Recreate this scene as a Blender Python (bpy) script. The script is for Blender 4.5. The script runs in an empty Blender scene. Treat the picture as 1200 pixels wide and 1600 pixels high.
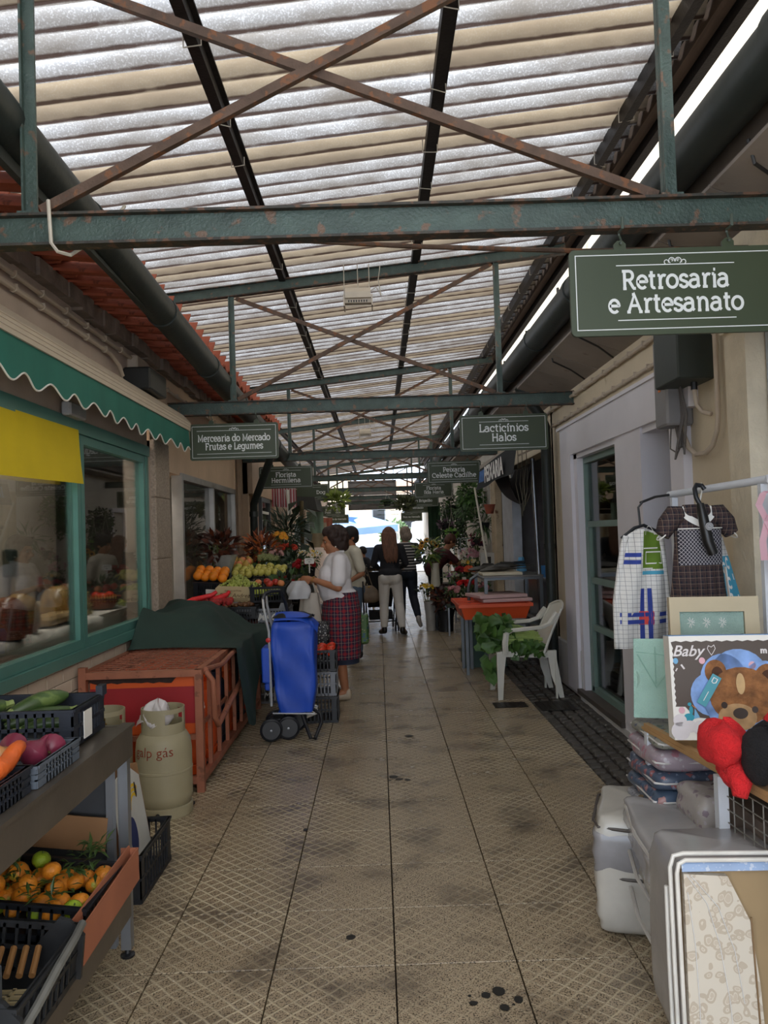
import bpy, bmesh, math, random
from mathutils import Vector, Matrix, noise
C = bpy.context.scene.collection
PI = math.pi
random.seed(7)
R = random.Random(11)

# ------------------------------------------------------------------ camera
cd = bpy.data.cameras.new('camera')
cam = bpy.data.objects.new('camera', cd)
C.objects.link(cam)
cd.sensor_fit = 'HORIZONTAL'
cd.sensor_width = 36.0
cd.lens = 1240.0 / 1200.0 * 36.0
cd.clip_start = 0.05
cd.clip_end = 300
cam.matrix_world = Matrix(((0.99946244, 0.0317619, -0.00812505, 0.0),
                           (-0.00725515, -0.02740833, -0.99959799, 0.0),
                           (-0.03197183, 0.99911959, -0.02716316, 1.5),
                           (0, 0, 0, 1)))
bpy.context.scene.camera = cam

# ------------------------------------------------------------------ sky
w = bpy.data.worlds.new('sky')
bpy.context.scene.world = w
w.use_nodes = True
wn = w.node_tree.nodes
wl = w.node_tree.links
bg = wn['Background']
wtc = wn.new('ShaderNodeTexCoord')
wno = wn.new('ShaderNodeTexNoise')
wno.inputs['Scale'].default_value = 2.2
wno.inputs['Detail'].default_value = 4
wcr = wn.new('ShaderNodeValToRGB')
wcr.color_ramp.elements[0].position = 0.35
wcr.color_ramp.elements[0].color = (0.66, 0.80, 1.0, 1)
wcr.color_ramp.elements[1].position = 0.6
wcr.color_ramp.elements[1].color = (1.0, 0.99, 0.97, 1)
wl.new(wtc.outputs['Generated'], wno.inputs['Vector'])
wl.new(wno.outputs['Fac'], wcr.inputs['Fac'])
wl.new(wcr.outputs['Color'], bg.inputs['Color'])
bg.inputs['Strength'].default_value = 2.6

sun = bpy.data.lights.new('sun', 'SUN')
sun.energy = 3.0
sun.angle = 0.5
sun.color = (1.0, 0.95, 0.88)
so = bpy.data.objects.new('sun', sun)
so.rotation_euler = (math.radians(22), math.radians(-14), 0)
C.objects.link(so)

vs = bpy.context.scene.view_settings
vs.view_transform = 'Standard'
vs.look = 'None'
vs.gamma = 1.0
vs.use_curve_mapping = False
vs.exposure = 0.62

# ------------------------------------------------------------------ mesh builder
def bas(d, up=(0, 0, 1)):
    d = Vector(d).normalized()
    u = Vector(up)
    if abs(d.dot(u)) > 0.99:
        u = Vector((1, 0, 0))
    a = d.cross(u).normalized()
    b = a.cross(d).normalized()
    return d, a, b

class MB:
    def __init__(s):
        s.v = []; s.f = []; s.m = []; s.M = Matrix.Identity(4); s.k = 0
        s.uv = None
    def add(s, vs, fs, k=None):
        n = len(s.v)
        s.v += [tuple(s.M @ Vector(p)) for p in vs]
        s.f += [tuple(n + i for i in f) for f in fs]
        s.m += [s.k if k is None else k] * len(fs)
        return s
    def box(s, x0, x1, y0, y1, z0, z1, k=None):
        v = [(x, y, z) for z in (z0, z1) for y in (y0, y1) for x in (x0, x1)]
        return s.add(v, [(0, 2, 3, 1), (4, 5, 7, 6), (0, 1, 5, 4), (2, 6, 7, 3), (0, 4, 6, 2), (1, 3, 7, 5)], k)
    def cbox(s, c, sz, rz=0, k=None):
        o = s.M
        s.M = o @ Matrix.Translation(c) @ Matrix.Rotation(rz, 4, 'Z')
        a, b, d = (q / 2 for q in sz)
        s.box(-a, a, -b, b, -d, d, k)
        s.M = o
        return s
    def bbox(s, x0, x1, y0, y1, z0, z1, b=.005, k=None):
        """box with bevelled vertical and top edges"""
        pts = [(x0+b, y0), (x1-b, y0), (x1, y0+b), (x1, y1-b), (x1-b, y1), (x0+b, y1), (x0, y1-b), (x0, y0+b)]
        cx, cy = (x0+x1)/2, (y0+y1)/2
        def ins(p, e):
            return (p[0] + (e if p[0] < cx else -e), p[1] + (e if p[1] < cy else -e))
        v = [(*ins(p, b*.6), z0) for p in pts] + [(*p, z0+b) for p in pts] + [(*p, z1-b) for p in pts] + [(*ins(p, b*.6), z1) for p in pts]
        f = [tuple(reversed(range(8))), tuple(range(24, 32))]
        for r in range(3):
            for i in range(8):
                j = (i+1) % 8
                f.append((r*8+i, r*8+j, r*8+8+j, r*8+8+i))
        return s.add(v, f, k)
    def bar(s, p0, p1, a, b, up=(0, 0, 1), k=None):
        d, x, y = bas(Vector(p1)-Vector(p0), up)
        v = []
        for p in (Vector(p0), Vector(p1)):
            for sx, sy in ((-1, -1), (1, -1), (1, 1), (-1, 1)):
                v.append(p + x*sx*a/2 + y*sy*b/2)
        return s.add(v, [(0, 1, 2, 3), (7, 6, 5, 4), (0, 4, 5, 1), (1, 5, 6, 2), (2, 6, 7, 3), (3, 7, 4, 0)], k)
    def ibeam(s, p0, p1, w, h, t=.012, up=(0, 0, 1), k=None):
        d, x, y = bas(Vector(p1)-Vector(p0), up)
        P0, P1 = Vector(p0), Vector(p1)
        for o in (h/2-t/2, -h/2+t/2):
            s.bar(P0+y*o, P1+y*o, w, t, up, 1)
        return s.bar(P0, P1, t, h-t, up, k)
    def tube(s, pts, r, n=8, k=None, cap=True, closed=False):
        P = [Vector(p) for p in pts]
        m = len(P)
        rs = r if hasattr(r, '__len__') else [r]*m
        v = []; f = []
        pa = None
        for i, p in enumerate(P):
            if closed:
                d = P[(i+1) % m]-P[i-1]
            else:
                d = P[min(i+1, m-1)]-P[max(i-1, 0)]
            if d.length < 1e-9: d = Vector((0, 0, 1))
            d.normalize()
            if pa is None:
                _, a, b = bas(d)
            else:
                a = pa - d*pa.dot(d)
                if a.length < 1e-6: _, a, b = bas(d)
                a.normalize()
                b = a.cross(d)
            pa = a
            for q in range(n):
                t = 2*PI*q/n
                v.append(p + (a*math.cos(t)+b*math.sin(t))*rs[i])
        for i in range(m if closed else m-1):
            j = (i+1) % m
            for q in range(n):
                q2 = (q+1) % n
                f.append((i*n+q, j*n+q, j*n+q2, i*n+q2))
        if cap and not closed:
            f.append(tuple(range(n))); f.append(tuple(reversed(range((m-1)*n, m*n))))
        return s.add(v, f, k)
    def lathe(s, prof, c=(0, 0, 0), n=16, k=None, sx=1, sy=1):
        v = []; f = []
        m = len(prof)
        for r, z in prof:
            for q in range(n):
                t = 2*PI*q/n
                v.append((c[0]+r*sx*math.cos(t), c[1]+r*sy*math.sin(t), c[2]+z))
        for i in range(m-1):
            for q in range(n):
                q2 = (q+1) % n
                f.append((i*n+q, i*n+q2, i*n+n+q2, i*n+n+q))
        if prof[0][0] > 1e-5: f.append(tuple(reversed(range(n))))
        if prof[-1][0] > 1e-5: f.append(tuple(range((m-1)*n, m*n)))
        return s.add(v, f, k)
    def ell(s, c, r, n=12, m=8, k=None, rot=None):
        if not hasattr(r, '__len__'): r = (r, r, r)
        o = s.M
        s.M = o @ Matrix.Translation(c) @ (rot.to_4x4() if rot else Matrix.Identity(4)) @ Matrix.Diagonal((*r, 1))
        s.lathe([(math.cos(PI*(i/m-.5)) if 0 < i < m else 0.0, math.sin(PI*(i/m-.5))) for i in range(m+1)], n=n, k=k)
        s.M = o
        return s
    def caps(s, p0, p1, r0, r1, n=12, k=None):
        p0, p1 = Vector(p0), Vector(p1)
        d = (p1-p0).normalized()
        pts = []; rs = []
        for a in (-90, -60, -30):
            pts.append(p0+d*r0*math.sin(math.radians(a))); rs.append(max(r0*math.cos(math.radians(a)), 1e-4))
        for a in (0, 1):
            pts.append(p0.lerp(p1, a)); rs.append(r0*(1-a)+r1*a)
        for a in (30, 60, 90):
            pts.append(p1+d*r1*math.sin(math.radians(a))); rs.append(max(r1*math.cos(math.radians(a)), 1e-4))
        return s.tube(pts, rs, n, k)
    def grid(s, fn, nu, nv, k=None, thick=0):
        v = []; f = []
        for i in range(nu+1):
            for j in range(nv+1):
                v.append(fn(i/nu, j/nv))
        for i in range(nu):
            for j in range(nv):
                a = i*(nv+1)+j
                f.append((a, a+nv+1, a+nv+2, a+1))
        return s.add(v, f, k)
    def prism(s, poly, h0, h1, ax='z', k=None):
        """polygon in 2d extruded along axis; ax z: (x,y); y: (x,z); x: (y,z)"""
        n = len(poly)
        def mk(p, h):
            return (p[0], p[1], h) if ax == 'z' else ((p[0], h, p[1]) if ax == 'y' else (h, p[0], p[1]))
        v = [mk(p, h0) for p in poly]+[mk(p, h1) for p in poly]
        f = [tuple(range(n)), tuple(reversed(range(n, 2*n)))]
        f += [(i, i+n, (i+1) % n+n, (i+1) % n) for i in range(n)]
        return s.add(v, f, k)
    def leaf(s, p, d, L, W, up=(0, 0, 1), k=None, bend=.2):
        d, a, b = bas(d, up)
        p = Vector(p)
        v = [p, p+d*L*.45+a*W/2+b*L*bend*.4, p+d*L*.5+b*L*bend*.15, p+d*L*.45-a*W/2+b*L*bend*.4, p+d*L-b*L*bend*.3]
        return s.add(v, [(0, 1, 2), (0, 2, 3), (1, 4, 2), (2, 4, 3)], k)

# ------------------------------------------------------------------ materials
def lin(c):
    if isinstance(c, str):
        c = tuple(int(c[i:i+2], 16)/255 for i in (0, 2, 4))
    return tuple((x/12.92 if x <= .04045 else ((x+.055)/1.055)**2.4) for x in c)
MATS = {}
def mat(name, col, rough=.6, metal=0, var=.12, scale=8, bump=0, bscale=60, col2=None, thr=None, spec=.5, alpha=None, coat=0, coord='Object', stretch=None, detail=5):
    """Principled material with noise driven colour variation; col2/thr adds patches of second colour (rust, dirt)"""
    if name in MATS: return MATS[name]
    m = bpy.data.materials.new(name)
    m.use_nodes = True
    N = m.node_tree.nodes; L = m.node_tree.links
    b = N['Principled BSDF']
    c = lin(col)
    b.inputs['Roughness'].default_value = rough
    b.inputs['Metallic'].default_value = metal
    b.inputs['Specular IOR Level'].default_value = spec
    if coat: b.inputs['Coat Weight'].default_value = coat
    tc = N.new('ShaderNodeTexCoord')
    src = tc.outputs[coord]
    if stretch:
        mp = N.new('ShaderNodeMapping'); mp.inputs['Scale'].default_value = stretch
        L.new(src, mp.inputs['Vector']); src = mp.outputs['Vector']
    no = N.new('ShaderNodeTexNoise')
    no.inputs['Scale'].default_value = scale; no.inputs['Detail'].default_value = detail
    L.new(src, no.inputs['Vector'])
    cr = N.new('ShaderNodeValToRGB')
    e = cr.color_ramp.elements
    e[0].position = .3; e[1].position = .7
    e[0].color = tuple(x*(1-var) for x in c)+(1,)
    e[1].color = tuple(min(1, x*(1+var)) for x in c)+(1,)
    L.new(no.outputs['Fac'], cr.inputs['Fac'])
    out = cr.outputs['Color']
    if col2:
        n2 = N.new('ShaderNodeTexNoise'); n2.inputs['Scale'].default_value = scale*1.7; n2.inputs['Detail'].default_value = 8
        L.new(src, n2.inputs['Vector'])
        c2 = N.new('ShaderNodeValToRGB'); t = thr or .6
        c2.color_ramp.elements[0].position = t; c2.color_ramp.elements[1].position = t+.06
        L.new(n2.outputs['Fac'], c2.inputs['Fac'])
        mx = N.new('ShaderNodeMix'); mx.data_type = 'RGBA'
        L.new(c2.outputs['Color'], mx.inputs['Factor'])
        L.new(out, mx.inputs['A']); mx.inputs['B'].default_value = lin(col2)+(1,)
        out = mx.outputs['Result']
    L.new(out, b.inputs['Base Color'])
    if bump:
        n3 = N.new('ShaderNodeTexNoise'); n3.inputs['Scale'].default_value = bscale; n3.inputs['Detail'].default_value = 3
        L.new(src, n3.inputs['Vector'])
        bp = N.new('ShaderNodeBump'); bp.inputs['Strength'].default_value = bump; bp.inputs['Distance'].default_value = .01
        L.new(n3.outputs['Fac'], bp.inputs['Height']); L.new(bp.outputs['Normal'], b.inputs['Normal'])
    MATS[name] = m
    return m

def nn(m, t, **kw):
    n = m.node_tree.nodes.new(t)
    for k, v in kw.items():
        if k in n.inputs: n.inputs[k].default_value = v
        else: setattr(n, k, v)
    return n

def mathn(m, op, a, b=None, c=None):
    n = m.node_tree.nodes.new('ShaderNodeMath'); n.operation = op
    for i, x in enumerate((a, b, c)):
        if x is None: continue
        if isinstance(x, (int, float)): n.inputs[i].default_value = x
        else: m.node_tree.links.new(x, n.inputs[i])
    return n.outputs[0]

def mixc(m, fac, a, b):
    n = m.node_tree.nodes.new('ShaderNodeMix'); n.data_type = 'RGBA'
    L = m.node_tree.links
    if isinstance(fac, (int, float)): n.inputs['Factor'].default_value = fac
    else: L.new(fac, n.inputs['Factor'])
    for s_, x in (('A', a), ('B', b)):
        if isinstance(x, tuple) or isinstance(x, str):
            n.inputs[s_].default_value = (lin(x) if isinstance(x, str) else x[:3])+(1,)
        else: L.new(x, n.inputs[s_])
    return n.outputs['Result']

def xyz(m, coord='Object'):
    tc = nn(m, 'ShaderNodeTexCoord'); sp = nn(m, 'ShaderNodeSeparateXYZ')
    m.node_tree.links.new(tc.outputs[coord], sp.inputs[0])
    return sp.outputs[0], sp.outputs[1], sp.outputs[2], tc.outputs[coord]

def glass(name, tint=(.9, .95, .93), refl=1.0, rough=.01):
    if name in MATS: return MATS[name]
    m = bpy.data.materials.new(name); m.use_nodes = True
    N = m.node_tree.nodes; L = m.node_tree.links
    N.clear()
    o = N.new('ShaderNodeOutputMaterial'); mx = N.new('ShaderNodeMixShader')
    tr = N.new('ShaderNodeBsdfTransparent'); tr.inputs[0].default_value = (*tint, 1)
    gl = N.new('ShaderNodeBsdfGlossy'); gl.inputs['Roughness'].default_value = rough
    fr = N.new('ShaderNodeFresnel'); fr.inputs[0].default_value = 1.5
    mm = mathn(m, 'MULTIPLY', fr.outputs[0], refl)
    L.new(mm, mx.inputs[0]); L.new(tr.outputs[0], mx.inputs[1]); L.new(gl.outputs[0], mx.inputs[2])
    L.new(mx.outputs[0], o.inputs[0])
    MATS[name] = m
    return m

# ------------------------------------------------------------------ objects
def obj(name, mb, m, parent=None, world=False, smooth=False, uv=False):
    me = bpy.data.meshes.new(name)
    vs_ = mb.v
    if world and parent is not None:
        l = wloc(parent)
        vs_ = [(a-l[0], b-l[1], c-l[2]) for a, b, c in vs_]
    me.from_pydata([tuple(p) for p in vs_], [], mb.f)
    ms = m if isinstance(m, (list, tuple)) else [m]
    for q in ms: me.materials.append(q)
    if len(ms) > 1:
        me.polygons.foreach_set('material_index', mb.m)
    if smooth:
        me.polygons.foreach_set('use_smooth', [True]*len(me.polygons))
        if smooth != 'all':
            try: me.set_sharp_from_angle(angle=math.radians(40))
            except Exception: pass
    me.update()
    o = bpy.data.objects.new(name, me)
    if parent is not None: o.parent = parent
    C.objects.link(o)
    return o
def wloc(o):
    v = Vector(o.location)
    while o.parent is not None:
        o = o.parent
        v += Vector(o.location)
    return v
def tag(o, label, cat, group=None, kind=None):
    if label: o['label'] = label
    if cat: o['category'] = cat
    if group: o['group'] = group
    if kind: o['kind'] = kind
    return o
def thing(name, label, cat, loc=(0, 0, 0), rz=0, group=None):
    o = bpy.data.objects.new(name, None); C.objects.link(o)
    o.empty_display_size = .05
    o.location = loc; o.rotation_euler = (0, 0, rz)
    return tag(o, label, cat, group)
def struct(name, mb, m, parent=None, smooth=False, world=False):
    o = obj(name, mb, m, parent, world, smooth)
    if parent is None: o['kind'] = 'structure'
    return o
KIDS = {}
def dup(o, parent=None, loc=None, rz=None, rot=None, scale=None, label=None, group=None):
    c = o.copy(); C.objects.link(c)
    if parent is not None: c.parent = parent
    if loc is not None: c.location = loc
    if rz is not None: c.rotation_euler = (0, 0, rz)
    if rot is not None: c.rotation_euler = rot
    if scale is not None: c.scale = scale if hasattr(scale, '__len__') else (scale,)*3
    if label: c['label'] = label
    if group: c['group'] = group
    for ch in list(o.children):
        dup(ch, c)
    return c

# ------------------------------------------------------------------ lettering (slab serif stroke letters)
def arc(cx, cy, rx, ry, a0, a1, n=12):
    return [(cx+rx*math.cos(math.radians(a0+(a1-a0)*i/n)), cy+ry*math.sin(math.radians(a0+(a1-a0)*i/n))) for i in range(n+1)]
def _gl():
    G = {}
    s = .088
    def sf(x, y, l=s, r=s): return [(x-l, y), (x+r, y)]
    X = .50
    bowl = arc(.25, .25, .25, .25, 0, 360, 18)
    G['o'] = (.62, [arc(.27, .25, .26, .25, 0, 360, 18)])
    G['a'] = (.62, [arc(.24, .33, .21, .17, 150, 0, 8)+[(.45, .06)]+[(.53, .0)], [(.45, .30)]+arc(.22, .14, .2, .15, 90, 270, 8)+[(.32, .0), (.45, .1)]])
    G['c'] = (.54, [arc(.27, .25, .25, .25, 50, 310, 14), [(.43, .32), (.43, .48)]])
    G['e'] = (.58, [[(.04, .26), (.50, .26)]+arc(.27, .25, .24, .25, 5, 315, 16)])
    G['d'] = (.66, [arc(.25, .25, .24, .25, 0, 360, 18), [(.49, 0), (.49, .76)], sf(.49, .76, .13, 0), sf(.52, 0, 0, .1)])
    G['b'] = (.64, [arc(.35, .25, .24, .25, 0, 360, 18), [(.11, 0), (.11, .76)], sf(.11, .76, .12, 0)])
    G['g'] = (.6, [arc(.25, .25, .24, .25, 0, 360, 18), [(.49, .5), (.49, -.05)]+arc(.27, -.05, .22, .18, 0, -150, 8), sf(.5, .49, 0, .1)])
    G['i'] = (.3, [[(.15, 0), (.15, .5)], sf(.15, 0), sf(.14, .5, .12, 0), [(.10, .68), (.20, .68)]])
    G['í'] = (.3, [[(.15, 0), (.15, .5)], sf(.15, 0), sf(.14, .5, .12, 0), [(.12, .6), (.24, .76)]])
    G['l'] = (.3, [[(.15, 0), (.15, .76)], sf(.15, 0), sf(.14, .76, .12, 0)])
    G['n'] = (.72, [[(.15, 0), (.15, .5)], sf(.15, 0), sf(.14, .5, .12, 0), [(.15, .3)]+arc(.34, .31, .19, .19, 160, 0, 8)+[(.53, 0)], sf(.53, 0)])
    G['m'] = (1.08, [[(.15, 0), (.15, .5)], sf(.15, 0), sf(.14, .5, .12, 0), [(.15, .3)]+arc(.33, .31, .18, .19, 160, 0, 8)+[(.51, 0)], sf(.51, 0, .08, .08), [(.51, .3)]+arc(.70, .31, .18, .19, 160, 0, 8)+[(.88, 0)], sf(.88, 0)])
    G['r'] = (.48, [[(.15, 0), (.15, .5)], sf(.15, 0, .11, .14), sf(.14, .5, .12, 0), [(.15, .28)]+arc(.34, .28, .19, .22, 170, 60, 6)])
    G['s'] = (.48, [arc(.22, .37, .17, .13, 35, 200, 8)+[(.10, .29), (.34, .21)]+arc(.22, .13, .18, .13, 20, -150, 8), [(.37, .38), (.37, .48)], [(.05, .02), (.05, .13)]])
    G['t'] = (.42, [[(.15, .68), (.15, .13)]+arc(.27, .12, .12, .12, 180, 300, 5), [(.0, .49), (.34, .49)]])
    G['u'] = (.70, [[(.13, .5), (.13, .2)]+arc(.31, .19, .18, .19, 180, 340, 8), [(.50, .5), (.50, 0)], sf(.13, .5, .12, 0), sf(.5, .5, .12, 0), sf(.52, 0, 0, .11)])
    G['x'] = (.60, [[(.08, 0), (.48, .5)], [(.08, .5), (.48, 0)], sf(.08, 0), sf(.48, 0), sf(.08, .5), sf(.48, .5)])
    G['h'] = (.72, [[(.15, 0), (.15, .76)], sf(.15, 0), sf(.14, .76, .12, 0), [(.15, .3)]+arc(.34, .31, .19, .19, 160, 0, 8)+[(.53, 0)], sf(.53, 0)])
    G['f'] = (.40, [[(.15, 0), (.15, .58)]+arc(.27, .6, .12, .16, 180, 60, 5), sf(.15, 0), [(.02, .48), (.32, .48)]])
    G['v'] = (.6, [[(.08, .5), (.28, 0), (.48, .5)], sf(.08, .5), sf(.48, .5)])
    G['p'] = (.64, [arc(.37, .25, .22, .25, 0, 360, 18), [(.15, .5), (.15, -.22)], sf(.15, -.22), sf(.14, .5, .12, 0)])
    G['ã'] = (G['a'][0], G['a'][1]+[[(.1, .62), (.18, .68), (.28, .63), (.38, .69)]])
    G['é'] = (G['e'][0], G['e'][1]+[[(.22, .58), (.34, .74)]])
    K = .7
    G['A'] = (.82, [[(.08, 0), (.38, K), (.68, 0)], sf(.08, 0), sf(.68, 0), [(.2, .25), (.56, .25)], sf(.36, K, .1, 0)])
    G['R'] = (.76, [[(.15, 0), (.15, K)], sf(.15, 0), [(.03, K), (.38, K)]+arc(.38, .52, .19, .18, 90, -90, 8)+[(.15, .34)], [(.36, .34), (.6, 0)], sf(.61, 0, .05, .1)])
    G['P'] = (.66, [[(.15, 0), (.15, K)], sf(.15, 0), [(.03, K), (.36, K)]+arc(.36, .5, .22, .2, 90, -90, 8)+[(.15, .3)]])
    G['B'] = (.7, [[(.15, 0), (.15, K)], [(.03, K), (.36, K)]+arc(.36, .53, .17, .17, 90, -90, 8)+[(.15, .36)], [(.36, .36)]+arc(.38, .18, .2, .18, 90, -90, 8)+[(.03, 0)]])
    G['L'] = (.62, [[(.15, K), (.15, 0)], sf(.15, K), [(.03, 0), (.55, 0), (.55, .17)]])
    G['H'] = (.84, [[(.15, 0), (.15, K)], [(.65, 0), (.65, K)], sf(.15, 0), sf(.65, 0), sf(.15, K), sf(.65, K), [(.15, .36), (.65, .36)]])
    G['M'] = (.96, [[(.14, 0), (.16, K), (.46, .12), (.76, K), (.78, 0)], sf(.14, 0), sf(.78, 0), sf(.12, K, .06, .04), sf(.8, K, .04, .06)])
    G['F'] = (.6, [[(.15, 0), (.15, K)], sf(.15, 0), [(.03, K), (.54, K), (.54, .56)], [(.15, .37), (.44, .37)]])
    G['C'] = (.72, [arc(.37, .35, .34, .35, 50, 310, 16), [(.59, .44), (.59, .68)]])
    G['D'] = (.78, [[(.15, 0), (.15, K)], [(.03, K), (.3, K)]+arc(.32, .35, .36, .35, 90, -90, 12)+[(.03, 0)]])
    G['I'] = (.34, [[(.16, 0), (.16, K)], sf(.16, 0), sf(.16, K)])
    G['T'] = (.66, [[(.32, 0), (.32, K)], sf(.32, 0), [(.04, .57), (.04, K), (.6, K), (.6, .57)]])
    G[' '] = (.3, [])
    return G
GL = _gl()
def ribbon(mb, pts, w, tf, k=None):
    n = len(pts)
    if n < 2: return
    closed = n > 3 and abs(pts[0][0]-pts[-1][0]) < 1e-4 and abs(pts[0][1]-pts[-1][1]) < 1e-4
    V = []
    for i in range(n):
        if closed:
            a = pts[i-1 if i > 0 else n-2]; b = pts[i+1 if i < n-1 else 1]
        else:
            a = pts[max(i-1, 0)]; b = pts[min(i+1, n-1)]
        p = pts[i]
        d1 = Vector((p[0]-a[0], p[1]-a[1])); d2 = Vector((b[0]-p[0], b[1]-p[1]))
        if d1.length < 1e-6: d1 = d2
        if d2.length < 1e-6: d2 = d1
        d1.normalize(); d2.normalize()
        t = d1+d2
        if t.length < .2: t = d2
        t.normalize()
        nrm = Vector((-t.y, t.x))
        sc = 1/max(.5, nrm.dot(Vector((-d2.y, d2.x))))
        V.append(tf(p[0]+nrm.x*w/2*sc, p[1]+nrm.y*w/2*sc)); V.append(tf(p[0]-nrm.x*w/2*sc, p[1]-nrm.y*w/2*sc))
    mb.add(V, [(2*i, 2*i+1, 2*i+3, 2*i+2) for i in range(n-1)], k)
def twidth(txt, sp=.02):
    return sum(GL[c][0]+sp for c in txt)-sp
def text_slab(mb, txt, cx, cy, size, tf, w=.118, k=None, width=None):
    """centred line; size = em; tf maps 2d to 3d"""
    tw = twidth(txt)*size
    sx = 1 if width is None else width/tw
    x = cx-tw*sx/2
    for c in txt:
        g = GL[c]
        for q, st in enumerate(g[1]):
            mb.M = Matrix.Translation((0, -.00025*q, 0))
            ribbon(mb, [(p[0]*sx*size, p[1]*size) for p in st], w*size, lambda a, b, x=x: tf(x+a, cy+b), k)
        mb.M = Matrix.Identity(4)
        x += (g[0]+.02)*size*sx
def text_font(name, txt, size, loc, rot, m, parent=None, bold=.0, align='CENTER', ext=.0006, sx=1, shear=0):
    cu = bpy.data.curves.new(name, 'FONT')
    cu.body = txt; cu.size = size; cu.align_x = align; cu.offset = bold; cu.extrude = ext; cu.resolution_u = 3; cu.shear = shear
    o = bpy.data.objects.new(name, cu); C.objects.link(o)
    dg = bpy.context.evaluated_depsgraph_get()
    me = bpy.data.meshes.new_from_object(o.evaluated_get(dg))
    C.objects.unlink(o); bpy.data.objects.remove(o)
    me.materials.clear(); me.materials.append(m)
    o = bpy.data.objects.new(name, me); C.objects.link(o)
    o.location = loc; o.rotation_euler = rot; o.scale = (sx, 1, 1)
    if parent: o.parent = parent
    return o
# ------------------------------------------------------------------ shared materials
GREEN = mat('painted_green_steel', '40504a', .45, .1, .25, 9, .35, 90, col2='6a5444', thr=.60)
FLG = mat('worn_flange', '37352f', .6, .1, .3, 14, .2, 90, col2='5f4636', thr=.52)
RUST = mat('rusty_steel', '5d4a3e', .7, .2, .25, 12, .3, 90, col2='7a5238', thr=.55)
BLACKST = mat('black_steel', '241f1d', .6, .3, .3, 14, .2)
GUT = mat('dark_green_gutter', '242a27', .5, .05, .2, 5, .12, 30)
WIRE = mat('pale_wire', 'b9b2a4', .5)
CREAMW = mat('cream_plaster', 'cdbfa6', .8, 0, .06, 3, .2, 40, col2='b8a78d', thr=.66)
PINKW = mat('beige_plaster', 'b6a598', .8, 0, .1, 4, .25, 40)
WHITEP = mat('white_paint', 'd9d6dc', .45, 0, .04, 3)
TEAL = mat('teal_paint', '4c7d75', .4, 0, .08, 6)
SAGE = mat('sage_green_paint', '6f867e', .45, 0, .08, 6)
CONDUIT = mat('painted_conduit', 'b9ab9a', .6, 0, .08, 10)
GLASS = glass('window_glass', (.93, .95, .94), .9)
DARK = mat('dark_interior', '2a2724', .8)
BLACKP = mat('black_plastic', '1b1d22', .4, 0, .1)
STEEL = mat('brushed_steel', '8c8e92', .35, .9, .12, 8, stretch=(1, 20, 1))
CHROME = mat('chrome', 'd8dadf', .12, 1, .02)
WOODL = mat('pale_wood', 'b58d5c', .6, 0, .15, 5, stretch=(1, 12, 12))
CARD = mat('cardboard', '8f6a48', .8, 0, .08, 6)
PAPER = mat('white_paper', 'e6e4de', .7, 0, .03)

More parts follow.
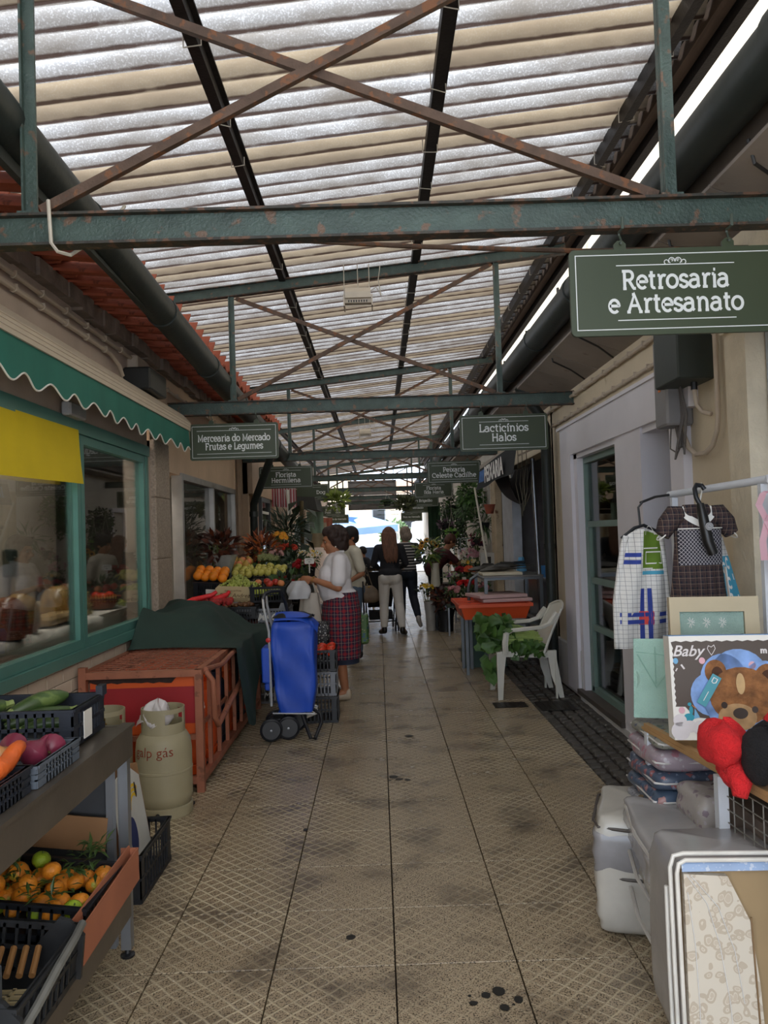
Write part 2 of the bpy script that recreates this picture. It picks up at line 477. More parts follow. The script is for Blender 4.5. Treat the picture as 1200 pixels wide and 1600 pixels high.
# floor tile: sandy granules with raised pale diamond grid
def floor_mat():
    m = mat('sandy_anti_slip_tile', '8b7a64', .42, 0, .1, 3)
    L = m.node_tree.links; b = m.node_tree.nodes['Principled BSDF']
    g = nn(m, 'ShaderNodeNewGeometry'); sp = nn(m, 'ShaderNodeSeparateXYZ'); L.new(g.outputs['Position'], sp.inputs[0])
    x, y = sp.outputs[0], sp.outputs[1]
    wob = nn(m, 'ShaderNodeTexNoise', Scale=6.0); L.new(g.outputs['Position'], wob.inputs['Vector'])
    wv = mathn(m, 'MULTIPLY', mathn(m, 'SUBTRACT', wob.outputs['Fac'], .5), .03)
    r = []
    for op in ('ADD', 'SUBTRACT'):
        s_ = mathn(m, op, mathn(m, 'ADD', x, wv), y)
        fr = mathn(m, 'FRACT', mathn(m, 'DIVIDE', s_, .0704))
        a = mathn(m, 'ABSOLUTE', mathn(m, 'SUBTRACT', fr, .5))
        r.append(mathn(m, 'SMOOTH_MIN', mathn(m, 'MULTIPLY', a, 7), 1, .2))
    ridge = mathn(m, 'SUBTRACT', 1, mathn(m, 'MINIMUM', r[0], r[1]))
    ridge = mathn(m, 'MAXIMUM', ridge, 0)
    n1 = nn(m, 'ShaderNodeTexNoise', Scale=1.6, Detail=3.0); L.new(g.outputs['Position'], n1.inputs['Vector'])
    mask = nn(m, 'ShaderNodeMapRange'); L.new(n1.outputs['Fac'], mask.inputs[0]); mask.inputs[1].default_value = .36; mask.inputs[2].default_value = .58
    # worn smooth track along the middle of the passage
    xm = mathn(m, 'ABSOLUTE', mathn(m, 'SUBTRACT', x, .25))
    trk = nn(m, 'ShaderNodeMapRange'); L.new(xm, trk.inputs[0]); trk.inputs[1].default_value = .1; trk.inputs[2].default_value = .95; trk.inputs[3].default_value = .35
    mk = mathn(m, 'MULTIPLY', mathn(m, 'ADD', mathn(m, 'MULTIPLY', mask.outputs[0], .75), .25), trk.outputs[0])
    rd = mathn(m, 'MULTIPLY', ridge, mk)
    n2 = nn(m, 'ShaderNodeTexNoise', Scale=170.0, Detail=2.0); L.new(g.outputs['Position'], n2.inputs['Vector'])
    sk = nn(m, 'ShaderNodeMapRange'); L.new(n2.outputs['Fac'], sk.inputs[0]); sk.inputs[1].default_value = .52; sk.inputs[2].default_value = .60
    n3 = nn(m, 'ShaderNodeTexNoise', Scale=3.5, Detail=6.0); L.new(g.outputs['Position'], n3.inputs['Vector'])
    dk = nn(m, 'ShaderNodeMapRange'); L.new(n3.outputs['Fac'], dk.inputs[0]); dk.inputs[1].default_value = .5; dk.inputs[2].default_value = .72
    base = mixc(m, dk.outputs[0], 'a8967b', '5f5142')
    base = mixc(m, mathn(m, 'MULTIPLY', sk.outputs[0], .85), base, '2e2822')
    base = mixc(m, mathn(m, 'MINIMUM', mathn(m, 'MULTIPLY', rd, 1.15), 1.0), base, 'd2c3a4')
    # dirt in the pockets between ridges
    L.new(base, b.inputs['Base Color'])
    bp = nn(m, 'ShaderNodeBump', Strength=.6, Distance=.005)
    h = mathn(m, 'ADD', rd, mathn(m, 'MULTIPLY', sk.outputs[0], -.25))
    L.new(h, bp.inputs['Height']); L.new(bp.outputs['Normal'], b.inputs['Normal'])
    ro = mathn(m, 'ADD', .12, mathn(m, 'MULTIPLY', n3.outputs['Fac'], .26))
    L.new(ro, b.inputs['Roughness'])
    return m
FT = floor_mat()
GROUT = mat('dark_grout', '2c2520', .9)

T = .4225
floor = MB().box(-6, 6, -5, 31, -.25, -.022)
floor = struct('floor', floor, GROUT)
tm = MB().bbox(-T/2+.0025, T/2-.0025, -T/2+.0045, T/2-.0045, -.03, 0, .0016)
tile0 = None
xs = [-1.66+T*i for i in range(8)]
y0 = 2.797-T*2.5
rows = 33
for j in range(rows):
    for i in range(-1, 7):
        cx, cy = .0+T*(i-4)+T/2+.012, y0+T*j
        if tile0 is None:
            tile0 = obj('floor_tile', tm, FT, floor); o = tile0
        else:
            o = dup(tile0, floor)
        o.location = (cx, cy, R.uniform(-.0008, .0008)); o.rotation_euler = (R.uniform(-.001, .001), R.uniform(-.001, .001), R.uniform(-.0015, .0015))
far = MB()
for j in range(rows, 68):
    for i in range(-1, 7):
        cx, cy = T*(i-4)+T/2+.012, y0+T*j
        far.box(cx-T/2+.002, cx+T/2-.002, cy-T/2+.002, cy+T/2-.002, -.03, 0)
o = obj('floor_tiles_beyond', far, FT, floor); o['kind'] = 'stuff'
near = MB()
for j in range(1, 13):
    for i in range(-1, 7):
        cx, cy = T*(i-4)+T/2+.012, y0-T*j
        near.box(cx-T/2+.002, cx+T/2-.002, cy-T/2+.002, cy+T/2-.002, -.03, 0)
for j in range(-12, 68):
    for i in (7,):
        if j*T+y0 > 11: near.box(T*3+.014, 1.95, y0+T*j-T/2, y0+T*j+T/2-.003, -.03, 0)
o = obj('floor_tiles_behind', near, FT, floor); o['kind'] = 'stuff'
# cobbled strip on the right
COB = mat('dark_cobble', '4a4641', .5, 0, .25, 9, .3, 80)
pr = MB().bbox(-.04, .04, -.05, .05, -.03, .0, .012)
cob0 = None
cx0 = T*3+.012+.045
for j in range(60):
    for i in range(5):
        yy = 4.1+j*.104+(i % 2)*.04
        xx = cx0+i*.094
        if cob0 is None: cob0 = obj('cobble', pr, COB, floor); o = cob0
        else: o = dup(cob0, floor)
        o.location = (xx, yy, R.uniform(-.006, .004)); o.rotation_euler = (R.uniform(-.05, .05), R.uniform(-.05, .05), R.uniform(-.12, .12))
        o.scale = (R.uniform(.85, 1.05), R.uniform(.85, 1.02), 1)
cb = MB()
for j in range(-20, 100):
    if 4.05 <= 4.1+j*.104 < 10.3: continue
    for i in range(5):
        cb.box(cx0+i*.094-.04, cx0+i*.094+.04, 4.1+j*.104-.046, 4.1+j*.104+.046, -.03, R.uniform(-.006, .004))
o = obj('cobbles_beyond', cb, COB, floor); o['kind'] = 'stuff'

# oily black drips on the tiles
OIL = mat('black_stain', '15130f', .5)
st = MB()
for (px, py, a, b_) in ((.345, 2.62, .022, .026), (.30, 2.60, .017, .017), (.40, 2.57, .016, .02), (.35, 2.53, .017, .017), (.255, 2.56, .014, .013), (.247, 2.60, .006, .006), (.38, 2.545, .006, .004), (.045, 4.93, .03, .03), (.08, 4.88, .025, .02), (.13, 4.86, .018, .02), (.02, 4.86, .012, .01), (-.15, 3.0, .02, .02), (.18, 5.9, .03, .03), (-.42, 4.1, .012, .02)):
    st.prism([(px+a*math.cos(t*PI/5)*R.uniform(.85, 1.1), py+b_*math.sin(t*PI/5)*R.uniform(.85, 1.1)) for t in range(10)], .0005, .0022)
obj('oil_drips', st, OIL, floor)['kind'] = 'stuff'

# ------------------------------------------------------------------ roof
def roof_mat(name, ca, cb_, tr, speck):
    m = bpy.data.materials.new(name); m.use_nodes = True
    N = m.node_tree.nodes; L = m.node_tree.links; N.clear()
    o = N.new('ShaderNodeOutputMaterial')
    x, y, z, v = xyz(m)
    mp = N.new('ShaderNodeMapping'); mp.inputs['Scale'].default_value = (.35, 1, 1); L.new(v, mp.inputs[0])
    oi = N.new('ShaderNodeObjectInfo'); ad = N.new('ShaderNodeVectorMath'); ad.operation = 'ADD'
    L.new(mp.outputs[0], ad.inputs[0])
    cm = N.new('ShaderNodeCombineXYZ'); L.new(mathn(m, 'MULTIPLY', oi.outputs['Random'], 50), cm.inputs[0]); L.new(cm.outputs[0], ad.inputs[1])
    n1 = N.new('ShaderNodeTexNoise'); n1.inputs['Scale'].default_value = 5; n1.inputs['Detail'].default_value = 6; L.new(ad.outputs[0], n1.inputs[0])
    n2 = N.new('ShaderNodeTexNoise'); n2.inputs['Scale'].default_value = 110; n2.inputs['Detail'].default_value = 3; L.new(v, n2.inputs[0])
    r1 = nn(m, 'ShaderNodeMapRange'); L.new(n1.outputs['Fac'], r1.inputs[0]); r1.inputs[1].default_value = .3; r1.inputs[2].default_value = .7
    r2 = nn(m, 'ShaderNodeMapRange'); L.new(n2.outputs['Fac'], r2.inputs[0]); r2.inputs[1].default_value = .5; r2.inputs[2].default_value = .72
    col = mixc(m, r1.outputs[0], ca, cb_)
    col = mixc(m, mathn(m, 'MULTIPLY', mathn(m, 'MULTIPLY', r2.outputs[0], r1.outputs[0]), speck), col, 'f4f8ff')
    # wave shading painted into the colour, darker toward troughs; dirt line at each bottom
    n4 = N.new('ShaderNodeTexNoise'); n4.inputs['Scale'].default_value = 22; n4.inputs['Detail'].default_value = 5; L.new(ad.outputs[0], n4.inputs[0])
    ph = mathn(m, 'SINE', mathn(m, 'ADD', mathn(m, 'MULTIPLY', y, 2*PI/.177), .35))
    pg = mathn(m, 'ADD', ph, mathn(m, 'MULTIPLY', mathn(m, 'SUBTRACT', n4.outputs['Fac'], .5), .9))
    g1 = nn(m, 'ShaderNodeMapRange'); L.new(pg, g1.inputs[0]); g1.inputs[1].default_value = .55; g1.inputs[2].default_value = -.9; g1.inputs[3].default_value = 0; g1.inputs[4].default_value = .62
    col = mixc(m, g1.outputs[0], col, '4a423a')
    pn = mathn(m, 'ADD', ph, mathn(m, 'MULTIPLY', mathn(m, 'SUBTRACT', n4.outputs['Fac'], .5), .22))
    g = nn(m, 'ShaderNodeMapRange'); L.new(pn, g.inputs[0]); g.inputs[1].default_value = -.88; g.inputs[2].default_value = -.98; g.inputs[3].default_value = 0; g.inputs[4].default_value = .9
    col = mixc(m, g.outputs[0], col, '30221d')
    d = N.new('ShaderNodeBsdfDiffuse'); t = N.new('ShaderNodeBsdfTranslucent')
    L.new(col, d.inputs[0]); L.new(col, t.inputs[0])
    mx = N.new('ShaderNodeMixShader'); mx.inputs[0].default_value = tr
    L.new(d.outputs[0], mx.inputs[1]); L.new(t.outputs[0], mx.inputs[2]); L.new(mx.outputs[0], o.inputs[0])
    return m
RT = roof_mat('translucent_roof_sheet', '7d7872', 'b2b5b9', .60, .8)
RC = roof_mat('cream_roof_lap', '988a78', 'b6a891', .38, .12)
def rz_(x): return 3.955+.105*x
def sheet_mb(xr=1.765):
    mb = MB()
    NS = 60
    xsn = [-2.7, -1.2, .3, xr]
    v = []
    for i in range(NS+1):
        y = .885*i/NS+ .0
        for x in xsn:
            v.append((x, y, .105*x+.030*math.sin(2*PI*y/.177)+.004*math.sin(x*7+y*3)))
    f = []; ks = []
    for i in range(NS):
        yy = .885*(i+.5)/NS
        for j in range(len(xsn)-1):
            f.append((i*4+j, i*4+j+1, i*4+5+j, i*4+4+j)); ks.append(1 if yy < .29 else 0)
    mb.v = v; mb.f = f; mb.m = ks
    return mb
roofr = MB()
roofr.bar((1.62, -.8, rz_(1.62)-.07), (1.62, 31, rz_(1.62)-.07), .05, .10)
roof = struct('ceiling', roofr, BLACKST)
roof['label'] = 'corrugated translucent canopy roof over the market lane'
s0 = None
for j in range(-1, 33):
    if s0 is None:
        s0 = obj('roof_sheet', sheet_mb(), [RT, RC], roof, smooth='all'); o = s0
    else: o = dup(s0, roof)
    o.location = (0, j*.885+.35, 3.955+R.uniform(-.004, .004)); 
for px in (-1.96, -.78, .40):
    p = MB(); z = rz_(px)-.07
    p.bar((px, -.8, z), (px, 29.6, z), .055, .075); p.bar((px+.02, -.8, z+.03), (px+.02, 29.6, z+.03), .07, .012)
    obj('purlin', p, BLACKST, roof)
# hook bolts holding the sheets to the purlins
hk = MB().tube([(-.045, 0, .05), (-.045, 0, -.045), (.045, 0, -.05), (.045, 0, .0)], .0035, 5)
h0 = None
for px in (-.78, .40, 1.62):
    for j in range(-1, 16):
        if h0 is None: h0 = obj('hook_bolt', hk, WIRE, roof); o = h0
        else: o = dup(h0, roof)
        o.location = (px, 2.45+j*.59+R.uniform(-.1, .1), rz_(px)-.07); o.rotation_euler = (0, 0, R.uniform(-.5, .5))
# timber and steel edge on the right
e = MB(); e.bar((1.82, -4, 4.13), (1.82, 31, 4.13), .07, .10); obj('edge_board', e, mat('weathered_timber', '5b4a3d', .8, 0, .2, 6, stretch=(8, .6, 8)), roof)
e = MB(); e.bar((1.895, -4, 4.09), (1.895, 31, 4.09), .06, .14); e.bar((1.78, -4, 4.22), (1.78, 31, 4.22), .35, .02); obj('edge_beam', e, BLACKST, roof)

# ------------------------------------------------------------------ trusses
def truss(y, label, detail=True):
    t = thing('roof_truss', label, 'roof truss', (0, y, 2.59), group='green steel trusses across the lane')
    b = MB(); b.ibeam((-1.93, 0, .06), (1.93, 0, .06), .065, .12, .01)
    obj('bottom_beam', b, [GREEN, FLG], t)
    zc = lambda x: 3.765+.1*x+.05-2.59
    b = MB(); b.ibeam((-1.95, 0, zc(-1.95)), (1.75, 0, zc(1.75)), .06, .10, .009); obj('top_chord', b, [GREEN, FLG], t)
    for x in (-1.24, 1.12):
        b = MB(); b.bar((x, 0, .12), (x, 0, zc(x)-.05), .012, .05, up=(1, 0, 0)); b.bar((x-.02, 0, .12), (x-.02, 0, zc(x)-.05), .05, .008, up=(1, 0, 0))
        b.box(x-.04, x+.04, -.03, .03, .12, .128)
        obj('post', b, GREEN, t)
    for (x0, z0, x1, z1, yo) in ((-1.2, .135, 1.08, zc(1.12)-.06, -.012), (-1.2, zc(-1.24)-.06, 1.08, .135, .012)):
        b = MB(); b.bar((x0, yo, z0), (x1, yo, z1), .008, .035, up=(0, 0, 1)); b.bar((x0, yo+.014, z0-.013), (x1, yo+.014, z1-.013), .03, .006, up=(0, 0, 1))
        obj('diagonal_brace', b, RUST, t)
    return t
TY = [2.9, 7.0, 11.5, 16.0, 20.5, 25.0, 29.0]
TL = ['nearest green steel truss spanning the lane above the first pair of signs',
      'second green steel truss with the dairy and grocery signs under it',
      'third green steel truss over the florist and fishmonger signs',
      'fourth green steel truss further down the lane',
      'fifth green steel truss above the hanging fern',
      'sixth green steel truss near the far exit',
      'last green steel truss at the far open end of the lane']
for y, l in zip(TY, TL): truss(y, l)
tag(obj('tie_rod', MB().tube([(-1.9, 3.32, 2.80), (-.6, 3.3, 2.765), (.2, 3.3, 2.70), (.9, 3.3, 2.66), (1.9, 3.32, 2.66)], .011, 8), RUST), 'thin rusty tie rod just behind the nearest green beam', 'rod')
o = MB().tube([(-1.16, 2.86, 2.75), (-1.15, 2.855, 2.59), (-1.13, 2.86, 2.56), (-1.1, 2.9, 2.56), (-1.08, 3.2, 2.75), (-1.05, 3.4, 2.95)], .007, 6)
tag(obj('cable', o, WIRE), 'pale cable looped around the nearest green beam at the left', 'cable')

# ------------------------------------------------------------------ gutters
def gutter(name, x, z0, slope, label, y1=30):
    t = thing(name, label, 'gutter', (x, 0, z0))
    g = MB()
    y = -3.0
    while y < y1:
        L_ = 1.35
        pts = [(0, y, slope*y), (0, y+L_, slope*(y+L_))]
        g.tube(pts, .093, 20, cap=True)
        y += L_+.0
    obj('pipe', g, GUT, t, smooth=True)
    for i in range(int((y1+3)/1.35)):
        yy = -3+1.35*i
        c = MB().tube([(0, yy-.035, slope*yy), (0, yy+.035, slope*yy)], .101, 20)
        obj('collar', c, GUT, t, smooth=True)
    return t
gutter('rain_gutter', -1.345, 3.20, -.045, 'large dark green gutter pipe along the left terracotta eaves', 13)
gutter('rain_gutter', -1.37, 2.62, -.006, 'lower dark gutter pipe along the left eaves beyond the grocery', 10) if False else None
gutter('rain_gutter', 1.335, 3.01, .005, 'large dark green gutter pipe along the right soffit')

# ------------------------------------------------------------------ left wall
wlm = MB()
wlm.box(-2.0, -1.84, -.8, 6.32, 0, .86)
wlm.box(-2.0, -1.82, -.8, 6.32, 2.23, 3.08)
wlm.box(-2.0, -1.82, -.8, 2.1, .86, 2.23)
wlm.box(-2.0, -1.82, 6.30, 6.40, 0, 2.25)
wl_ = struct('wall_left', wlm, PINKW)
# white brick-shaped tiles below the window
BR = mat('cream_brick_tile', 'cfc3b2', .35, 0, .06, 5)
bm0 = MB().bbox(-.008, .004, 0, .221, 0, .0715, .003)
# rebuild as proper piece: x is depth
b0 = None
for j in range(11):
    for i in range(17):
        yy = 2.45+i*.226+(j % 2)*.113
        if yy+.22 > 6.32: continue
        if b0 is None: b0 = obj('brick', bm0, BR, wl_); o = b0
        else: o = dup(b0, wl_)
        o.location = (-1.838+R.uniform(-.001, .001), yy, .015+j*.0765)
obj('mortar', MB().box(-1.845, -1.837, 2.4, 6.32, 0, .86), mat('pale_mortar', '8b8073', .9), wl_)
# rough masonry ledge and cables under the eaves
lg = MB()
for i in range(48):
    y = 1.0+i*.2
    lg.box(-1.83, -1.76+R.uniform(-.015, .015), y, y+.198, 2.93+R.uniform(-.02, .01), 3.03)
obj('masonry_ledge', lg, mat('rough_masonry', '7d7067', .9, 0, .2, 12, .6, 40), wl_)['kind'] = 'stuff'
def conduit(name, parent, pts, clips, r=.013, label=None, cat=None, clipstep=.33, ax='y', m=None):
    t = thing(name, label, cat, pts[0])
    obj('tube', MB().tube([Vector(p)-Vector(pts[0]) for p in pts], r, 8), m or CONDUIT, t, smooth=True)
    L0 = 0
    c0 = None
    for a, b in zip(pts[:-1], pts[1:]):
        A, B = Vector(a), Vector(b); L_ = (B-A).length
        d = (B-A).normalized()
        s_ = clipstep-L0
        while s_ < L_ and L_ > .4:
            if c0 is None:
                q = MB().tube([(-.0, -.011, 0), (0, .011, 0)], r*1.45, 8); q.box(-r*1.2, r*1.3, -.006, .006, -.004, .022)
                c0 = obj('clip', q, m or CONDUIT, t); o = c0
            else: o = dup(c0, t)
            o.location = A+d*s_-Vector(pts[0])
            s_ += clipstep
    return t
conduit('conduit', None, [(-1.79, 1.0, 2.86), (-1.79, 5.9, 2.86)], 1, .014, 'upper painted conduit clipped along the left wall above the awning', 'conduit')
conduit('conduit', None, [(-1.79, 1.0, 2.79), (-1.79, 5.4, 2.79), (-1.78, 5.55, 2.74), (-1.78, 5.62, 2.68)], 1, .016, 'lower painted conduit of the pair bending down beside the left black box', 'conduit')
conduit('conduit', None, [(-1.79, 1.0, 2.64), (-1.79, 5.7, 2.64)], 1, .011, 'thin painted conduit just above the awning housing', 'conduit')
conduit('conduit', None, [(-1.79, 6.2, 2.80), (-1.79, 9.8, 2.80)], 1, .012, 'painted conduit running beyond the left black box to the sign', 'conduit')
tag(obj('junction_box', MB().bbox(-1.82, -1.74, 5.85, 6.15, 2.78, 2.88, .01), CONDUIT), 'small painted junction box at the end of the left conduits', 'junction box')
tag(obj('electrical_box', MB().bbox(-1.82, -1.62, 5.75, 6.2, 2.605, 2.77, .012), mat('black_box', '1f2120', .5)), 'black electrical box on the left wall behind the awning end', 'box')

# terracotta eave tiles
TC = mat('terracotta', 'a0543c', .8, 0, .22, 7, .3, 50, col2='7c4230', thr=.6)
roofl = struct('trim_1', MB().box(-6, -1.80, -.8, 31, 3.10, 3.16), mat('roof_boards', '4a3a32', .8))
tt = MB()
def tile_fn(u, v):
    # s-shaped pan tile seen from below; u along the slope, v across
    x = (u-.5)*.46
    y = v*.235
    z = .045*math.sin(v*2*PI+.4)+(.012 if u > .93 else 0)+.13*(v-.5)
    return (x, y, z)
tt.grid(tile_fn, 4, 10)
o_, n_ = tt.v[:], len(tt.v)
tt.v += [(a, b, c+.014) for a, b, c in o_]
tt.f += [tuple(reversed([q+n_ for q in f])) for f in tt.f[:]]; tt.m = [0]*len(tt.f)
for i in range(4):
    for j0 in (0, 10):
        a, b = i*11+j0, (i+1)*11+j0
        tt.f.append((a, b, b+n_, a+n_)); tt.m.append(0)
for j in range(10):
    for i0 in (0, 4):
        a, b = i0*11+j, i0*11+j+1
        tt.f.append((a, b, b+n_, a+n_)); tt.m.append(0)
t0 = None
for j in range(46):
    for r_ in range(2):
        if t0 is None: t0 = obj('roof_tile', tt, TC, roofl, smooth=True); o = t0
        else: o = dup(t0, roofl)
        o.location = (-1.56-r_*.36, .8+j*.222, 3.045+r_*.05+R.uniform(-.006, .006)-max(0, j*.222-6)*.012)
        o.rotation_euler = (0.0+R.uniform(-.02, .02), .12+R.uniform(-.02, .02), R.uniform(-.03, .03)-.10)
obj('gutter_bracket_row', MB().bar((-1.36, .5, 3.0), (-1.36, 13, 2.75), .03, .05), GUT, roofl)

# teal shop window
def frame(mb, y0, y1, z0, z1, w, x0, x1):
    mb.box(x0, x1, y0, y0+w, z0, z1); mb.box(x0, x1, y1-w, y1, z0, z1)
    mb.box(x0, x1, y0+w, y1-w, z0, z0+w); mb.box(x0, x1, y0+w, y1-w, z1-w, z1)
w1 = MB(); w1.box(-1.90, -1.79, 2.1, 6.31, .80, .86); w1.box(-1.92, -1.80, 2.1, 6.31, 2.17, 2.25); w1.box(-1.9, -1.81, 6.25, 6.31, .86, 2.17); w1.box(-1.9, -1.81, 2.1, 2.16, .86, 2.17)
win1 = struct('window_1', w1, TEAL)
for (a, b) in ((2.16, 3.5), (3.5, 4.88), (4.88, 6.25)):
    q = MB(); frame(q, a+.004, b-.004, .862, 2.168, .055, -1.88, -1.815); f_ = obj('sash', q, TEAL, win1)
    obj('pane', MB().box(-1.850, -1.846, a+.05, b-.05, .90, 2.13), GLASS, f_)
tag(obj('hand_lettered_banner', MB().grid(lambda u, v: (-1.80+.012*math.sin(u*9)*v+.02*v*v, 2.3+2.52*u, 2.19-(.36-.03*u)*v-.01*math.sin(u*3)), 24, 6), mat('yellow_cloth', 'd7bd16', .8, 0, .06, 4)), 'yellow cloth hung across the top of the teal window', 'cloth')
bpy.data.objects['hand_lettered_banner'].name = 'yellow_cloth'

# interior of the grocery
inn = MB()
inn.box(-5.2, -5.1, 1.5, 10.3, 0, 3); inn.box(-5.2, -2.0, 1.4, 1.5, 0, 3); inn.box(-5.2, -2.0, 10.25, 10.35, 0, 3); inn.box(-5.2, -2.0, 1.4, 10.3, 2.7, 2.8)
struct('wall_back_left', inn, mat('inner_wall', 'b8b1a6', .8))
lt = bpy.data.lights.new('shop_tube', 'AREA'); lt.shape = 'RECTANGLE'; lt.size = .2; lt.size_y = 3; lt.energy = 60; lt.color = (1, .93, .82)
lo = bpy.data.objects.new('shop_tube_lamp', lt); lo.location = (-2.3, 5, 2.64); C.objects.link(lo)  # unseen fill light added inside the grocery to brighten the window goods
# granite column
GRA = mat('granite', '9b8c7d', .6, 0, .3, 70, .3, 120, detail=2)
colm = thing('granite_column', 'square speckled granite column at the far end of the teal window', 'column', (-1.90, 6.62, 0))
for k, (z0, z1) in enumerate(((0, .65), (.652, 1.35), (1.352, 1.85), (1.852, 2.32))):
    obj('stone', MB().bbox(-.12, .12, -.22, .22, z0, z1, .008), GRA, colm)
# signboard wall above second shop window
ww = MB()
ww.box(-2.0, -1.82, 6.4, 10.35, 2.10, 3.08); ww.box(-2.0, -1.82, 6.4, 10.35, 0, .30); ww.box(-2.0, -1.8, 10.12, 10.4, 0, 2.7)
ww.box(-1.99, -1.83, 11.7, 31, 2.15, 3.0); ww.box(-6, -1.9, 10.34, 10.44, 0, 3); ww.box(-6, -1.9, 11.7, 11.8, 0, 3); ww.box(-4.3, -4.2, 10.4, 11.7, 0, 3)
ww.box(-1.99, -1.83, 14.1, 18.2, 0, 2.2); ww.box(-1.99, -1.83, 20.2, 31, 0, 2.2)
ww.box(-3.0, -2.9, 11.7, 31, 0, 3.0)
struct('wall_left', ww, mat('beige_sign_wall', 'c4ab93', .8, 0, .08, 3, .1))
w2 = MB(); BRN = mat('brown_frame', '6e5f52', .5)
frame(w2, 7.35, 10.12, .30, 2.12, .06, -1.90, -1.80); w2.box(-1.9, -1.8, 8.75, 8.80, .3, 2.1)
win2 = struct('window_2', w2, mat('grey_alu', '8f8d8b', .4, .5))
obj('pane', MB().box(-1.852, -1.848, 7.4, 8.75, .33, 2.09), GLASS, win2)
obj('pane', MB().box(-1.852, -1.848, 8.8, 10.06, .33, 2.09), GLASS, win2)
# vertical pipes by the corner
pp = MB(); 
for k, (yy, r_) in enumerate(((10.15, .025), (10.27, .018), (10.36, .02))): pp.tube([(-1.77, yy, 0), (-1.77, yy, 2.6)], r_, 8)
tag(obj('corner_pipes', pp, mat('tan_pipe', '86705c', .7)), 'thin tan pipes running up the corner beyond the second window', 'pipes')
dp = thing('downpipe', 'dark green downpipe angling from the left gutter down the corner', 'pipe', (-1.62, 10.6, 0))
obj('pipe', MB().tube([(.32, -.6, 2.75), (.30, -.6, 2.6), (.27, -.58, 2.45), (-.02, -.05, 1.95), (-.03, 0, 1.85), (-.03, 0, .02)], .05, 12), GUT, dp, smooth=True)
obj('collar', MB().tube([(-.03, 0, 1.78), (-.03, 0, 1.85)], .06, 12), GUT, dp)
# awning
aw = thing('awning', 'green scalloped awning valance with white hem over the teal window', 'awning', (-1.62, 0, 2.45))
hb = MB()
hb.prism([(-.20, .12), (-.02, .10), (.02, .06), (.02, -.0), (-.20, -.0)], 1.0, 6.9, 'y') if False else None
hb.prism([(-.20, .15), (-.05, .14), (.012, .07), (.012, -.005), (-.20, -.005)], 1.0, 6.92, 'y')
for z in (.02, .045, .065): hb.box(.010, .016, 1.0, 6.92, z, z+.004)
obj('housing', hb, mat('cream_awning_bar', 'c9bba8', .5, 0, .04), aw)
AG = mat('green_awning_cloth', '266f61', .75, 0, .12, 5, stretch=(1, 1, .3), bump=.1, bscale=8)
def hem(y): return -.175-.028*math.cos((y-1)*2*PI/.285)
def vx(y, z): return .0+.012*math.sin(y*3.1)*(-z/.18)+.006*math.sin(y*11)*(-z/.18)
v_ = MB()
n = 420
v_.grid(lambda u, v: (vx(1+5.9*u, v*hem(1+5.9*u)), 1+5.9*u, v*hem(1+5.9*u)), n, 3)
obj('valance', v_, AG, aw, smooth='all')
obj('hem', MB().tube([(vx(1+5.9*i/n, hem(1+5.9*i/n))+.001, 1+5.9*i/n, hem(1+5.9*i/n)) for i in range(n+1)], .005, 5), PAPER, aw)
tag(obj('warning_light', MB().bbox(-1.8, -1.74, 4.55, 4.8, 2.24, 2.32, .01), mat('grey_plate', '9a9a9c', .4)), 'small wall light under the awning', 'light')

# ------------------------------------------------------------------ right wall
rw = MB()
X0, X1 = 1.77, 1.93
rw.box(X0, X1, -.8, 3.3, 0, 2.75); rw.box(X0, X1, 3.3, 4.62, 0, 2.75) 
rw.box(X0, X1, 4.62, 6.95, 2.14, 2.75); rw.box(X0, X1, 6.95, 7.95, 0, 2.75); rw.box(X0, 6, 7.88, 7.95, 0, 2.75)
rw.box(X0, X1, 7.95, 11.6, 2.32, 2.75); 
struct('wall_right', rw, CREAMW)
rw = MB()
rw.box(X0, X1, 11.6, 12.5, 0, 2.9); rw.box(X0, X1, 12.5, 18.6, 0, 2.9); rw.box(X0, X1, 18.6, 19.6, 2.1, 2.9); rw.box(X0, X1, 19.6, 31, 0, 2.9)
struct('wall_right', rw, mat('pale_wall', 'c9c3b8', .8, 0, .08, 3, .2))
# plinth
struct('baseboard_right', MB().bbox(1.74, 1.78, 6.95, 7.95, 0, .42, .008), mat('grey_plinth', 'b9b8b6', .7, 0, .08, 6, .3))
struct('baseboard_right', MB().box(1.72, 1.80, 3.0, 6.95, 0, .05), mat('sill_white', 'c8c6c4', .7, 0, .08, 6, .3))
# near edge window reveal at far right of the picture
nr = MB(); nr.box(1.62, 1.78, 3.42, 3.62, 0, 2.45); nr.box(1.60, 1.78, 1.0, 3.62, 2.36, 2.75)
struct('trim_2', nr, mat('rough_cream', 'c9bda6', .8, 0, .1, 8, .5, 50))
struct('trim_3', MB().box(1.70, 1.76, 2.0, 3.4, 0, 2.36), mat('greyish_door', '9aa0a6', .6))
# door and window surround
dsr = MB()
dsr.box(1.70, 1.80, 6.95, 7.25, .42-.42, 2.40) if False else None
for (a, b, z0, z1, xx) in ((6.98, 7.36, .05, 2.40, 1.715), (4.30, 6.98, 2.14, 2.40, 1.715), (6.88, 7.0, .05, 2.20, 1.745), (4.55, 6.98, 2.10, 2.2, 1.745)):
    dsr.box(xx, 1.85, a, b, z0, z1)
dsr.box(1.70, 1.85, 4.25, 7.42, 2.40, 2.425)
dsr.box(1.73, 1.99, 5.16, 5.72, .05, 2.14); dsr.box(1.72, 1.99, 4.42, 4.62, .05, 2.14)
struct('door_1', dsr, WHITEP)
struct('floor', MB().box(1.76, 6, -1, 7.88, -.2, .07), mat('shop_floor', '5c5148', .5))
struct('trim_4', MB().box(1.70, 1.95, 5.72, 6.98, .05, .09), mat('dark_sill', '4d4640', .6))
w3 = MB(); frame(w3, 5.72, 6.90, .09, 2.10, .05, 1.80, 1.87)
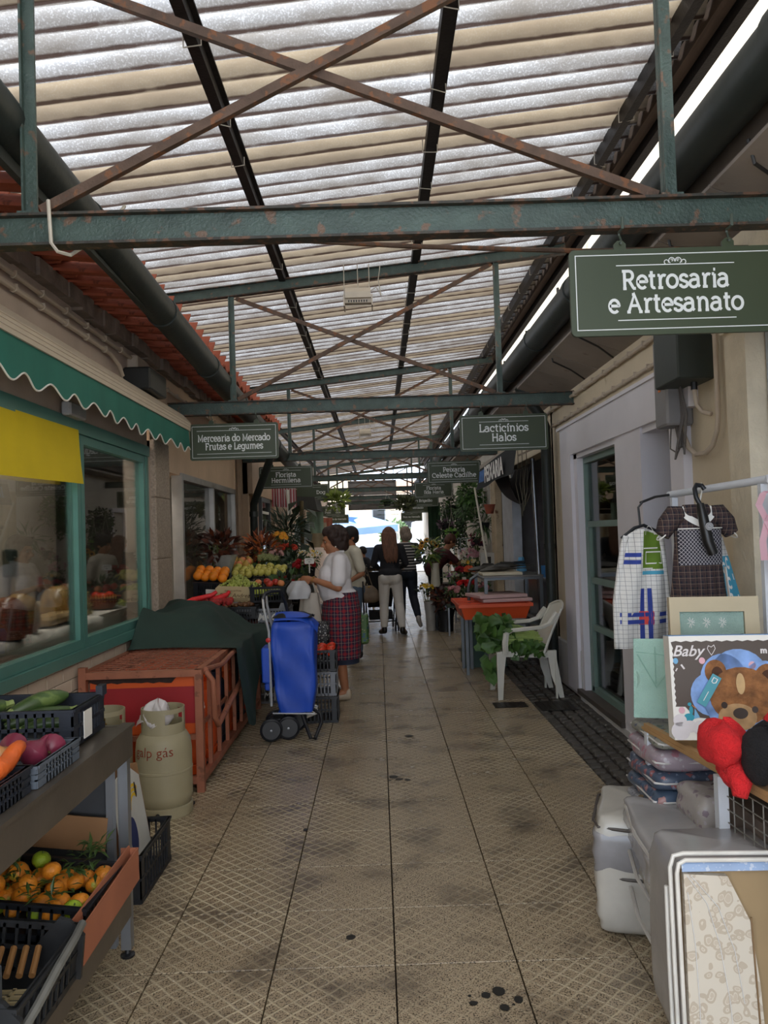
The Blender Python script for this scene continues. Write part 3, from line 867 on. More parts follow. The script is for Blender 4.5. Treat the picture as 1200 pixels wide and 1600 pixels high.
for z in (.62, 1.02, 1.50): w3.box(1.81, 1.86, 5.77, 6.86, z, z+.05)
w3.box(1.80, 1.85, 6.78, 6.84, .1, 1.5)
win3 = struct('window_3', w3, SAGE)
for (a, b) in ((.12, .62), (.67, 1.02), (1.07, 1.50), (1.55, 2.06)):
    obj('pane', MB().box(1.832, 1.836, 5.77, 6.86, a, b), GLASS, win3)
ri = MB(); ri.box(4.6, 4.7, 0, 7.9, 0, 2.8); ri.box(1.93, 4.6, 0, .1, 0, 2.8); ri.box(1.93, 4.6, 0, 7.9, 2.6, 2.7)
struct('wall_back_right', ri, mat('dim_green_room', '5d6b69', .8))
tag(obj('hanging_lamp', MB().lathe([(.05, 0), (.055, .02), (.055, .42), (.02, .44), (.006, .46), (.006, .62), (0, .62)], (2.2, 6.3, 1.74), 16), SAGE, smooth=True), 'sage green tube shade hanging just inside the shop doorway', 'lamp')
# soffit panels on the right
sfm = mat('soffit_board', '8e847c', .75, 0, .12, 3, .1, col2='7a6c64', thr=.62)
sof = struct('trim_5', MB().box(1.5, 6, -.8, 31, 2.93, 3.0).box(1.43, 1.50, -.8, 31, 2.89, 3.06), mat('soffit_frame', '5d554f', .8))
p0 = None
sp = MB(); sp.add([(1.40, 0, 2.87), (1.84, 0, 2.71), (1.84, .59, 2.71), (1.40, .59, 2.87), (1.40, 0, 2.885), (1.84, 0, 2.73), (1.84, .59, 2.73), (1.40, .59, 2.885)], [(0, 1, 2, 3), (7, 6, 5, 4), (0, 4, 5, 1), (2, 6, 7, 3), (1, 5, 6, 2), (0, 3, 7, 4)])
for j in range(22):
    if p0 is None: p0 = obj('soffit_panel', sp, sfm, sof); o = p0
    else: o = dup(p0, sof)
    o.location = (0, .2+j*.6, R.uniform(-.002, .002))
obj('soffit_far', MB().box(1.40, 1.84, 13.4, 31, 2.80, 2.83), sfm, sof)
cbm = mat('black_cable', '1c1a19', .5)
for yy in (2.9, 3.75, 4.7, 5.5, 6.3):
    o = MB().tube([(1.42, yy, 2.92), (1.44, yy, 2.83), (1.6, yy+.08, 2.775), (1.74, yy+.2, 2.72)], .007, 6)
    tag(obj('black_cable', o, cbm), 'black cable crossing the right soffit, '+{2.9: 'nearest of the five', 3.75: 'second nearest, above the shop sign', 4.7: 'middle one, left of the shop sign', 5.5: 'fourth from the camera', 6.3: 'farthest, by the second beam'}[yy], 'cable', 'black cables across the right soffit')
conduit('conduit', None, [(1.75, 3.5, 2.62), (1.75, 4.1, 2.62)], 1, .016, 'short painted conduit right of the dark green box', 'conduit')
conduit('conduit', None, [(1.745, 4.45, 2.66), (1.745, 9.5, 2.66)], 1, .015, 'upper painted conduit along the cream wall above the shop door', 'conduit', .3)
conduit('conduit', None, [(1.75, 4.5, 2.50), (1.75, 7.8, 2.50)], 1, .013, 'lower painted conduit along the cream wall above the white door head', 'conduit', .25)
# electrical boxes
eb = thing('electrical_box', 'dark green electrical box high on the cream wall under the shop sign', 'box', (1.7, 4.2, 2.25))
obj('body', MB().bbox(-.13, .07, -.14, .20, 0, .36, .008), mat('dark_green_box', '2c332e', .5, 0, .1), eb)
obj('bottom_nipple', MB().tube([(0, -.02, 0), (0, -.02, -.04)], .018, 8), BLACKP, eb)
obj('outlet_pipe', MB().tube([(0, -.02, -.03), (.01, -.02, -.12), (.03, -.04, -.16), (.06, -.08, -.18)], .012, 8), CONDUIT, eb)
eb = thing('meter_box', 'grey meter box with an orange strip below the dark green box', 'box', (1.68, 4.46, 2.05))
obj('body', MB().bbox(-.06, .09, -.09, .10, 0, .50, .012), mat('grey_box', '7f7d7e', .5, 0, .08), eb)
obj('orange_strip', MB().box(-.064, -.061, -.01, .02, .2, .42), mat('orange_label', 'd0722a', .5, 0, .2, 30), eb)
cl = MB()
for k in range(6):
    a = R.uniform(-.04, .04)
    cl.tube([(1.68+a*.4, 4.34+a, 2.30), (1.70, 4.33+a, 2.10), (1.68+R.uniform(-.02, .02), 4.36+a, 1.95-R.uniform(0, .1)), (1.71, 4.40+a, 1.93), (1.70, 4.42+a, 2.05)], .0055, 6)
cl.tube([(1.69, 4.50, 2.06), (1.69, 4.52, 1.98), (1.68, 4.5, 1.93), (1.70, 4.45, 1.90)], .004, 6)
tag(obj('cable_bundle', cl, mat('grey_cable', '5a5552', .6)), 'tangle of cables hanging below the grey meter box', 'cables')
conduit('conduit', None, [(1.71, 4.42, 2.08), (1.72, 4.40, 2.0), (1.73, 4.36, 1.92), (1.735, 4.28, 1.875), (1.735, 4.15, 1.87), (1.735, 4.06, 1.90), (1.735, 4.0, 1.97), (1.735, 3.98, 2.05), (1.735, 3.98, 2.62)], 1, .013, 'painted conduit looping in a U under the meter box', 'conduit', .42)
# fish shop interior
fi = MB(); fi.box(2.9, 3.0, 7.95, 11.7, 0, 2.8); fi.box(X0, 3.0, 11.5, 11.62, 0, 2.8); fi.box(X0, 3.0, 7.9, 11.6, 2.75, 2.8)
struct('wall_back_right', fi, mat('grey_shop_wall', '9c9590', .8))
struct('wall_right', MB().box(1.80, 1.92, 10.6, 11.45, .0, 2.3), mat('white_tiles', 'c9ced6', .35))
struct('trim_6', MB().bbox(1.70, 1.80, 11.45, 11.9, 0, 2.3, .01), mat('stained_cream', 'b7a487', .8, 0, .15, 7, .3, col2='6a4a34', thr=.62))
struct('trim_7', MB().bbox(1.72, 1.80, 7.95, 8.12, .0, 2.3, .01), mat('pale_post', 'c2b59f', .7))
dr = thing('downpipe', 'dark green downpipe at the corner of the cream shop wall', 'pipe', (1.67, 7.75, 0))
obj('pipe', MB().tube([(0, 0, .02), (0, 0, 2.5), (-.05, 0, 2.62), (-.25, 0, 2.9)], .05, 14), GUT, dr, smooth=True)
for z in (.72, 1.3): obj('collar', MB().tube([(0, 0, z), (0, 0, z+.05)], .057, 14), GUT, dr)
obj('drain_shoe', MB().tube([(0, 0, .0), (0, 0, .06)], .062, 14), GUT, dr)

# upper storey seen through the gap, and struts
uw = MB(); uw.box(4.2, 4.4, -.8, 31, 3, 7.5)
struct('wall_upper_right', uw, mat('upper_cream', 'd6cbb2', .9, 0, .1, 2, .2, col2='b29d7d', thr=.64))
for k, yy in enumerate((2.55, 3.6, 5.2, 6.7, 8.4, 10.2, 12)):
    s_ = thing('gap_strut', 'thin steel strut in the open gap above the right gutter, '+['nearest of seven', 'second from the camera', 'third from the camera', 'fourth one', 'fifth, beyond the second beam', 'sixth from the camera', 'farthest of seven'][k], 'strut', (2.0, yy, 3.005), group='struts between right gutter and roof edge')
    obj('upright', MB().bar((0, 0, 0), (0, 0, 1.06), .025, .025, up=(0, 1, 0)), BLACKST, s_)
    obj('rod', MB().tube([(0, .05, .75), (-.45, .3, .12)], .008, 6), RUST, s_)
# ------------------------------------------------------------------ hanging shop signs
SGN = mat('dark_olive_sign', '39442f', .45, 0, .06, 3)
SGT = mat('sign_lettering', 'dfe3e2', .6, 0, .01)
HOOK = mat('hook_green', '4a554c', .5)
def sign(x, y, zc, lines, label, wd=.78, ht=.32, extra=True):
    t = thing('hanging_sign', label, 'sign', (x, y, zc))
    a, h, r = wd/2, ht/2, .02
    poly = []
    for cx, cz, a0 in ((a-r, h-r, 0), (-a+r, h-r, 90), (-a+r, -h+r, 180), (a-r, -h+r, 270)):
        poly += arc(cx, cz, r, r, a0, a0+90, 5)
    b = MB(); b.prism(poly, -.008, .008, 'y')
    for sx in (-1, 1):
        b.prism([(sx*.2-.022, h-.005), (sx*.2+.022, h-.005), (sx*.2+.022, h+.02), (sx*.2+.01, h+.032), (sx*.2-.01, h+.032), (sx*.2-.022, h+.02)], -.006, .006, 'y')
    obj('board', b, SGN, t)
    tf = lambda u, v: (u, -.0095, v)
    q = MB(); i_ = .022; c_ = .006
    ribbon(q, [(-a+i_, -h+i_), (a-i_, -h+i_), (a-i_, h-i_), (-a+i_, h-i_), (-a+i_, -h+i_)], .0035, tf)
    lw = a*.56 if len(lines) < 2 or max(l[1] for l in lines) < .55 else a*.84
    for zz in (h-.062, -h+.055): ribbon(q, [(-lw, zz), (lw, zz)], .0035, tf)
    obj('border', q, SGT, t)
    q = MB(); zz = h-.054
    for s_ in (-1, 1):
        ribbon(q, [(s_*p[0], zz+p[1]) for p in arc(.012, .006, .011, .011, 200, -60, 10)], .003, tf)
        ribbon(q, [(s_*p[0], zz+p[1]) for p in arc(.032, .001, .008, .008, 200, -60, 8)], .003, tf)
        ribbon(q, [(s_*p[0], zz+p[1]) for p in arc(.011, .008, .004, .004, 0, 300, 6)], .0025, tf)
    obj('scroll_ornament', q, SGT, t)
    q = MB()
    for txt, wm, zo, em in lines:
        text_slab(q, txt, 0, zo, em, tf, width=wm)
    obj('lettering', q, SGT, t)
    top = 2.585-zc
    for sx in (-1, 1):
        hk = MB()
        hk.tube([(sx*.2, -.02, h+.018), (sx*.2, .0, h+.026), (sx*.2+.01, .012, h+.04), (sx*.2, .0, h+.055), (sx*.2, 0, max(top, h+.06))], .0045, 6)
        if top > h+.03: hk.tube([(sx*.2, .0, top), (sx*.2, -.045, top), (sx*.2, -.045, top+.04)], .006, 6)
        obj('hook', hk, HOOK, t)
    return t
E_ = .088
sign(1.125, 2.9, 2.36, [('Retrosaria', .40, .012, .092), ('e Artesanato', .50, -.075, .092)], 'nearest dark olive sign reading Retrosaria e Artesanato, at the upper right')
sign(1.14, 7.0, 2.36, [('Lacticínios', .44, .012, .088), ('Halos', .22, -.073, .088)], 'dark olive sign reading Lacticínios Halos under the second beam on the right')
sign(-1.245, 7.0, 2.355, [('Mercearia do Mercado', .64, .005, .078), ('Frutas e Legumes', .51, -.068, .078)], 'dark olive sign reading Mercearia do Mercado Frutas e Legumes at the awning end')
sign(-1.31, 11.5, 2.36, [('Florista', .30, .008, .088), ('Hermilena', .425, -.073, .088)], 'dark olive sign reading Florista Hermilena on the left under the third beam')
sign(1.13, 11.5, 2.36, [('Peixaria', .325, .008, .088), ('Celeste Cadilhe', .64, -.073, .088)], 'dark olive sign reading Peixaria Celeste Cadilhe on the right under the third beam')
sign(1.15, 16.0, 2.35, [('Florista', .30, .008, .088), ('Ilda Maria', .40, -.073, .088)], 'dark olive sign reading Florista Ilda Maria behind the fishmonger sign')
sign(-1.35, 16.0, 2.38, [('Dog', .18, -.035, .088)], 'dark olive sign ending in Dog behind the Hermilena sign')
bpy.data.objects['lettering.006'].location.x = .22
sign(1.2, 20.5, 2.32, [('ra Brigadão', .45, -.03, .088)], 'dark olive sign ending in Brigadão partly behind the Ilda Maria sign')
sign(1.25, 25.0, 2.28, [('Mercado', .40, -.03, .088)], 'dark olive sign behind the trailing basket beside the right green curtain')
sign(-1.41, 25.0, 2.26, [('Rest      do', .46, .008, .08), ('Prat     dos', .5, -.07, .08)], 'dark olive two-line sign partly hidden behind the white flowerpot')
sign(-1.45, 29.0, 2.08, [('Café do Mercado', .62, -.03, .085)] , 'dark olive sign reading Café do Mercado in front of the blue canopy')
sign(1.24, 29.0, 2.08, [('Pera no Mercado', .62, -.03, .085)], 'last dark olive sign on the right, alone before the bright exit')

# lamps hanging from the roof chords
FX = mat('beige_fixture', 'c2b6a4', .5, 0, .06)
for (x, y, z, l) in ((-.11, 6.86, 3.53, 'nearest beige floodlight hanging from the second truss'), (-.2, 15.85, 3.50, 'farther beige floodlight hanging from the fourth truss')):
    t = thing('ceiling_floodlight', l, 'lamp', (x, y, z))
    b = MB(); b.prism([(-.11, 0), (-.11, .05), (-.06, .10), (.06, .10), (.06, 0)], -.11, .11, 'x'); obj('housing', b, FX, t)
    b = MB(); b.box(-.125, .125, -.10, -.09, -.075, -.065); b.box(-.125, -.115, -.1, .06, -.075, .03); b.box(.115, .125, -.1, .06, -.075, .03); b.box(-.115, .115, -.075, .05, -.035, 0)
    obj('bracket', b, FX, t)
    b = MB()
    for k in range(8): b.box(-.085+k*.022, -.075+k*.022, -.078, -.074, -.03, -.012)
    obj('grille', b, BLACKP, t)
    b = MB()
    for sx in (-.12, 0, .1): b.tube([(sx, .02, .05), (sx, .03, .15), (sx, .05, .34)], .004, 5)
    b.tube([(.1, 0, .08), (.16, 0, .12), (.2, .02, .05), (.18, .05, .2), (.2, .08, .33)], .004, 5)
    obj('hanger_wires', b, WIRE, t)

# floor drain plates
for (x0, x1, y0_, y1_, l) in ((.94, 1.22, 6.72, 6.92, 'dark metal drain plate in the floor in front of the plastic chair'), (.97, 1.2, 9.9, 10.2, 'dark metal drain plate in the floor beside the fish stall leg'), (1.3, 1.6, 6.55, 6.9, 'larger dark metal cover between tiles and cobbles')):
    t = thing('drain_cover', l, 'drain cover', ((x0+x1)/2, (y0_+y1_)/2, 0))
    a, b_ = (x1-x0)/2, (y1_-y0_)/2
    b = MB(); b.bbox(-a, a, -b_, b_, .001, .005, .003); obj('plate', b, mat('drain_iron', '2e2a27', .5, .5, .2), t)
    b = MB()
    for k in range(7): b.box(-a+.02+k*(2*a-.05)/6, -a+.03+k*(2*a-.05)/6, -b_+.02, b_-.02, .005, .0075)
    obj('ribs', b, mat('drain_iron', '2e2a27'), t)

# ------------------------------------------------------------------ crates
def crate_mb(L_, W_, H_, n1=10, n2=6, low=False, t=.006, cut=None):
    """plastic crate, base centre at origin, L along x, W along y"""
    b = MB()
    a, w_ = L_/2, W_/2
    b.box(-a, a, -w_, w_, 0, .008)
    for sx in (-1, 1):
        for sy in (-1, 1):
            x, y = sx*a, sy*w_
            b.box(min(x, x-sx*.045), max(x, x-sx*.045), min(y, y-sy*t), max(y, y-sy*t), 0, H_)
            b.box(min(x, x-sx*t), max(x, x-sx*t), min(y, y-sy*.045), max(y, y-sy*.045), 0, H_)
    hs = [(0, .02), (H_*.5-.006, H_*.5+.006), (H_-.022, H_)]
    for sy in (-1, 1):
        for z0, z1 in hs: b.box(-a, a, sy*w_-t/2, sy*w_+t/2, z0, z1)
        for i in range(n1):
            x = -a+.05+(2*a-.1)*(i+.5)/n1
            b.box(x-.004, x+.004, sy*w_-t/2, sy*w_+t/2, 0, H_)
    for sx in (-1, 1):
        for z0, z1 in hs: b.box(sx*a-t/2, sx*a+t/2, -w_, w_, z0, z1)
        for i in range(n2):
            y = -w_+.05+(2*w_-.1)*(i+.5)/n2
            b.box(sx*a-t/2, sx*a+t/2, y-.004, y+.004, 0, H_)
    # rim
    for sy in (-1, 1): b.box(-a-.006, a+.006, sy*w_-.008, sy*w_+.008, H_-.008, H_)
    for sx in (-1, 1): b.box(sx*a-.008, sx*a+.008, -w_, w_, H_-.008, H_)
    return b
def crate(label, loc, size, m, rot=(0, 0, 0), n1=10, n2=6, card=None, name='crate', group=None):
    t = thing(name, label, 'crate', loc, group=group)
    t.rotation_euler = rot
    obj('crate_body', crate_mb(*size, n1, n2), m, t)
    if card:
        b = MB(); b.box(*card); obj('paper_card', b, PAPER, t)
    return t
BC = mat('black_crate', '1d2026', .45, 0, .15, 20)
GC = mat('grey_crate', '7c7f86', .5, 0, .1, 10)
BGC = mat('blue_grey_crate', '5b6470', .5, 0, .1, 10)
DGC = mat('dark_blue_crate', '252a34', .45, 0, .15, 20)

# fruit shapes
def ico(r, sq=1.0, dimple=.08, n=14, m=9, seg=None):
    b = MB()
    prof = []
    for i in range(m+1):
        a = PI*(i/m-.5)
        rr = r*math.cos(a) if 0 < i < m else 0.0
        z = r*sq*math.sin(a)
        if i == m: z -= r*dimple
        if i == m-1: z -= r*dimple*.2
        prof.append((rr, z))
    b.lathe(prof, n=n)
    return b
def put(protos, spots, label, cat, name, group, mats=None):
    """first spot uses a new object, the rest are copies"""
    pass
PROTO = {}
def fruit(kind, loc, label, group, s=1.0, rot=None):
    mk = FR[kind]
    rot = rot or (R.uniform(-.6, .6), R.uniform(-.6, .6), R.uniform(0, 6))
    if kind not in PROTO:
        mb, m, stem = mk()
        o = obj(kind, mb, m, smooth=True)
        if stem: obj('stem', stem[0], stem[1], o, smooth=True)
        PROTO[kind] = o
    else:
        o = dup(PROTO[kind])
    o.location = loc; o.rotation_euler = rot; o.scale = (s, s, s)
    return tag(o, label, kind.replace('_', ' '), group)
STEMM = mat('brown_stem', '5b4a2a', .8)
GSTEM = mat('green_stem', '5a6b33', .7)
def stem_mb(z, h=.012, r=.0025): return MB().tube([(0, 0, z), (.002, 0, z+h)], r, 5)
FR = {
 'orange': lambda: (ico(.042, .95), mat('orange_peel', 'f0891a', .45, 0, .08, 30, .3, 220), (stem_mb(.034, .005, .004), GSTEM)),
 'mandarin': lambda: (ico(.032, .85, .12), mat('mandarin_peel', 'e8902a', .4, 0, .2, 7, .3, 200, col2='a8a83a', thr=.6), (stem_mb(.022, .007), GSTEM)),
 'green_mandarin': lambda: (ico(.030, .88, .12), mat('green_mandarin_peel', '9bb52e', .4, 0, .15, 12, .3, 200), (stem_mb(.022, .007), GSTEM)),
 'apple': lambda: (ico(.038, .9, .3), mat('green_apple_skin', 'bdb457', .35, 0, .12, 9), (stem_mb(.02, .016), STEMM)),
 'pear': lambda: (MB().lathe([(0, -.04), (.02, -.038), (.034, -.02), (.036, 0), (.028, .02), (.017, .038), (.011, .05), (0, .054)], n=14), mat('russet_pear_skin', 'b58f3f', .5, 0, .2, 14), (stem_mb(.052, .016), STEMM)),
 'peach': lambda: (ico(.035, .92, .15), mat('peach_skin', 'dd8a5a', .55, 0, .25, 7), (stem_mb(.026, .005), STEMM)),
 'red_apple': lambda: (ico(.036, .9, .3), mat('red_apple_skin', 'b5382b', .35, 0, .3, 8), (stem_mb(.02, .014), STEMM)),
 'tomato': lambda: (ico(.036, .8, .2), mat('tomato_skin', 'd23c22', .25, 0, .1, 8), (MB().add([(0, 0, .022)]+[(p*math.cos(a*PI/5), p*math.sin(a*PI/5), .026) for a in range(10) for p in ((.022 if a % 2 else .006),)], [(0, i+1, (i+1) % 10+1) for i in range(10)]), GSTEM)),
 'red_onion': lambda: (MB().lathe([(0, -.037), (.015, -.034), (.038, -.016), (.044, .002), (.036, .02), (.016, .036), (.006, .05), (.004, .062), (0, .064)], n=16), mat('red_onion_skin', '752a40', .35, 0, .3, 5, stretch=(1, 1, .2)), (MB().lathe([(.001, -.044), (.006, -.037)], n=6), STEMM)),
 'brown_onion': lambda: (MB().lathe([(0, -.035), (.015, -.032), (.034, -.016), (.038, .002), (.032, .018), (.014, .034), (.005, .048), (0, .056)], n=14), mat('brown_onion_skin', 'c08a55', .4, 0, .25, 6), (MB().lathe([(.001, -.040), (.006, -.035)], n=6), STEMM)),
 'chestnut': lambda: (ico(.018, .85, -.25, 8, 6), mat('chestnut_skin', '6b4528', .3, 0, .4, 20), None),
}
# ------------------------------------------------------------------ steel produce stand, near left
SS = mat('stand_steel', '6f675e', .38, .55, .12, 5, .05, 40)
SS2 = mat('stand_leg_steel', '8d9197', .35, .7, .1, 5)
st_ = thing('produce_stand', 'stainless steel two-tier produce stand at the lower left', 'stand', (-1.3, 2.0, 0))
b = MB(); b.box(-.42, .36, -1.6, .93, .815, .825); b.box(.345, .372, -1.6, .95, .715, .828); b.box(.335, .38, -1.6, .955, .822, .834); b.box(-.42, .36, .925, .95, .74, .828)
obj('table_top', b, SS, st_)
b = MB(); b.box(-.42, .35, -1.6, .90, .27, .28); b.box(.362, .382, -1.6, .86, .175, .29)
obj('lower_shelf', b, SS, st_)
b = MB(); b.box(-.42, .31, .895, .905, .28, .80); obj('end_panel', b, mat('dark_panel_steel', '4a4c50', .5, .5), st_)
b = MB(); b.box(-.42, -.41, -1.6, .9, .28, .80); obj('back_panel', b, mat('dark_panel_steel', '4a4c50'), st_)
for (x, y) in ((.345, .925), (-.40, .925), (.345, -1.5), (-.4, -1.5)):
    b = MB(); b.box(x-.018, x+.018, y-.018, y+.018, .03, .80); o = obj('leg', b, SS2, st_)
    b = MB(); b.lathe([(.024, 0), (.026, .008), (.012, .014), (.008, .05), (0, .05)], (x, y, 0), 12); obj('levelling_foot', b, BLACKP, o)
b = MB(); b.box(.30, .325, .86, .89, .06, .80); b.box(.28, .29, .86, .9, .05, .17); obj('inner_upright', b, SS2, st_)
# crate A zucchini
T0 = .836
ca = crate('black crate of zucchini at the far end of the steel stand', (-1.26, 2.745, T0), (.50, .29, .125), DGC, n1=14, n2=7)
b = MB()
for sx in (-1, 1): b.box(sx*.25-.012, sx*.25+.012, .10, .145, .12, .155)
b.box(-.25, .25, .138, .146, .0, .125); obj('corner_posts', b, DGC, ca)
obj('paper_card', MB().box(.253, .256, -.06, .01, .01, .10), PAPER, ca)
ZU = mat('zucchini_skin', '3a4f28', .35, 0, .35, 9, stretch=(.3, 1, 1), col2='62753f', thr=.6)
def zucchini(p0, p1, r, label):
    p0, p1 = Vector(p0), Vector(p1)
    mid = (p0+p1)/2+Vector((0, .0, .01))
    t = thing('zucchini', label, 'zucchini', p0, group='zucchini in the black crate')
    pts = [p0.lerp(mid, a/4) for a in range(4)]+[mid.lerp(p1, a/4) for a in range(5)]
    rs = [r*.62, r*.8, r*.92, r, r, r, r*.95, r*.75, r*.35]
    obj('fruit', MB().tube([p-p0 for p in pts], rs, 10), ZU, t, smooth=True)
    d = (p0-p1).normalized()
    obj('stem', MB().tube([(0, 0, 0), d*.015, d*.03], [r*.62, r*.4, r*.45], 6), mat('zucchini_stem', '8a9a58', .6), t)
    return t
zucchini((-1.25, 2.70, .935), (-1.12, 2.84, .965), .031, 'large dark zucchini lying diagonally on top, nearest the lane')
zucchini((-1.10, 2.80, .918), (-1.26, 2.66, .900), .026, 'lighter zucchini below the diagonal one, stem toward the lane')
zucchini((-1.20, 2.66, .888), (-1.04, 2.69, .902), .022, 'thin zucchini at the right end of the crate')
zucchini((-1.32, 2.79, .945), (-1.45, 2.66, .93), .031, 'dark zucchini with pale stem at the left of the crate')
zucchini((-1.45, 2.72, .895), (-1.30, 2.67, .89), .028, 'zucchini under the others at the near side of the crate')
zucchini((-1.40, 2.80, .90), (-1.27, 2.82, .90), .028, 'zucchini at the back of the crate below the large one')
# crate B onions
crate('shallow blue-grey crate of red onions on the steel stand', (-1.20, 2.335, T0), (.50, .30, .062), BGC, n1=16, n2=9)
for (x, y, z, s) in ((-1.005, 2.42, .890, .95), (-1.02, 2.325, .895, 1.0), (-1.10, 2.38, .90, 1.0), (-1.30, 2.33, .90, 1.05), (-1.38, 2.4, .895, 1), (-1.10, 2.26, .895, .95), (-1.26, 2.24, .893, .95), (-1.36, 2.25, .89, 1)):
    fruit('red_onion', (x, y, z), 'red onion in the shallow blue-grey crate', 'red onions', s, (R.uniform(-1.3, 1.3), R.uniform(.6, 1.5), R.uniform(0, 6)))
crate('black crate of carrots nearest the camera on the steel stand', (-1.20, 2.02, T0), (.48, .29, .07), DGC, n1=16, n2=9)
CAR = mat('carrot_skin', 'e0672a', .45, 0, .15, 10, .3, 60, col2='c9895a', thr=.68)
def carrot(p0, p1, r, label):
    p0, p1 = Vector(p0), Vector(p1)
    t = thing('carrot', label, 'carrot', p0, group='carrots')
    n = 8
    rs = [r*.7, r, r*.97, r*.93, r*.87, r*.84, r*.78, r*.7, r*.35]
    obj('root', MB().tube([(p1-p0)*(i/n)+Vector((0, 0, .004*math.sin(i*1.3))) for i in range(n+1)], rs, 10), CAR, t, smooth=True)
    obj('crown', MB().tube([(0, 0, 0), (p0-p1).normalized()*.012], [r*.45, r*.3], 6), mat('carrot_crown', '6b6a35', .8), t)
carrot((-.995, 2.03, .915), (-1.015, 2.25, .945), .027, 'thick carrot lying across the crate rim toward the onions')
carrot((-1.05, 2.02, .91), (-1.10, 2.18, .915), .025, 'second carrot beside the thick one, half out of frame')
carrot((-1.05, 1.90, .90), (-1.1, 2.08, .90), .022, 'carrot low in the crate near the lane side')
fruit('brown_onion', (-1.06, 2.22, .91), 'brown onion behind the carrots at the frame edge', 'brown onions', 1)
fruit('brown_onion', (-1.13, 1.9, .90), 'brown onion in front of the carrots', 'brown onions', 1)
# lower shelf: mandarins
mcr = crate('black crate of leafy mandarins on the lower shelf', (-1.17, 2.575, .33), (.50, .33, .11), BC, rot=(0, .12, 0), n1=12, n2=8)
LEAF = mat('citrus_leaf', '3d5426', .45, 0, .25, 9)
sp_ = []
for i in range(8):
    for j in range(5):
        x = -1.37+i*.058+R.uniform(-.008, .008); y = 2.45+j*.062+R.uniform(-.008, .008)
        if R.random() < .12: continue
        z = .405-(x+1.17)*.12+R.uniform(-.01, .015)
        sp_.append((x, y, z))
for i in range(8):
    sp_.append((-1.33+.035*i, 2.50+.09*(i % 3), .452))
for k, p in enumerate(sp_):
    if k % 9 == 4: fruit('green_mandarin', p, 'greenish mandarin among the orange ones on the lower shelf', 'greenish mandarins on the lower shelf', R.uniform(.9, 1.05))
    else: fruit('mandarin', p, 'orange mandarin in the black crate on the lower shelf', 'mandarins on the lower shelf', R.uniform(.88, 1.1))
lf = MB()
for i in range(130):
    c = R.choice([(-1.02, 2.62, .46), (-.98, 2.6, .45), (-1.10, 2.50, .44), (-1.05, 2.47, .43), (-.99, 2.68, .48), (-1.2, 2.55, .46)])
    p = Vector(c)+Vector((R.gauss(0, .02), R.gauss(0, .03), R.gauss(0, .012)))
    lf.leaf(p, (R.gauss(0, 1), R.gauss(0, 1), R.gauss(.3, .5)), R.uniform(.035, .065), .012)
tag(obj('mandarin_leaves', lf, LEAF), 'sprigs of narrow green leaves lying over the mandarins', 'leaves', kind='stuff')
# cardboard lining
b = MB(); b.bar((-.925, 2.33, .345), (-.90, 2.80, .385), .006, .12, up=(0, 0, 1)); b.bar((-.895, 2.30, .33), (-.872, 2.80, .38), .005, .11); b.bar((-.93, 2.80, .38), (-.87, 2.80, .38), .006, .11); b.bar((-.96, 2.42, .36), (-.905, 2.33, .40), .05, .006)
tag(obj('cardboard_liner', b, mat('red_brown_card', 'a5664a', .8, 0, .12, 5)), 'folded reddish cardboard box edge beside the mandarin crate', 'cardboard')
b = MB(); b.bar((-1.35, 2.86, .5), (-1.0, 2.86, .46), .006, .12)
tag(obj('cardboard_flap', b, CARD), 'brown cardboard flap standing behind the mandarin crate', 'cardboard')
# near scoop crate with wooden spoons-like slats
t = thing('black_tray', 'scuffed black plastic tray with slatted sides nearest on the lower shelf', 'tray', (-1.12, 2.08, .30)); t.rotation_euler = (0, .10, 0)
b = crate_mb(.46, .40, .15, 10, 8)
b.prism([(.05, .0), (.245, .0), (.245, .12), (.20, .16), (.17, .165)], .19, .205, 'y'); b.prism([(.05, .0), (.245, .0), (.245, .12), (.20, .16), (.17, .165)], -.205, -.19, 'y')
obj('tray_body', b, mat('scuffed_black', '26282b', .5, 0, .4, 12), t)
b = MB(); b.tube([(.235, .20, .15), (.245, .12, .15), (.25, 0, .14), (.245, -.12, .10), (.23, -.2, .06)], .012, 8); obj('worn_rim', b, mat('worn_grey', '6b6b66', .6, 0, .2), t)
for k in range(9):
    q = MB().tube([(-.13+k*.034, .16, .05), (-.11+k*.034, .07, .02)], .009, 8)
    q = tag(obj('wooden_peg', q, mat('peg_wood', '9a6f42', .6, 0, .2)), 'round wooden-looking bar in the dark tray of the lower shelf', 'bar', 'pale bars in the dark tray')
    q.location = (-1.12, 2.08, .335)
b = MB()
for i in range(7):
    b.box(-.2, .2, -.18+i*.026, -.172+i*.026, 0, .008)
for i in range(11):
    b.box(-.2+i*.039, -.192+i*.039, -.18, -.01, 0, .008)
o = obj('plastic_grid', b, mat('yellowed_grid', 'a39470', .6, 0, .1)); o.location = (-1.12, 2.08, .36)
tag(o, 'yellowish plastic grid mat at the near end of the dark tray', 'mat')
b = MB(); b.bbox(-.06, .06, -.10, .10, 0, .20, .012)
o = obj('metal_block', b, mat('dull_aluminium', '6c727a', .45, .6, .1)); o.location = (-1.0, 1.86, .30)
tag(o, 'dull metal block at the near corner of the lower shelf', 'block')

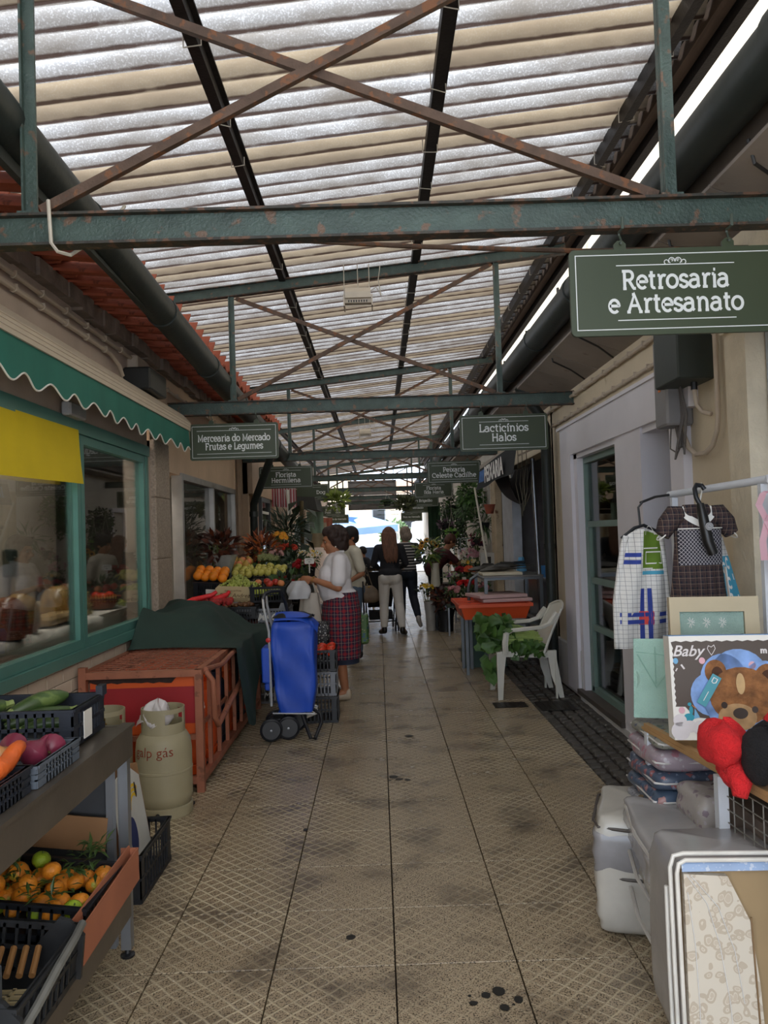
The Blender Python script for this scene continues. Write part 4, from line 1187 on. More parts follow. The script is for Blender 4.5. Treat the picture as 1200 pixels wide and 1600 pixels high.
# ------------------------------------------------------------------ banana box in black crate
crate('black crate on the floor holding a banana box', (-1.205, 3.56, 0), (.36, .46, .20), BC, n1=8, n2=9)
t = thing('banana_box', 'white and brown banana box standing tilted in the floor crate', 'box', (-1.24, 3.58, .05)); t.rotation_euler = (.0, -.16, 0)
b = MB(); b.box(-.14, .14, -.18, .18, 0, .006); b.box(-.14, -.134, -.18, .18, 0, .40); b.box(-.14, .14, .174, .18, 0, .40)
obj('brown_inside', b, CARD, t)
b = MB(); b.prism([(-.18, 0), (.18, 0), (.18, .34), (.05, .42), (-.18, .40)], .134, .140, 'x'); obj('printed_side', b, mat('box_white', 'c9c9c4', .7, 0, .05), t)
b = MB()
for k in range(3):
    ribbon(b, [(.03-p[0], .02+p[1]+.1) for p in arc(-.02, .09, .06+.018*k, .08+.02*k, 20, 130, 8)], .014, lambda u, v: (.1415, u, v))
obj('banana_print', b, mat('banana_yellow', 'e0b92c', .7), t)
b = MB(); b.prism([(-.12+p[0], .08+p[1]) for p in arc(.1, .05, .05, .08, 0, 360, 14)[:-1]], .1402, .141, 'x'); obj('blue_print', b, mat('print_blue', '2b3566', .7), t)
b = MB()
for (y, z) in ((.09, .30), (-.1, .10)): b.prism([(y+p[0], z+p[1]) for p in arc(0, 0, .012, .035, 0, 360, 12)[:-1]], .1403, .142, 'x')
obj('hand_hole', b, mat('hole_dark', '2a1d14', .9), t)

# ------------------------------------------------------------------ gas cylinder
GASM = mat('cream_gas_paint', '9d9478', .5, 0, .06, 4, col2='6f5f48', thr=.72, bump=.1, bscale=30)
def cylinder(loc, label, m, text=None, bag=False, name='gas_cylinder', s=1.0):
    t = thing(name, label, 'gas cylinder', loc)
    t.scale = (s, s, s)
    pr = [(.0, .03), (.10, .03), (.14, .06), (.152, .10), (.152, .115), (.152, .228), (.152, .237), (.155, .24), (.155, .25), (.152, .253), (.152, .262), (.152, .345), (.151, .36), (.145, .405), (.125, .44), (.09, .462), (.03, .47), (0, .47)]
    obj('tank', MB().lathe(pr, n=36), m, t, smooth=True)
    obj('foot_ring', MB().lathe([(.135, 0), (.15, .002), (.152, .055), (.142, .06), (.138, .05), (.132, .01), (.135, 0)], n=32), m, t, smooth=True)
    ho = MB()
    for a in (20, 150, 270):
        ho.ell((.151*math.cos(math.radians(a)), .151*math.sin(math.radians(a)), .03), (.012, .012, .012), 8, 6)
    obj('drain_holes', ho, DARK, t)
    c = MB(); NN = 40
    def ring(z0, z1, a0, a1, r0=.112, r1=.118):
        v = []; f = []
        m_ = 20
        for i in range(m_+1):
            a = math.radians(a0+(a1-a0)*i/m_)
            for r_, z in ((r0, z0), (r1, z0), (r1, z1), (r0, z1)):
                v.append((r_*math.cos(a), r_*math.sin(a), z))
        for i in range(m_):
            for k in range(4):
                f.append((i*4+k, i*4+(k+1) % 4, (i+1)*4+(k+1) % 4, (i+1)*4+k))
        f += [(0, 1, 2, 3), (m_*4+3, m_*4+2, m_*4+1, m_*4)]
        c.add(v, f)
    ring(.44, .50, -180, 180)
    ring(.50, .575, -190, -70); ring(.50, .575, -10, 10); ring(.50, .575, 60, 140)
    ring(.555, .58, -190, 150)
    obj('collar_guard', c, m, t, smooth=True)
    obj('valve', MB().lathe([(.02, .465), (.02, .50), (.012, .505), (.012, .53), (0, .532)], n=10), mat('brass', '8d7440', .4, .8), t)
    if text:
        tm_ = text_font('lettering', text, .075, (0, 0, 0), (0, 0, 0), mat('faded_red', 'a5432f', .7, 0, .2, 30), t, bold=-.0005)
        me = tm_.data
        for v in me.vertices:
            a = -PI/2+v.co.x/.153-.15
            z = .34+v.co.y
            rr = .1538-max(0, z-.36)*.15
            v.co = Vector((rr*math.cos(a), rr*math.sin(a), z))
    return t
cylinder((-1.225, 4.44, 0), 'cream gas cylinder with faded red lettering standing before the orange cage', GASM, 'galp gás')
bg_ = MB()
def bagf(u, v):
    a = 2*PI*u
    r_ = .085*(1-v)**.4*(1+.22*math.sin(a*4+v*9))+.004
    return (-1.265+r_*math.cos(a)+.02*v, 4.42+r_*math.sin(a), .50+.115*v+.018*math.sin(a*5+v*3))
bg_.grid(bagf, 28, 8)
PLW = mat('thin_white_plastic', 'cfc9c9', .35, 0, .05, 10)
tag(obj('plastic_bag', bg_, PLW, smooth='all'), 'crumpled white plastic bag stuffed in the top of the cream gas cylinder', 'bag')
cylinder((-1.55, 4.42, 0), 'second cream gas cylinder mostly hidden behind the produce stand', GASM)

# ------------------------------------------------------------------ orange gas cage
OR = mat('rust_orange_frame', '9a6048', .6, .1, .15, 10, .15, 60, col2='7a4c38', thr=.6)
cg = thing('gas_cage', 'rust orange steel gas cylinder cage along the left wall', 'cage', (-1.45, 5.9, 0))
x0, x1, y0_, y1_, zt = -.34, .35, -1.12, 1.12, .725
for x in (x0, x1):
    for y in (y0_, y1_):
        b = MB(); b.box(x-.022, x+.022, y-.022, y+.022, 0, zt+(.03 if x == x0 else 0)); obj('corner_post', b, OR, cg)
b = MB()
for z in (zt, .09): 
    b.box(x0, x1, y0_-.02, y0_+.02, z-.04, z); b.box(x0, x1, y1_-.02, y1_+.02, z-.04, z)
    b.box(x0-.02, x0+.02, y0_, y1_, z-.04, z); b.box(x1-.02, x1+.02, y0_, y1_, z-.04, z)
b.box(x0, x1, y0_-.012, y0_+.012, .31, .34)
obj('rails', b, OR, cg)
b = MB()
for i in range(1, 12): b.bar((x0+.7*i/12, y0_, zt-.012), (x0+.7*i/12, y1_, zt-.012), .006, .006)
for i in range(1, 30): b.bar((x0, y0_+2.24*i/30, zt-.008), (x1, y0_+2.24*i/30, zt-.008), .007, .007)
obj('mesh_top', b, OR, cg)
b = MB()
for i in range(1, 5): b.box(x0, x1, y0_+2.24*i/5-.012, y0_+2.24*i/5+.012, .03, .05)
b.box(x0, x1, y0_, y1_, .045, .052); obj('cage_floor', b, OR, cg)
for i in range(1, 8):
    y = y0_+2.24*i/8
    b = MB(); b.box(x1-.012, x1+.012, y-.016, y+.016, .06, zt-.03); obj('upright_bar', b, OR, cg)
b = MB()
for (ya, yb) in ((y0_+.1, -.1), (.15, 1.0)):
    b.box(x1-.006, x1+.006, ya, yb, .375, .40)
obj('mid_rail', b, OR, cg)
b = MB(); b.tube([(x1+.03, y0_+.05, zt-.02), (x1+.07, y0_+.06, zt-.08), (x1+.075, y0_+.07, .42), (x1+.08, y0_+.14, .36), (x1+.075, y0_+.3, .37), (x1+.06, .4, .52), (x1+.05, .95, .60), (x1+.05, 1.08, .66), (x1+.02, 1.12, .70)], .018, 10)
b.tube([(x1+.03, y0_+.05, zt-.01), (x1+.055, y0_+.4, zt-.04), (x1+.06, y0_+1.0, zt-.01)], .016, 8)
obj('swing_bar', b, OR, cg, smooth=True)
# end panel: orange and red with flaking black
b = MB(); b.box(x0+.03, x1-.03, y0_+.03, y0_+.036, .34, .685); obj('end_sign', b, mat('orange_sheet', 'd2571c', .5, 0, .06), cg)
b = MB(); b.box(x0+.03, x1-.03, y0_+.026, y0_+.0298, .40, .62); obj('red_band', b, mat('crimson_paint', '9c1f26', .5, 0, .1, 4), cg)
b = MB(); pl = [(x0+.03, .685), (.22, .685), (.20, .668)]+[(.18-.036*i, .652+R.uniform(-.010, .004)) for i in range(14)]+[(x0+.03, .66)]
b.prism(pl, y0_+.022, y0_+.0255, 'y'); obj('flaking_black', b, mat('flaking_black', '33201a', .8, 0, .3, 30), cg)
OG = mat('orange_gas_paint', 'd8541c', .4, 0, .08, 4, col2='6e2c14', thr=.74)
BG = mat('navy_gas_paint', '232c3d', .4, 0, .08, 4)
k = 0
for iy, (yy) in enumerate((5.04, 5.40, 5.76, 6.12, 6.48, 6.80)):
    for ix, xx in enumerate((-1.28, -1.62)):
        m_ = OG if iy in (0, 1, 3, 5) or ix == 1 else BG
        if m_ is OG: l = ('orange gas cylinder in the cage, %s row on the %s side' % (['nearest', 'second', 'third', 'fourth', 'fifth', 'rearmost'][iy], 'lane' if ix == 0 else 'wall'))
        else: l = 'navy gas cylinder in the cage, %s row on the lane side' % ['nearest', 'second', 'third', 'fourth', 'fifth', 'rearmost'][iy]
        cylinder((xx, yy, .054), l, m_)
o = text_font('number_mark', 'a', .10, (-1.135, 5.02, .44), (PI/2, 0, PI/2*.75), PAPER, None, bold=.003)
tag(o, 'white letter painted on the nearest orange cylinder in the cage', 'lettering')

# dark green cloth over the cage
CL = mat('dark_green_cloth', '1c332d', .85, 0, .15, 3, .15, 300)
ct = MB()
def clothf(u, v):
    # u along y, v across x (-1.80 .. -1.06, then falling over the lane side)
    sm = lambda e0, e1, q: (lambda k: k*k*(3-2*k))(min(1, max(0, (q-e0)/(e1-e0))))
    y = 5.60+1.40*u
    s = v*1.35
    hill = .23*sm(0, .30, u)*(1-sm(.27, .50, v))*(1-.15*sm(.7, 1, u))
    if s < .74:
        x = -1.785+s; z = .74+hill
    else:
        f = (s-.74)
        x = -1.045+.03*math.sin(u*9)*f+.10*f+.03; z = .74+hill-f*(.60+.30*math.sin(u*3.2+1.9)+.12*math.sin(u*13))
        x += .25*sm(.5, 1, u)*f
    fold = .028*math.sin(9*u+5*v+2*math.sin(3*v))*min(1, hill/.15+.15)+.010*math.sin(25*u-9*v)*min(1, hill/.1+.2)+.014*math.sin(29*v+7*u)*hill*3
    y += .05*math.sin(v*7)*(1-u)
    x += .012*math.sin(20*u)*(s > .74)
    return (x, y, z+max(fold, -.012) if s > .74 else max(z+fold, .738))
ct.grid(clothf, 80, 60)
tag(obj('green_cloth', ct, CL, smooth='all'), 'dark green cloth thrown over the back of the orange cage', 'cloth')
# ------------------------------------------------------------------ goods behind the teal window
WCL = mat('white_tablecloth', 'e2ded8', .85, 0, .06, 4, .2, 20)
tb = thing('window_table', 'long table under a white cloth behind the teal window', 'table', (-2.49, 4.6, 0))
b = MB(); b.box(-.38, .38, -1.7, 1.35, .93, .95); obj('tabletop', b, WOODL, tb)
for x in (-.33, .33):
    for y in (-1.6, 1.28): obj('leg', MB().box(x-.025, x+.025, y-.025, y+.025, 0, .93), WOODL, tb)
b = MB()
def tcl(u, v):
    y = -1.72+3.12*u
    s = v*1.5
    if s < .80: return (-.40+s, y, .955)
    f = s-.80
    return (.40+.03*math.sin(y*14)*f*1.6+.02*f+.05*f*math.sin(y*5), y+.12*f*max(0, u-.9)*10*.4, .955-f)
b.grid(tcl, 90, 24)
o = obj('tablecloth', b, WCL, smooth='all'); o.location = (-2.49, 4.6, 0.002)
tag(o, 'white cloth draped to the floor over the window table', 'tablecloth')
ZT = .96
def wine(x, y, label, cap):
    t = thing('wine_bottle', label, 'bottle', (x, y, ZT))
    obj('glass_body', MB().lathe([(.036, 0), (.038, .01), (.038, .19), (.03, .22), (.014, .245), (.013, .30), (.015, .305), (0, .305)], n=16), mat('dark_bottle', '15120f', .15, 0, .1), t, smooth=True)
    obj('capsule', MB().lathe([(.0155, .235), (.0155, .31), (0, .311)], n=14), mat(cap, cap, .4), t)
    obj('paper_label', MB().lathe([(.0385, .05), (.0385, .14)], n=16), mat('label_cream', 'cfc5a8', .6), t)
wine(-2.42, 5.70, 'wine bottle with a dark red capsule behind the teal window', '6a2420')
wine(-2.38, 5.86, 'wine bottle with a black capsule beside the red-capped one', '202024')
BSK = mat('wicker', '8a4f34', .7, 0, .3, 40, .6, 120)
def basket(x, y, r, h, label):
    t = thing('wicker_basket', label, 'basket', (x, y, ZT))
    obj('bowl', MB().lathe([(0, 0), (r*.7, 0), (r, h), (r*1.04, h), (r*.95, h-.004), (r*.68, .01), (0, .01)], n=20), BSK, t)
    b = MB(); b.tube([(r*1.02*math.cos(a*PI/10), r*1.02*math.sin(a*PI/10), h+.004*(a % 2)) for a in range(20)], .009, 6, closed=True); obj('rim', b, BSK, t)
    return t
basket(-2.30, 5.83+.75, .15, .09, 'wicker basket of tomatoes in the farther teal window pane')
for k, (x, y) in enumerate(((-2.25, 6.5), (-2.33, 6.58), (-2.24, 6.64), (-2.36, 6.66))):
    fruit('tomato', (x, y, ZT+.10), 'tomato in the wicker basket behind the window', 'tomatoes in the window basket', 1.2)
# wall of the table only reaches 5.95: second low table
t2 = thing('window_table', 'second cloth-covered table in the farther window pane', 'table', (-2.49, 6.7, 0))
obj('tabletop', MB().box(-.38, .36, -.68, .40, .91, .95), WCL, t2)
b = MB(); b.grid(lambda u, v: (.37+.02*math.sin(u*25)*v, -.68+1.08*u, .95-v*.9), 30, 8); b.grid(lambda u, v: (.37-.75*u, .40+.02*math.sin(u*20)*v, .95-v*.9), 20, 8); b.grid(lambda u, v: (-.38+.75*u, -.68, .95-v*.9), 8, 3)
obj('cloth_skirt', b, WCL, t2, smooth='all')
def packet(x, y, sx, sy, sz, m, label, rz=0, name='packet', z=ZT):
    b = MB(); b.bbox(-sx/2, sx/2, -sy/2, sy/2, 0, sz*.9, .006)
    b.prism([(-sx/2, sz*.9), (sx/2, sz*.9), (sx*.42, sz), (-sx*.42, sz)], -.004, .004, 'y')
    o = obj(name, b, m); o.location = (x, y, z); o.rotation_euler = (0, 0, rz)
    return tag(o, label, name)
packet(-2.34, 5.02, .16, .06, .19, mat('navy_packet', '27304f', .35, 0, .3, 20), 'dark blue printed packet standing in the near window pane', 1.2)
packet(-2.40, 4.70, .14, .08, .16, mat('clear_packet', 'c9c4ba', .2, 0, .2, 12), 'pale cellophane packet at the left frame edge', .8)
packet(-2.47, 4.52, .10, .08, .17, mat('green_lid_packet', '2e6b45', .5, 0, .2), 'green-topped tub at the far left of the window table', .3, 'tub')
for k, (x, y, z, s) in enumerate(((-2.22, 5.28, ZT+.05, .6), (-2.20, 5.55, ZT+.06, .8))):
    o = obj('cheese_tray', MB().bbox(-.1, .1, -.15, .15, 0, .06, .02), mat('cellophane_tan', 'b2956a', .25, 0, .3, 14)); o.location = (x, y, ZT+.01)
    tag(o, ['cellophane-wrapped tan package in the near pane, left of the two', 'cellophane-wrapped tan package closer to the mullion'][k], 'package')
for k, (y, z) in enumerate(((5.98, 0), (6.06, 0), (6.0, .09))):
    o = obj('small_box', MB().bbox(-.03, .03, -.03, .03, 0, .085, .003), mat('yellow_carton', 'd6c184', .6, 0, .1, 20)); o.location = (-2.22+.0, y, ZT+z)
    obj('seal', MB().lathe([(.012, 0), (.012, .001), (0, .001)], n=10), mat('brown_print', '5a3a22'), o); o.children[0].rotation_euler = (0, PI/2, 0); o.children[0].location = (.031, 0, .05)
    tag(o, ['left pale yellow carton on the window table', 'right pale yellow carton on the window table', 'pale yellow carton stacked on the other two'][k], 'carton')
# gift baskets
for k, (x, y, r) in enumerate(((-2.30, 5.72, .13), (-2.35, 6.02, .11), (-2.22, 4.92, .12), (-2.15, 4.62, .11))):
    b = MB(); b.lathe([(r*.8, 0), (r, .07), (r*.95, .16), (r*.7, .21), (r*.3, .24), (0, .235)], n=18)
    o = obj('gift_package', b, mat('gift_wrap%d' % (k % 2), ['9a7a45', '7a4a33'][k % 2], .25, 0, .45, 18), smooth=True); o.location = (x, y, ZT)
    obj('base_basket', MB().lathe([(r*.82, -.0), (r*1.03, .06), (r*1.0, .06), (r*.8, 0)], n=18), BSK, o)
    tag(o, ['wrapped gift hamper in front of the wine bottles', 'dark wrapped hamper right of the wine bottles', 'wrapped hamper beside the navy packet', 'low red-brown hamper at the left frame edge'][k], 'hamper')
t = thing('wall_telephone', 'dark green wall telephone with hanging cord inside the grocery', 'telephone', (-2.91, 6.3, 1.25))
obj('body', MB().bbox(-.04, .04, -.06, .06, 0, .22, .015), mat('phone_green', '20332e', .5), t)
obj('cord', MB().tube([(.02, -.05, .02), (.02, -.07, -.12), (.02, -.03, -.22), (.02, .04, -.22)], .008, 6), BLACKP, t)
b = MB(); b.box(-3.05, -2.95, 3.0, 7.3, 0, 2.6); struct('wall_screen_left', b, mat('pale_partition', 'a8a094', .8, 0, .06))
GR = mat('green_grape', 'a3ad55', .25, 0, .12, 12)
def grapes(loc, n, spread, label, m=GR, r=.013, name='grape_bunch'):
    t = thing(name, label, 'grapes', loc)
    b = MB()
    for i in range(n):
        a = R.uniform(0, 2*PI); q = R.random()**.6
        b.ell((spread[0]*q*math.cos(a), spread[1]*q*math.sin(a), spread[2]*(1-q*q)*R.uniform(.5, 1)), r*R.uniform(.9, 1.1), 7, 5)
    o = obj('berries', b, m, t, smooth='all'); o['kind'] = 'stuff'
    obj('stalk', MB().tube([(0, 0, spread[2]*.6), (.01, .01, spread[2]+.02), (.03, .02, spread[2]+.035)], .003, 5), STEMM, t)
    return t
grapes((-2.28, 6.86, ZT), 60, (.10, .10, .08), 'green grapes at the far end of the window table')

# ------------------------------------------------------------------ street produce display (y 7.3 - 9.6, left)
disp = thing('display_bench', 'dark stepped bench carrying the fruit crates', 'bench', (-1.3, 8.2, 0))
DKW = mat('dark_bench_board', '35302b', .7, 0, .2, 6)
b = MB(); b.box(-.52, .42, -.62, -.18, .585, .61); obj('front_board', b, DKW, disp)
b = MB(); b.bar((-.52, -.42, .80), (.42, -.42, .80), .02, .02); b.bar((-.05, -.62, .79), (-.05, .9, 1.051), .92, .02, up=(0, 0, 1)); obj('sloping_board', b, DKW, disp)
for x in (-.5, .39):
    for (y, h) in ((-.58, .585), (-.2, .85), (.85, 1.035)):
        obj('leg', MB().box(x-.02, x+.02, y-.02, y+.02, 0, h), STEEL, disp)
# crates on the floor under the front
crate('black crate with yellow printing under the grey fruit crate', (-1.12, 7.45, .18), (.56, .36, .22), BC)
o = text_font('crate_print', 'GLUMPOILA', .05, (-1.02, 7.265, .30), (PI/2, 0, 0), mat('yellow_print', 'b3a23c', .7)); tag(o, 'yellow printing on the black crate under the grey one', 'lettering')
crate('grey crate with white letters on the floor beneath the black crates', (-1.05, 7.40, .0), (.52, .36, .17), GC)
o = text_font('crate_print', 'MAC', .075, (-1.0, 7.21, .05), (PI/2, 0, 0), PAPER, shear=.25); tag(o, 'white MAC lettering on the grey floor crate', 'lettering')
crate('empty black crate between the floor crates and the grey crate', (-1.15, 7.46, .395), (.56, .36, .262), BC)
mac = crate('grey MAC crate with a cut-down corner at the front of the display', (-1.13, 7.66, .66), (.53, .34, .17), GC, rot=(.0, 0, -.03), n1=16)
for pl in ([(-.265, .17), (-.265, .24), (-.20, .24), (-.17, .17)], [(.265, .17), (.265, .22), (.20, .22), (.18, .17)]): obj('raised_corner', MB().prism(pl, -.175, -.165, 'y'), GC, mac)
obj('name_plate', MB().box(-.02, .16, -.180, -.174, .045, .135), GC, mac)
o = text_font('lettering', 'MAC', .085, (.07, -.182, .065), (PI/2, 0, 0), PAPER, mac, bold=.003, shear=.3)
b = MB()
for k in range(40): b.ell((-.22+R.random()*.44, -.12+R.random()*.24, .03+R.random()*.06), .025, 6, 5)
o = obj('chestnuts_inside', b, mat('dusky_red', '7a4a42', .5, 0, .3), mac); o['kind'] = 'stuff'
sm = crate('small grey basket crate beside the shopper', (-.66, 7.64, .68), (.18, .28, .15), GC, n1=5)
crate('black crate of net-bagged onions behind the green cloth', (-1.62, 7.42, .70), (.50, .36, .15), BC)
crate('black crate holding chestnuts next to the red net bags', (-1.32, 7.50, .755), (.34, .30, .11), BC)
NET = mat('red_net', 'c02a2c', .5, 0, .25, 50, .8, 160, col2='8a3a34', thr=.5)
def netbag(loc, rz, L_, label):
    t = thing('net_bag', label, 'net bag', loc, rz)
    b = MB()
    for k in range(28): b.ell((R.uniform(-L_/2, L_/2), R.uniform(-.07, .07), R.uniform(.02, .07)), .03, 7, 5)
    o = obj('contents', b, NET, t, smooth='all'); o['kind'] = 'stuff'
    b = MB(); b.tube([(-L_*.5, .0, .05), (-L_*.2, -.02, .085), (L_*.3, .0, .12), (L_*.42, .02, .15)], [.016, .026, .022, .016], 10); obj('twisted_neck', b, mat('bright_red_net', 'dc2a30', .5, 0, .15, 60), t, smooth=True)
netbag((-1.66, 7.38, .86), 0, .34, 'red net bag of onions with a bright twisted neck')
netbag((-1.52, 7.50, .85), .2, .24, 'darker red net bag lying to the right of the bright one')
for k in range(34):
    fruit('chestnut', (-1.33+R.uniform(-.13, .13), 7.48+R.uniform(-.11, .11), .865+R.uniform(0, .02)), 'chestnut in the black crate beside the red net bags', 'chestnuts', 1.1)
# orange crate
oc = crate('black crate of oranges tilted toward the lane', (-1.68, 7.98, .935), (.34, .30, .19), BC, rot=(.28, .06, .12), n1=12, card=(-.05, .06, -.158, -.153, .06, .12))
k = 0
for i in range(4):
    for j in range(3):
        fruit('orange', (-1.80+i*.082+R.uniform(-.008, .008), 7.86+j*.088, 1.14+j*.026+R.uniform(-.01, .012)-.008*i), 'orange heaped in the tilted black crate', 'oranges', R.uniform(1.05, 1.18))
# grape box
gb = thing('grape_box', 'pale printed cardboard box of green grapes tilted toward the lane', 'box', (-1.395, 7.78, .92), -.10); gb.rotation_euler = (.22, .04, -.1)
CB = mat('pale_box_card', 'c7b78e', .7, 0, .06, 5)
b = MB(); b.box(-.175, .175, -.13, .13, 0, .005); b.box(-.175, .175, -.13, -.125, 0, .13); b.box(-.175, .175, .125, .13, 0, .13); b.box(-.175, -.17, -.13, .13, 0, .13); b.box(.17, .175, -.13, .13, 0, .13)
obj('box_walls', b, CB, gb)
obj('front_flap', MB().prism([(-.175, .125), (.17, .125), (.15, .15), (-.14, .155)], -.129, -.126, 'y'), CB, gb)
text_font('script_print', "Sant' Andrea", .058, (.01, -.133, .045), (PI/2, 0, 0), mat('brown_print', '5a3a22', .7), gb, shear=.3)
text_font('small_print', 'Supermercati Frutta', .02, (.0, -.133, .105), (PI/2, 0, 0), mat('brown_print', '5a3a22'), gb)
b = MB()
for k in range(3): b.box(-.14, .14, -.1335, -.131, .012+k*.010, .015+k*.010)
obj('print_lines', b, mat('brown_print', '5a3a22'), gb)
for k, (x, y, z) in enumerate(((-1.46, 7.78, 1.02), (-1.34, 7.80, 1.02), (-1.24, 7.76, .99), (-1.40, 7.90, 1.06))):
    grapes((x, y, z), 90, (.11, .10, .08), ['left bunch of green grapes in the printed box', 'middle bunch of green grapes in the printed box', 'bunch of grapes spilling over the right end of the printed box', 'bunch of green grapes at the back of the printed box'][k])
# pear crate
crate('black crate of green pears at the lane corner of the display', (-1.06, 7.72, .90), (.34, .30, .15), BC, rot=(.12, 0, -.05), n1=9)
GP = mat('lime_fruit_skin', 'b5bf4d', .4, 0, .15, 9)
FR['green_pear'] = lambda: (MB().lathe([(0, -.04), (.02, -.038), (.034, -.02), (.036, 0), (.028, .02), (.017, .038), (.011, .05), (0, .054)], n=14), GP, (stem_mb(.052, .016), STEMM))
for k in range(16):
    fruit('green_pear', (-1.19+.065*(k % 5)+R.uniform(-.01, .01), 7.64+(k//5)*.07, .96+R.uniform(0, .02)), 'green pear in the black corner crate', 'green pears', .9)
for (x, y, z, kd) in ((-1.10, 7.78, 1.07, 'red_apple'), (-1.19, 7.80, 1.06, 'peach'), (-1.02, 7.8, 1.06, 'red_apple'), (-.96, 7.74, 1.05, 'peach'), (-1.06, 7.66, 1.05, 'red_apple')):
    fruit(kd, (x, y, z), {'red_apple': 'red apple lying on top of the corner crate', 'peach': 'peach lying on top of the corner crate'}[kd], {'red_apple': 'red apples on the corner crate', 'peach': 'peaches on the corner crate'}[kd])
# back rows: shallow trays of apples, pears
crate('black tray of yellow-green apples behind the grapes', (-1.25, 8.35, .98), (.60, .34, .12), BC, rot=(.2, 0, 0))
crate('black tray of russet pears behind the oranges', (-1.58, 8.62, 1.04), (.40, .34, .12), BC, rot=(.2, 0, 0))
for i in range(8):
    for j in range(4):
        fruit('apple', (-1.50+i*.070+R.uniform(-.012, .012), 8.22+j*.08, 1.115+j*.018+R.uniform(0, .03)), 'yellow-green apple in the tray behind the grapes', 'yellow-green apples', R.uniform(.95, 1.1))
for i in range(5):
    for j in range(4):
        kd = 'pear' if (i+j) % 3 else 'peach'
        fruit(kd, (-1.72+i*.075, 8.48+j*.08, 1.185+j*.015+R.uniform(0, .04)), {'pear': 'russet pear in the tray behind the oranges', 'peach': 'blushed peach among the russet pears'}[kd], {'pear': 'russet pears', 'peach': 'peaches among the russet pears'}[kd], 1.1)
b = MB(); b.box(-.16, .16, -.1, .1, 0, .09)
o = obj('grey_cardboard_box', b, mat('grey_card', '55534c', .8)); o.location = (-1.18, 8.0, .97); tag(o, 'low dark cardboard box between the apples and the pear crate', 'box')

# ------------------------------------------------------------------ stack of crates by the shopper
crate('bottom black crate of the stack beside the blue trolley', (-.60, 6.55, 0), (.46, .30, .21), BC, n1=12)
crate('grey-blue middle crate of the stack beside the blue trolley', (-.60, 6.55, .215), (.45, .30, .19), GC, n1=12, card=(-.06, 0, -.158, -.154, .04, .10))
crate('top black crate of tomatoes beside the blue trolley', (-.60, 6.55, .41), (.45, .30, .17), BC, n1=12)
for i in range(6):
    for j in range(4):
        fruit('tomato', (-.79+i*.074+R.uniform(-.008, .008), 6.44+j*.073, .55+R.uniform(0, .03)), 'red tomato in the top crate of the stack', 'tomatoes', 1.1)
o = obj('crumpled_paper', MB().add([(0, 0, 0), (.09, .01, .03), (.10, -.01, .10), (.02, .02, .12), (.05, -.03, .06)], [(0, 1, 4), (1, 2, 4), (2, 3, 4), (3, 0, 4), (3, 2, 1, 0)]), PAPER); o.location = (-.62, 6.36, .05)
tag(o, 'crumpled white paper in front of the bottom crate', 'paper')

# ------------------------------------------------------------------ blue shopping trolley
BL = mat('royal_blue_nylon', '1c4cbc', .5, 0, .12, 5, .15, 14)
tr = thing('shopping_trolley', 'royal blue wheeled shopping trolley with chrome handle and black wheels', 'trolley', (-.66, 6.02, 0))
b = MB()
def bag(u, v):
    a = 2*PI*u
    z = .20+.67*v
    w_ = .150+.016*v; d = .115+.02*v
    c, s = math.cos(a), math.sin(a)
    e = .26
    x = w_*math.copysign(abs(c)**e, c); y = d*math.copysign(abs(s)**e, s)
    ple = .014*max(0, math.sin(x*38+1.2))*(.25+.75*v) if s < 0 else 0
    y -= ple
    x += .008*math.sin(v*9+y*12)*v
    y += .006*math.sin(v*13+x*25)
    k = .82+.18*min(1, v*4); x *= k
    if v > .94: x *= 1-.1*(v-.94)/.06; y *= 1-.15*(v-.94)/.06
    return (x+.01-.01*v, y, z)
b.grid(bag, 120, 40)
b.prism([(-.12, -.10), (.12, -.10), (.12, .10), (-.12, .10)], .195, .205)
obj('bag_body', b, BL, tr, smooth='all')
b = MB()
b.grid(lambda u, v: (-.16+.32*u+.03, -.15+.30*v, .955-.14*(u-.3)**2*2-.05*abs(v-.5)**2*4-.02*math.sin(u*5)), 16, 12)
o = obj('lid_flap', b, BL, tr, smooth='all')
b = MB(); b.grid(lambda u, v: (-.15+.30*u, -.13+.26*v, .90+.03*math.sin(u*7)*math.sin(v*6)), 12, 12); obj('drawn_lining', b, mat('black_lining', '0f1114', .7), tr, smooth='all')
b = MB(); b.bbox(-.235, -.17, -.11, .10, .42, .68, .01); b.bbox(-.22, -.17, -.08, .08, .36, .42, .01); obj('side_pocket', b, BL, tr)
b = MB()
for s_ in (-1, 1):
    b.tube([(-.17, s_*.10, .25), (-.175, s_*.10, .80), (-.21, s_*.095, .98), (-.215, s_*.085, 1.05)], .010, 8)
b.tube([(-.16, -.12, .20), (.15, -.13, .19), (.16, .12, .19), (-.16, .12, .20)], .006, 6)
obj('chrome_frame', b, mat('bright_chrome', 'cfd2d8', .2, .5, .02), tr, smooth=True)
b = MB(); b.tube([(-.215, -.085, 1.04), (-.20, -.075, 1.08), (-.16, -.05, 1.095), (-.10, .02, 1.09), (-.07, .06, 1.02), (-.05, .085, .92), (-.05, .09, .80)], .014, 8); obj('handle_grip', b, BLACKP, tr, smooth=True)
obj('red_button', MB().lathe([(.018, 0), (.018, .014), (0, .018)], n=12), mat('red_plastic', 'c02a2c', .4), tr)
bt = [o for o in tr.children if o.name.startswith('red_button')][0]; bt.location = (-.178, -.115, .74); bt.rotation_euler = (PI/2, 0, 0)
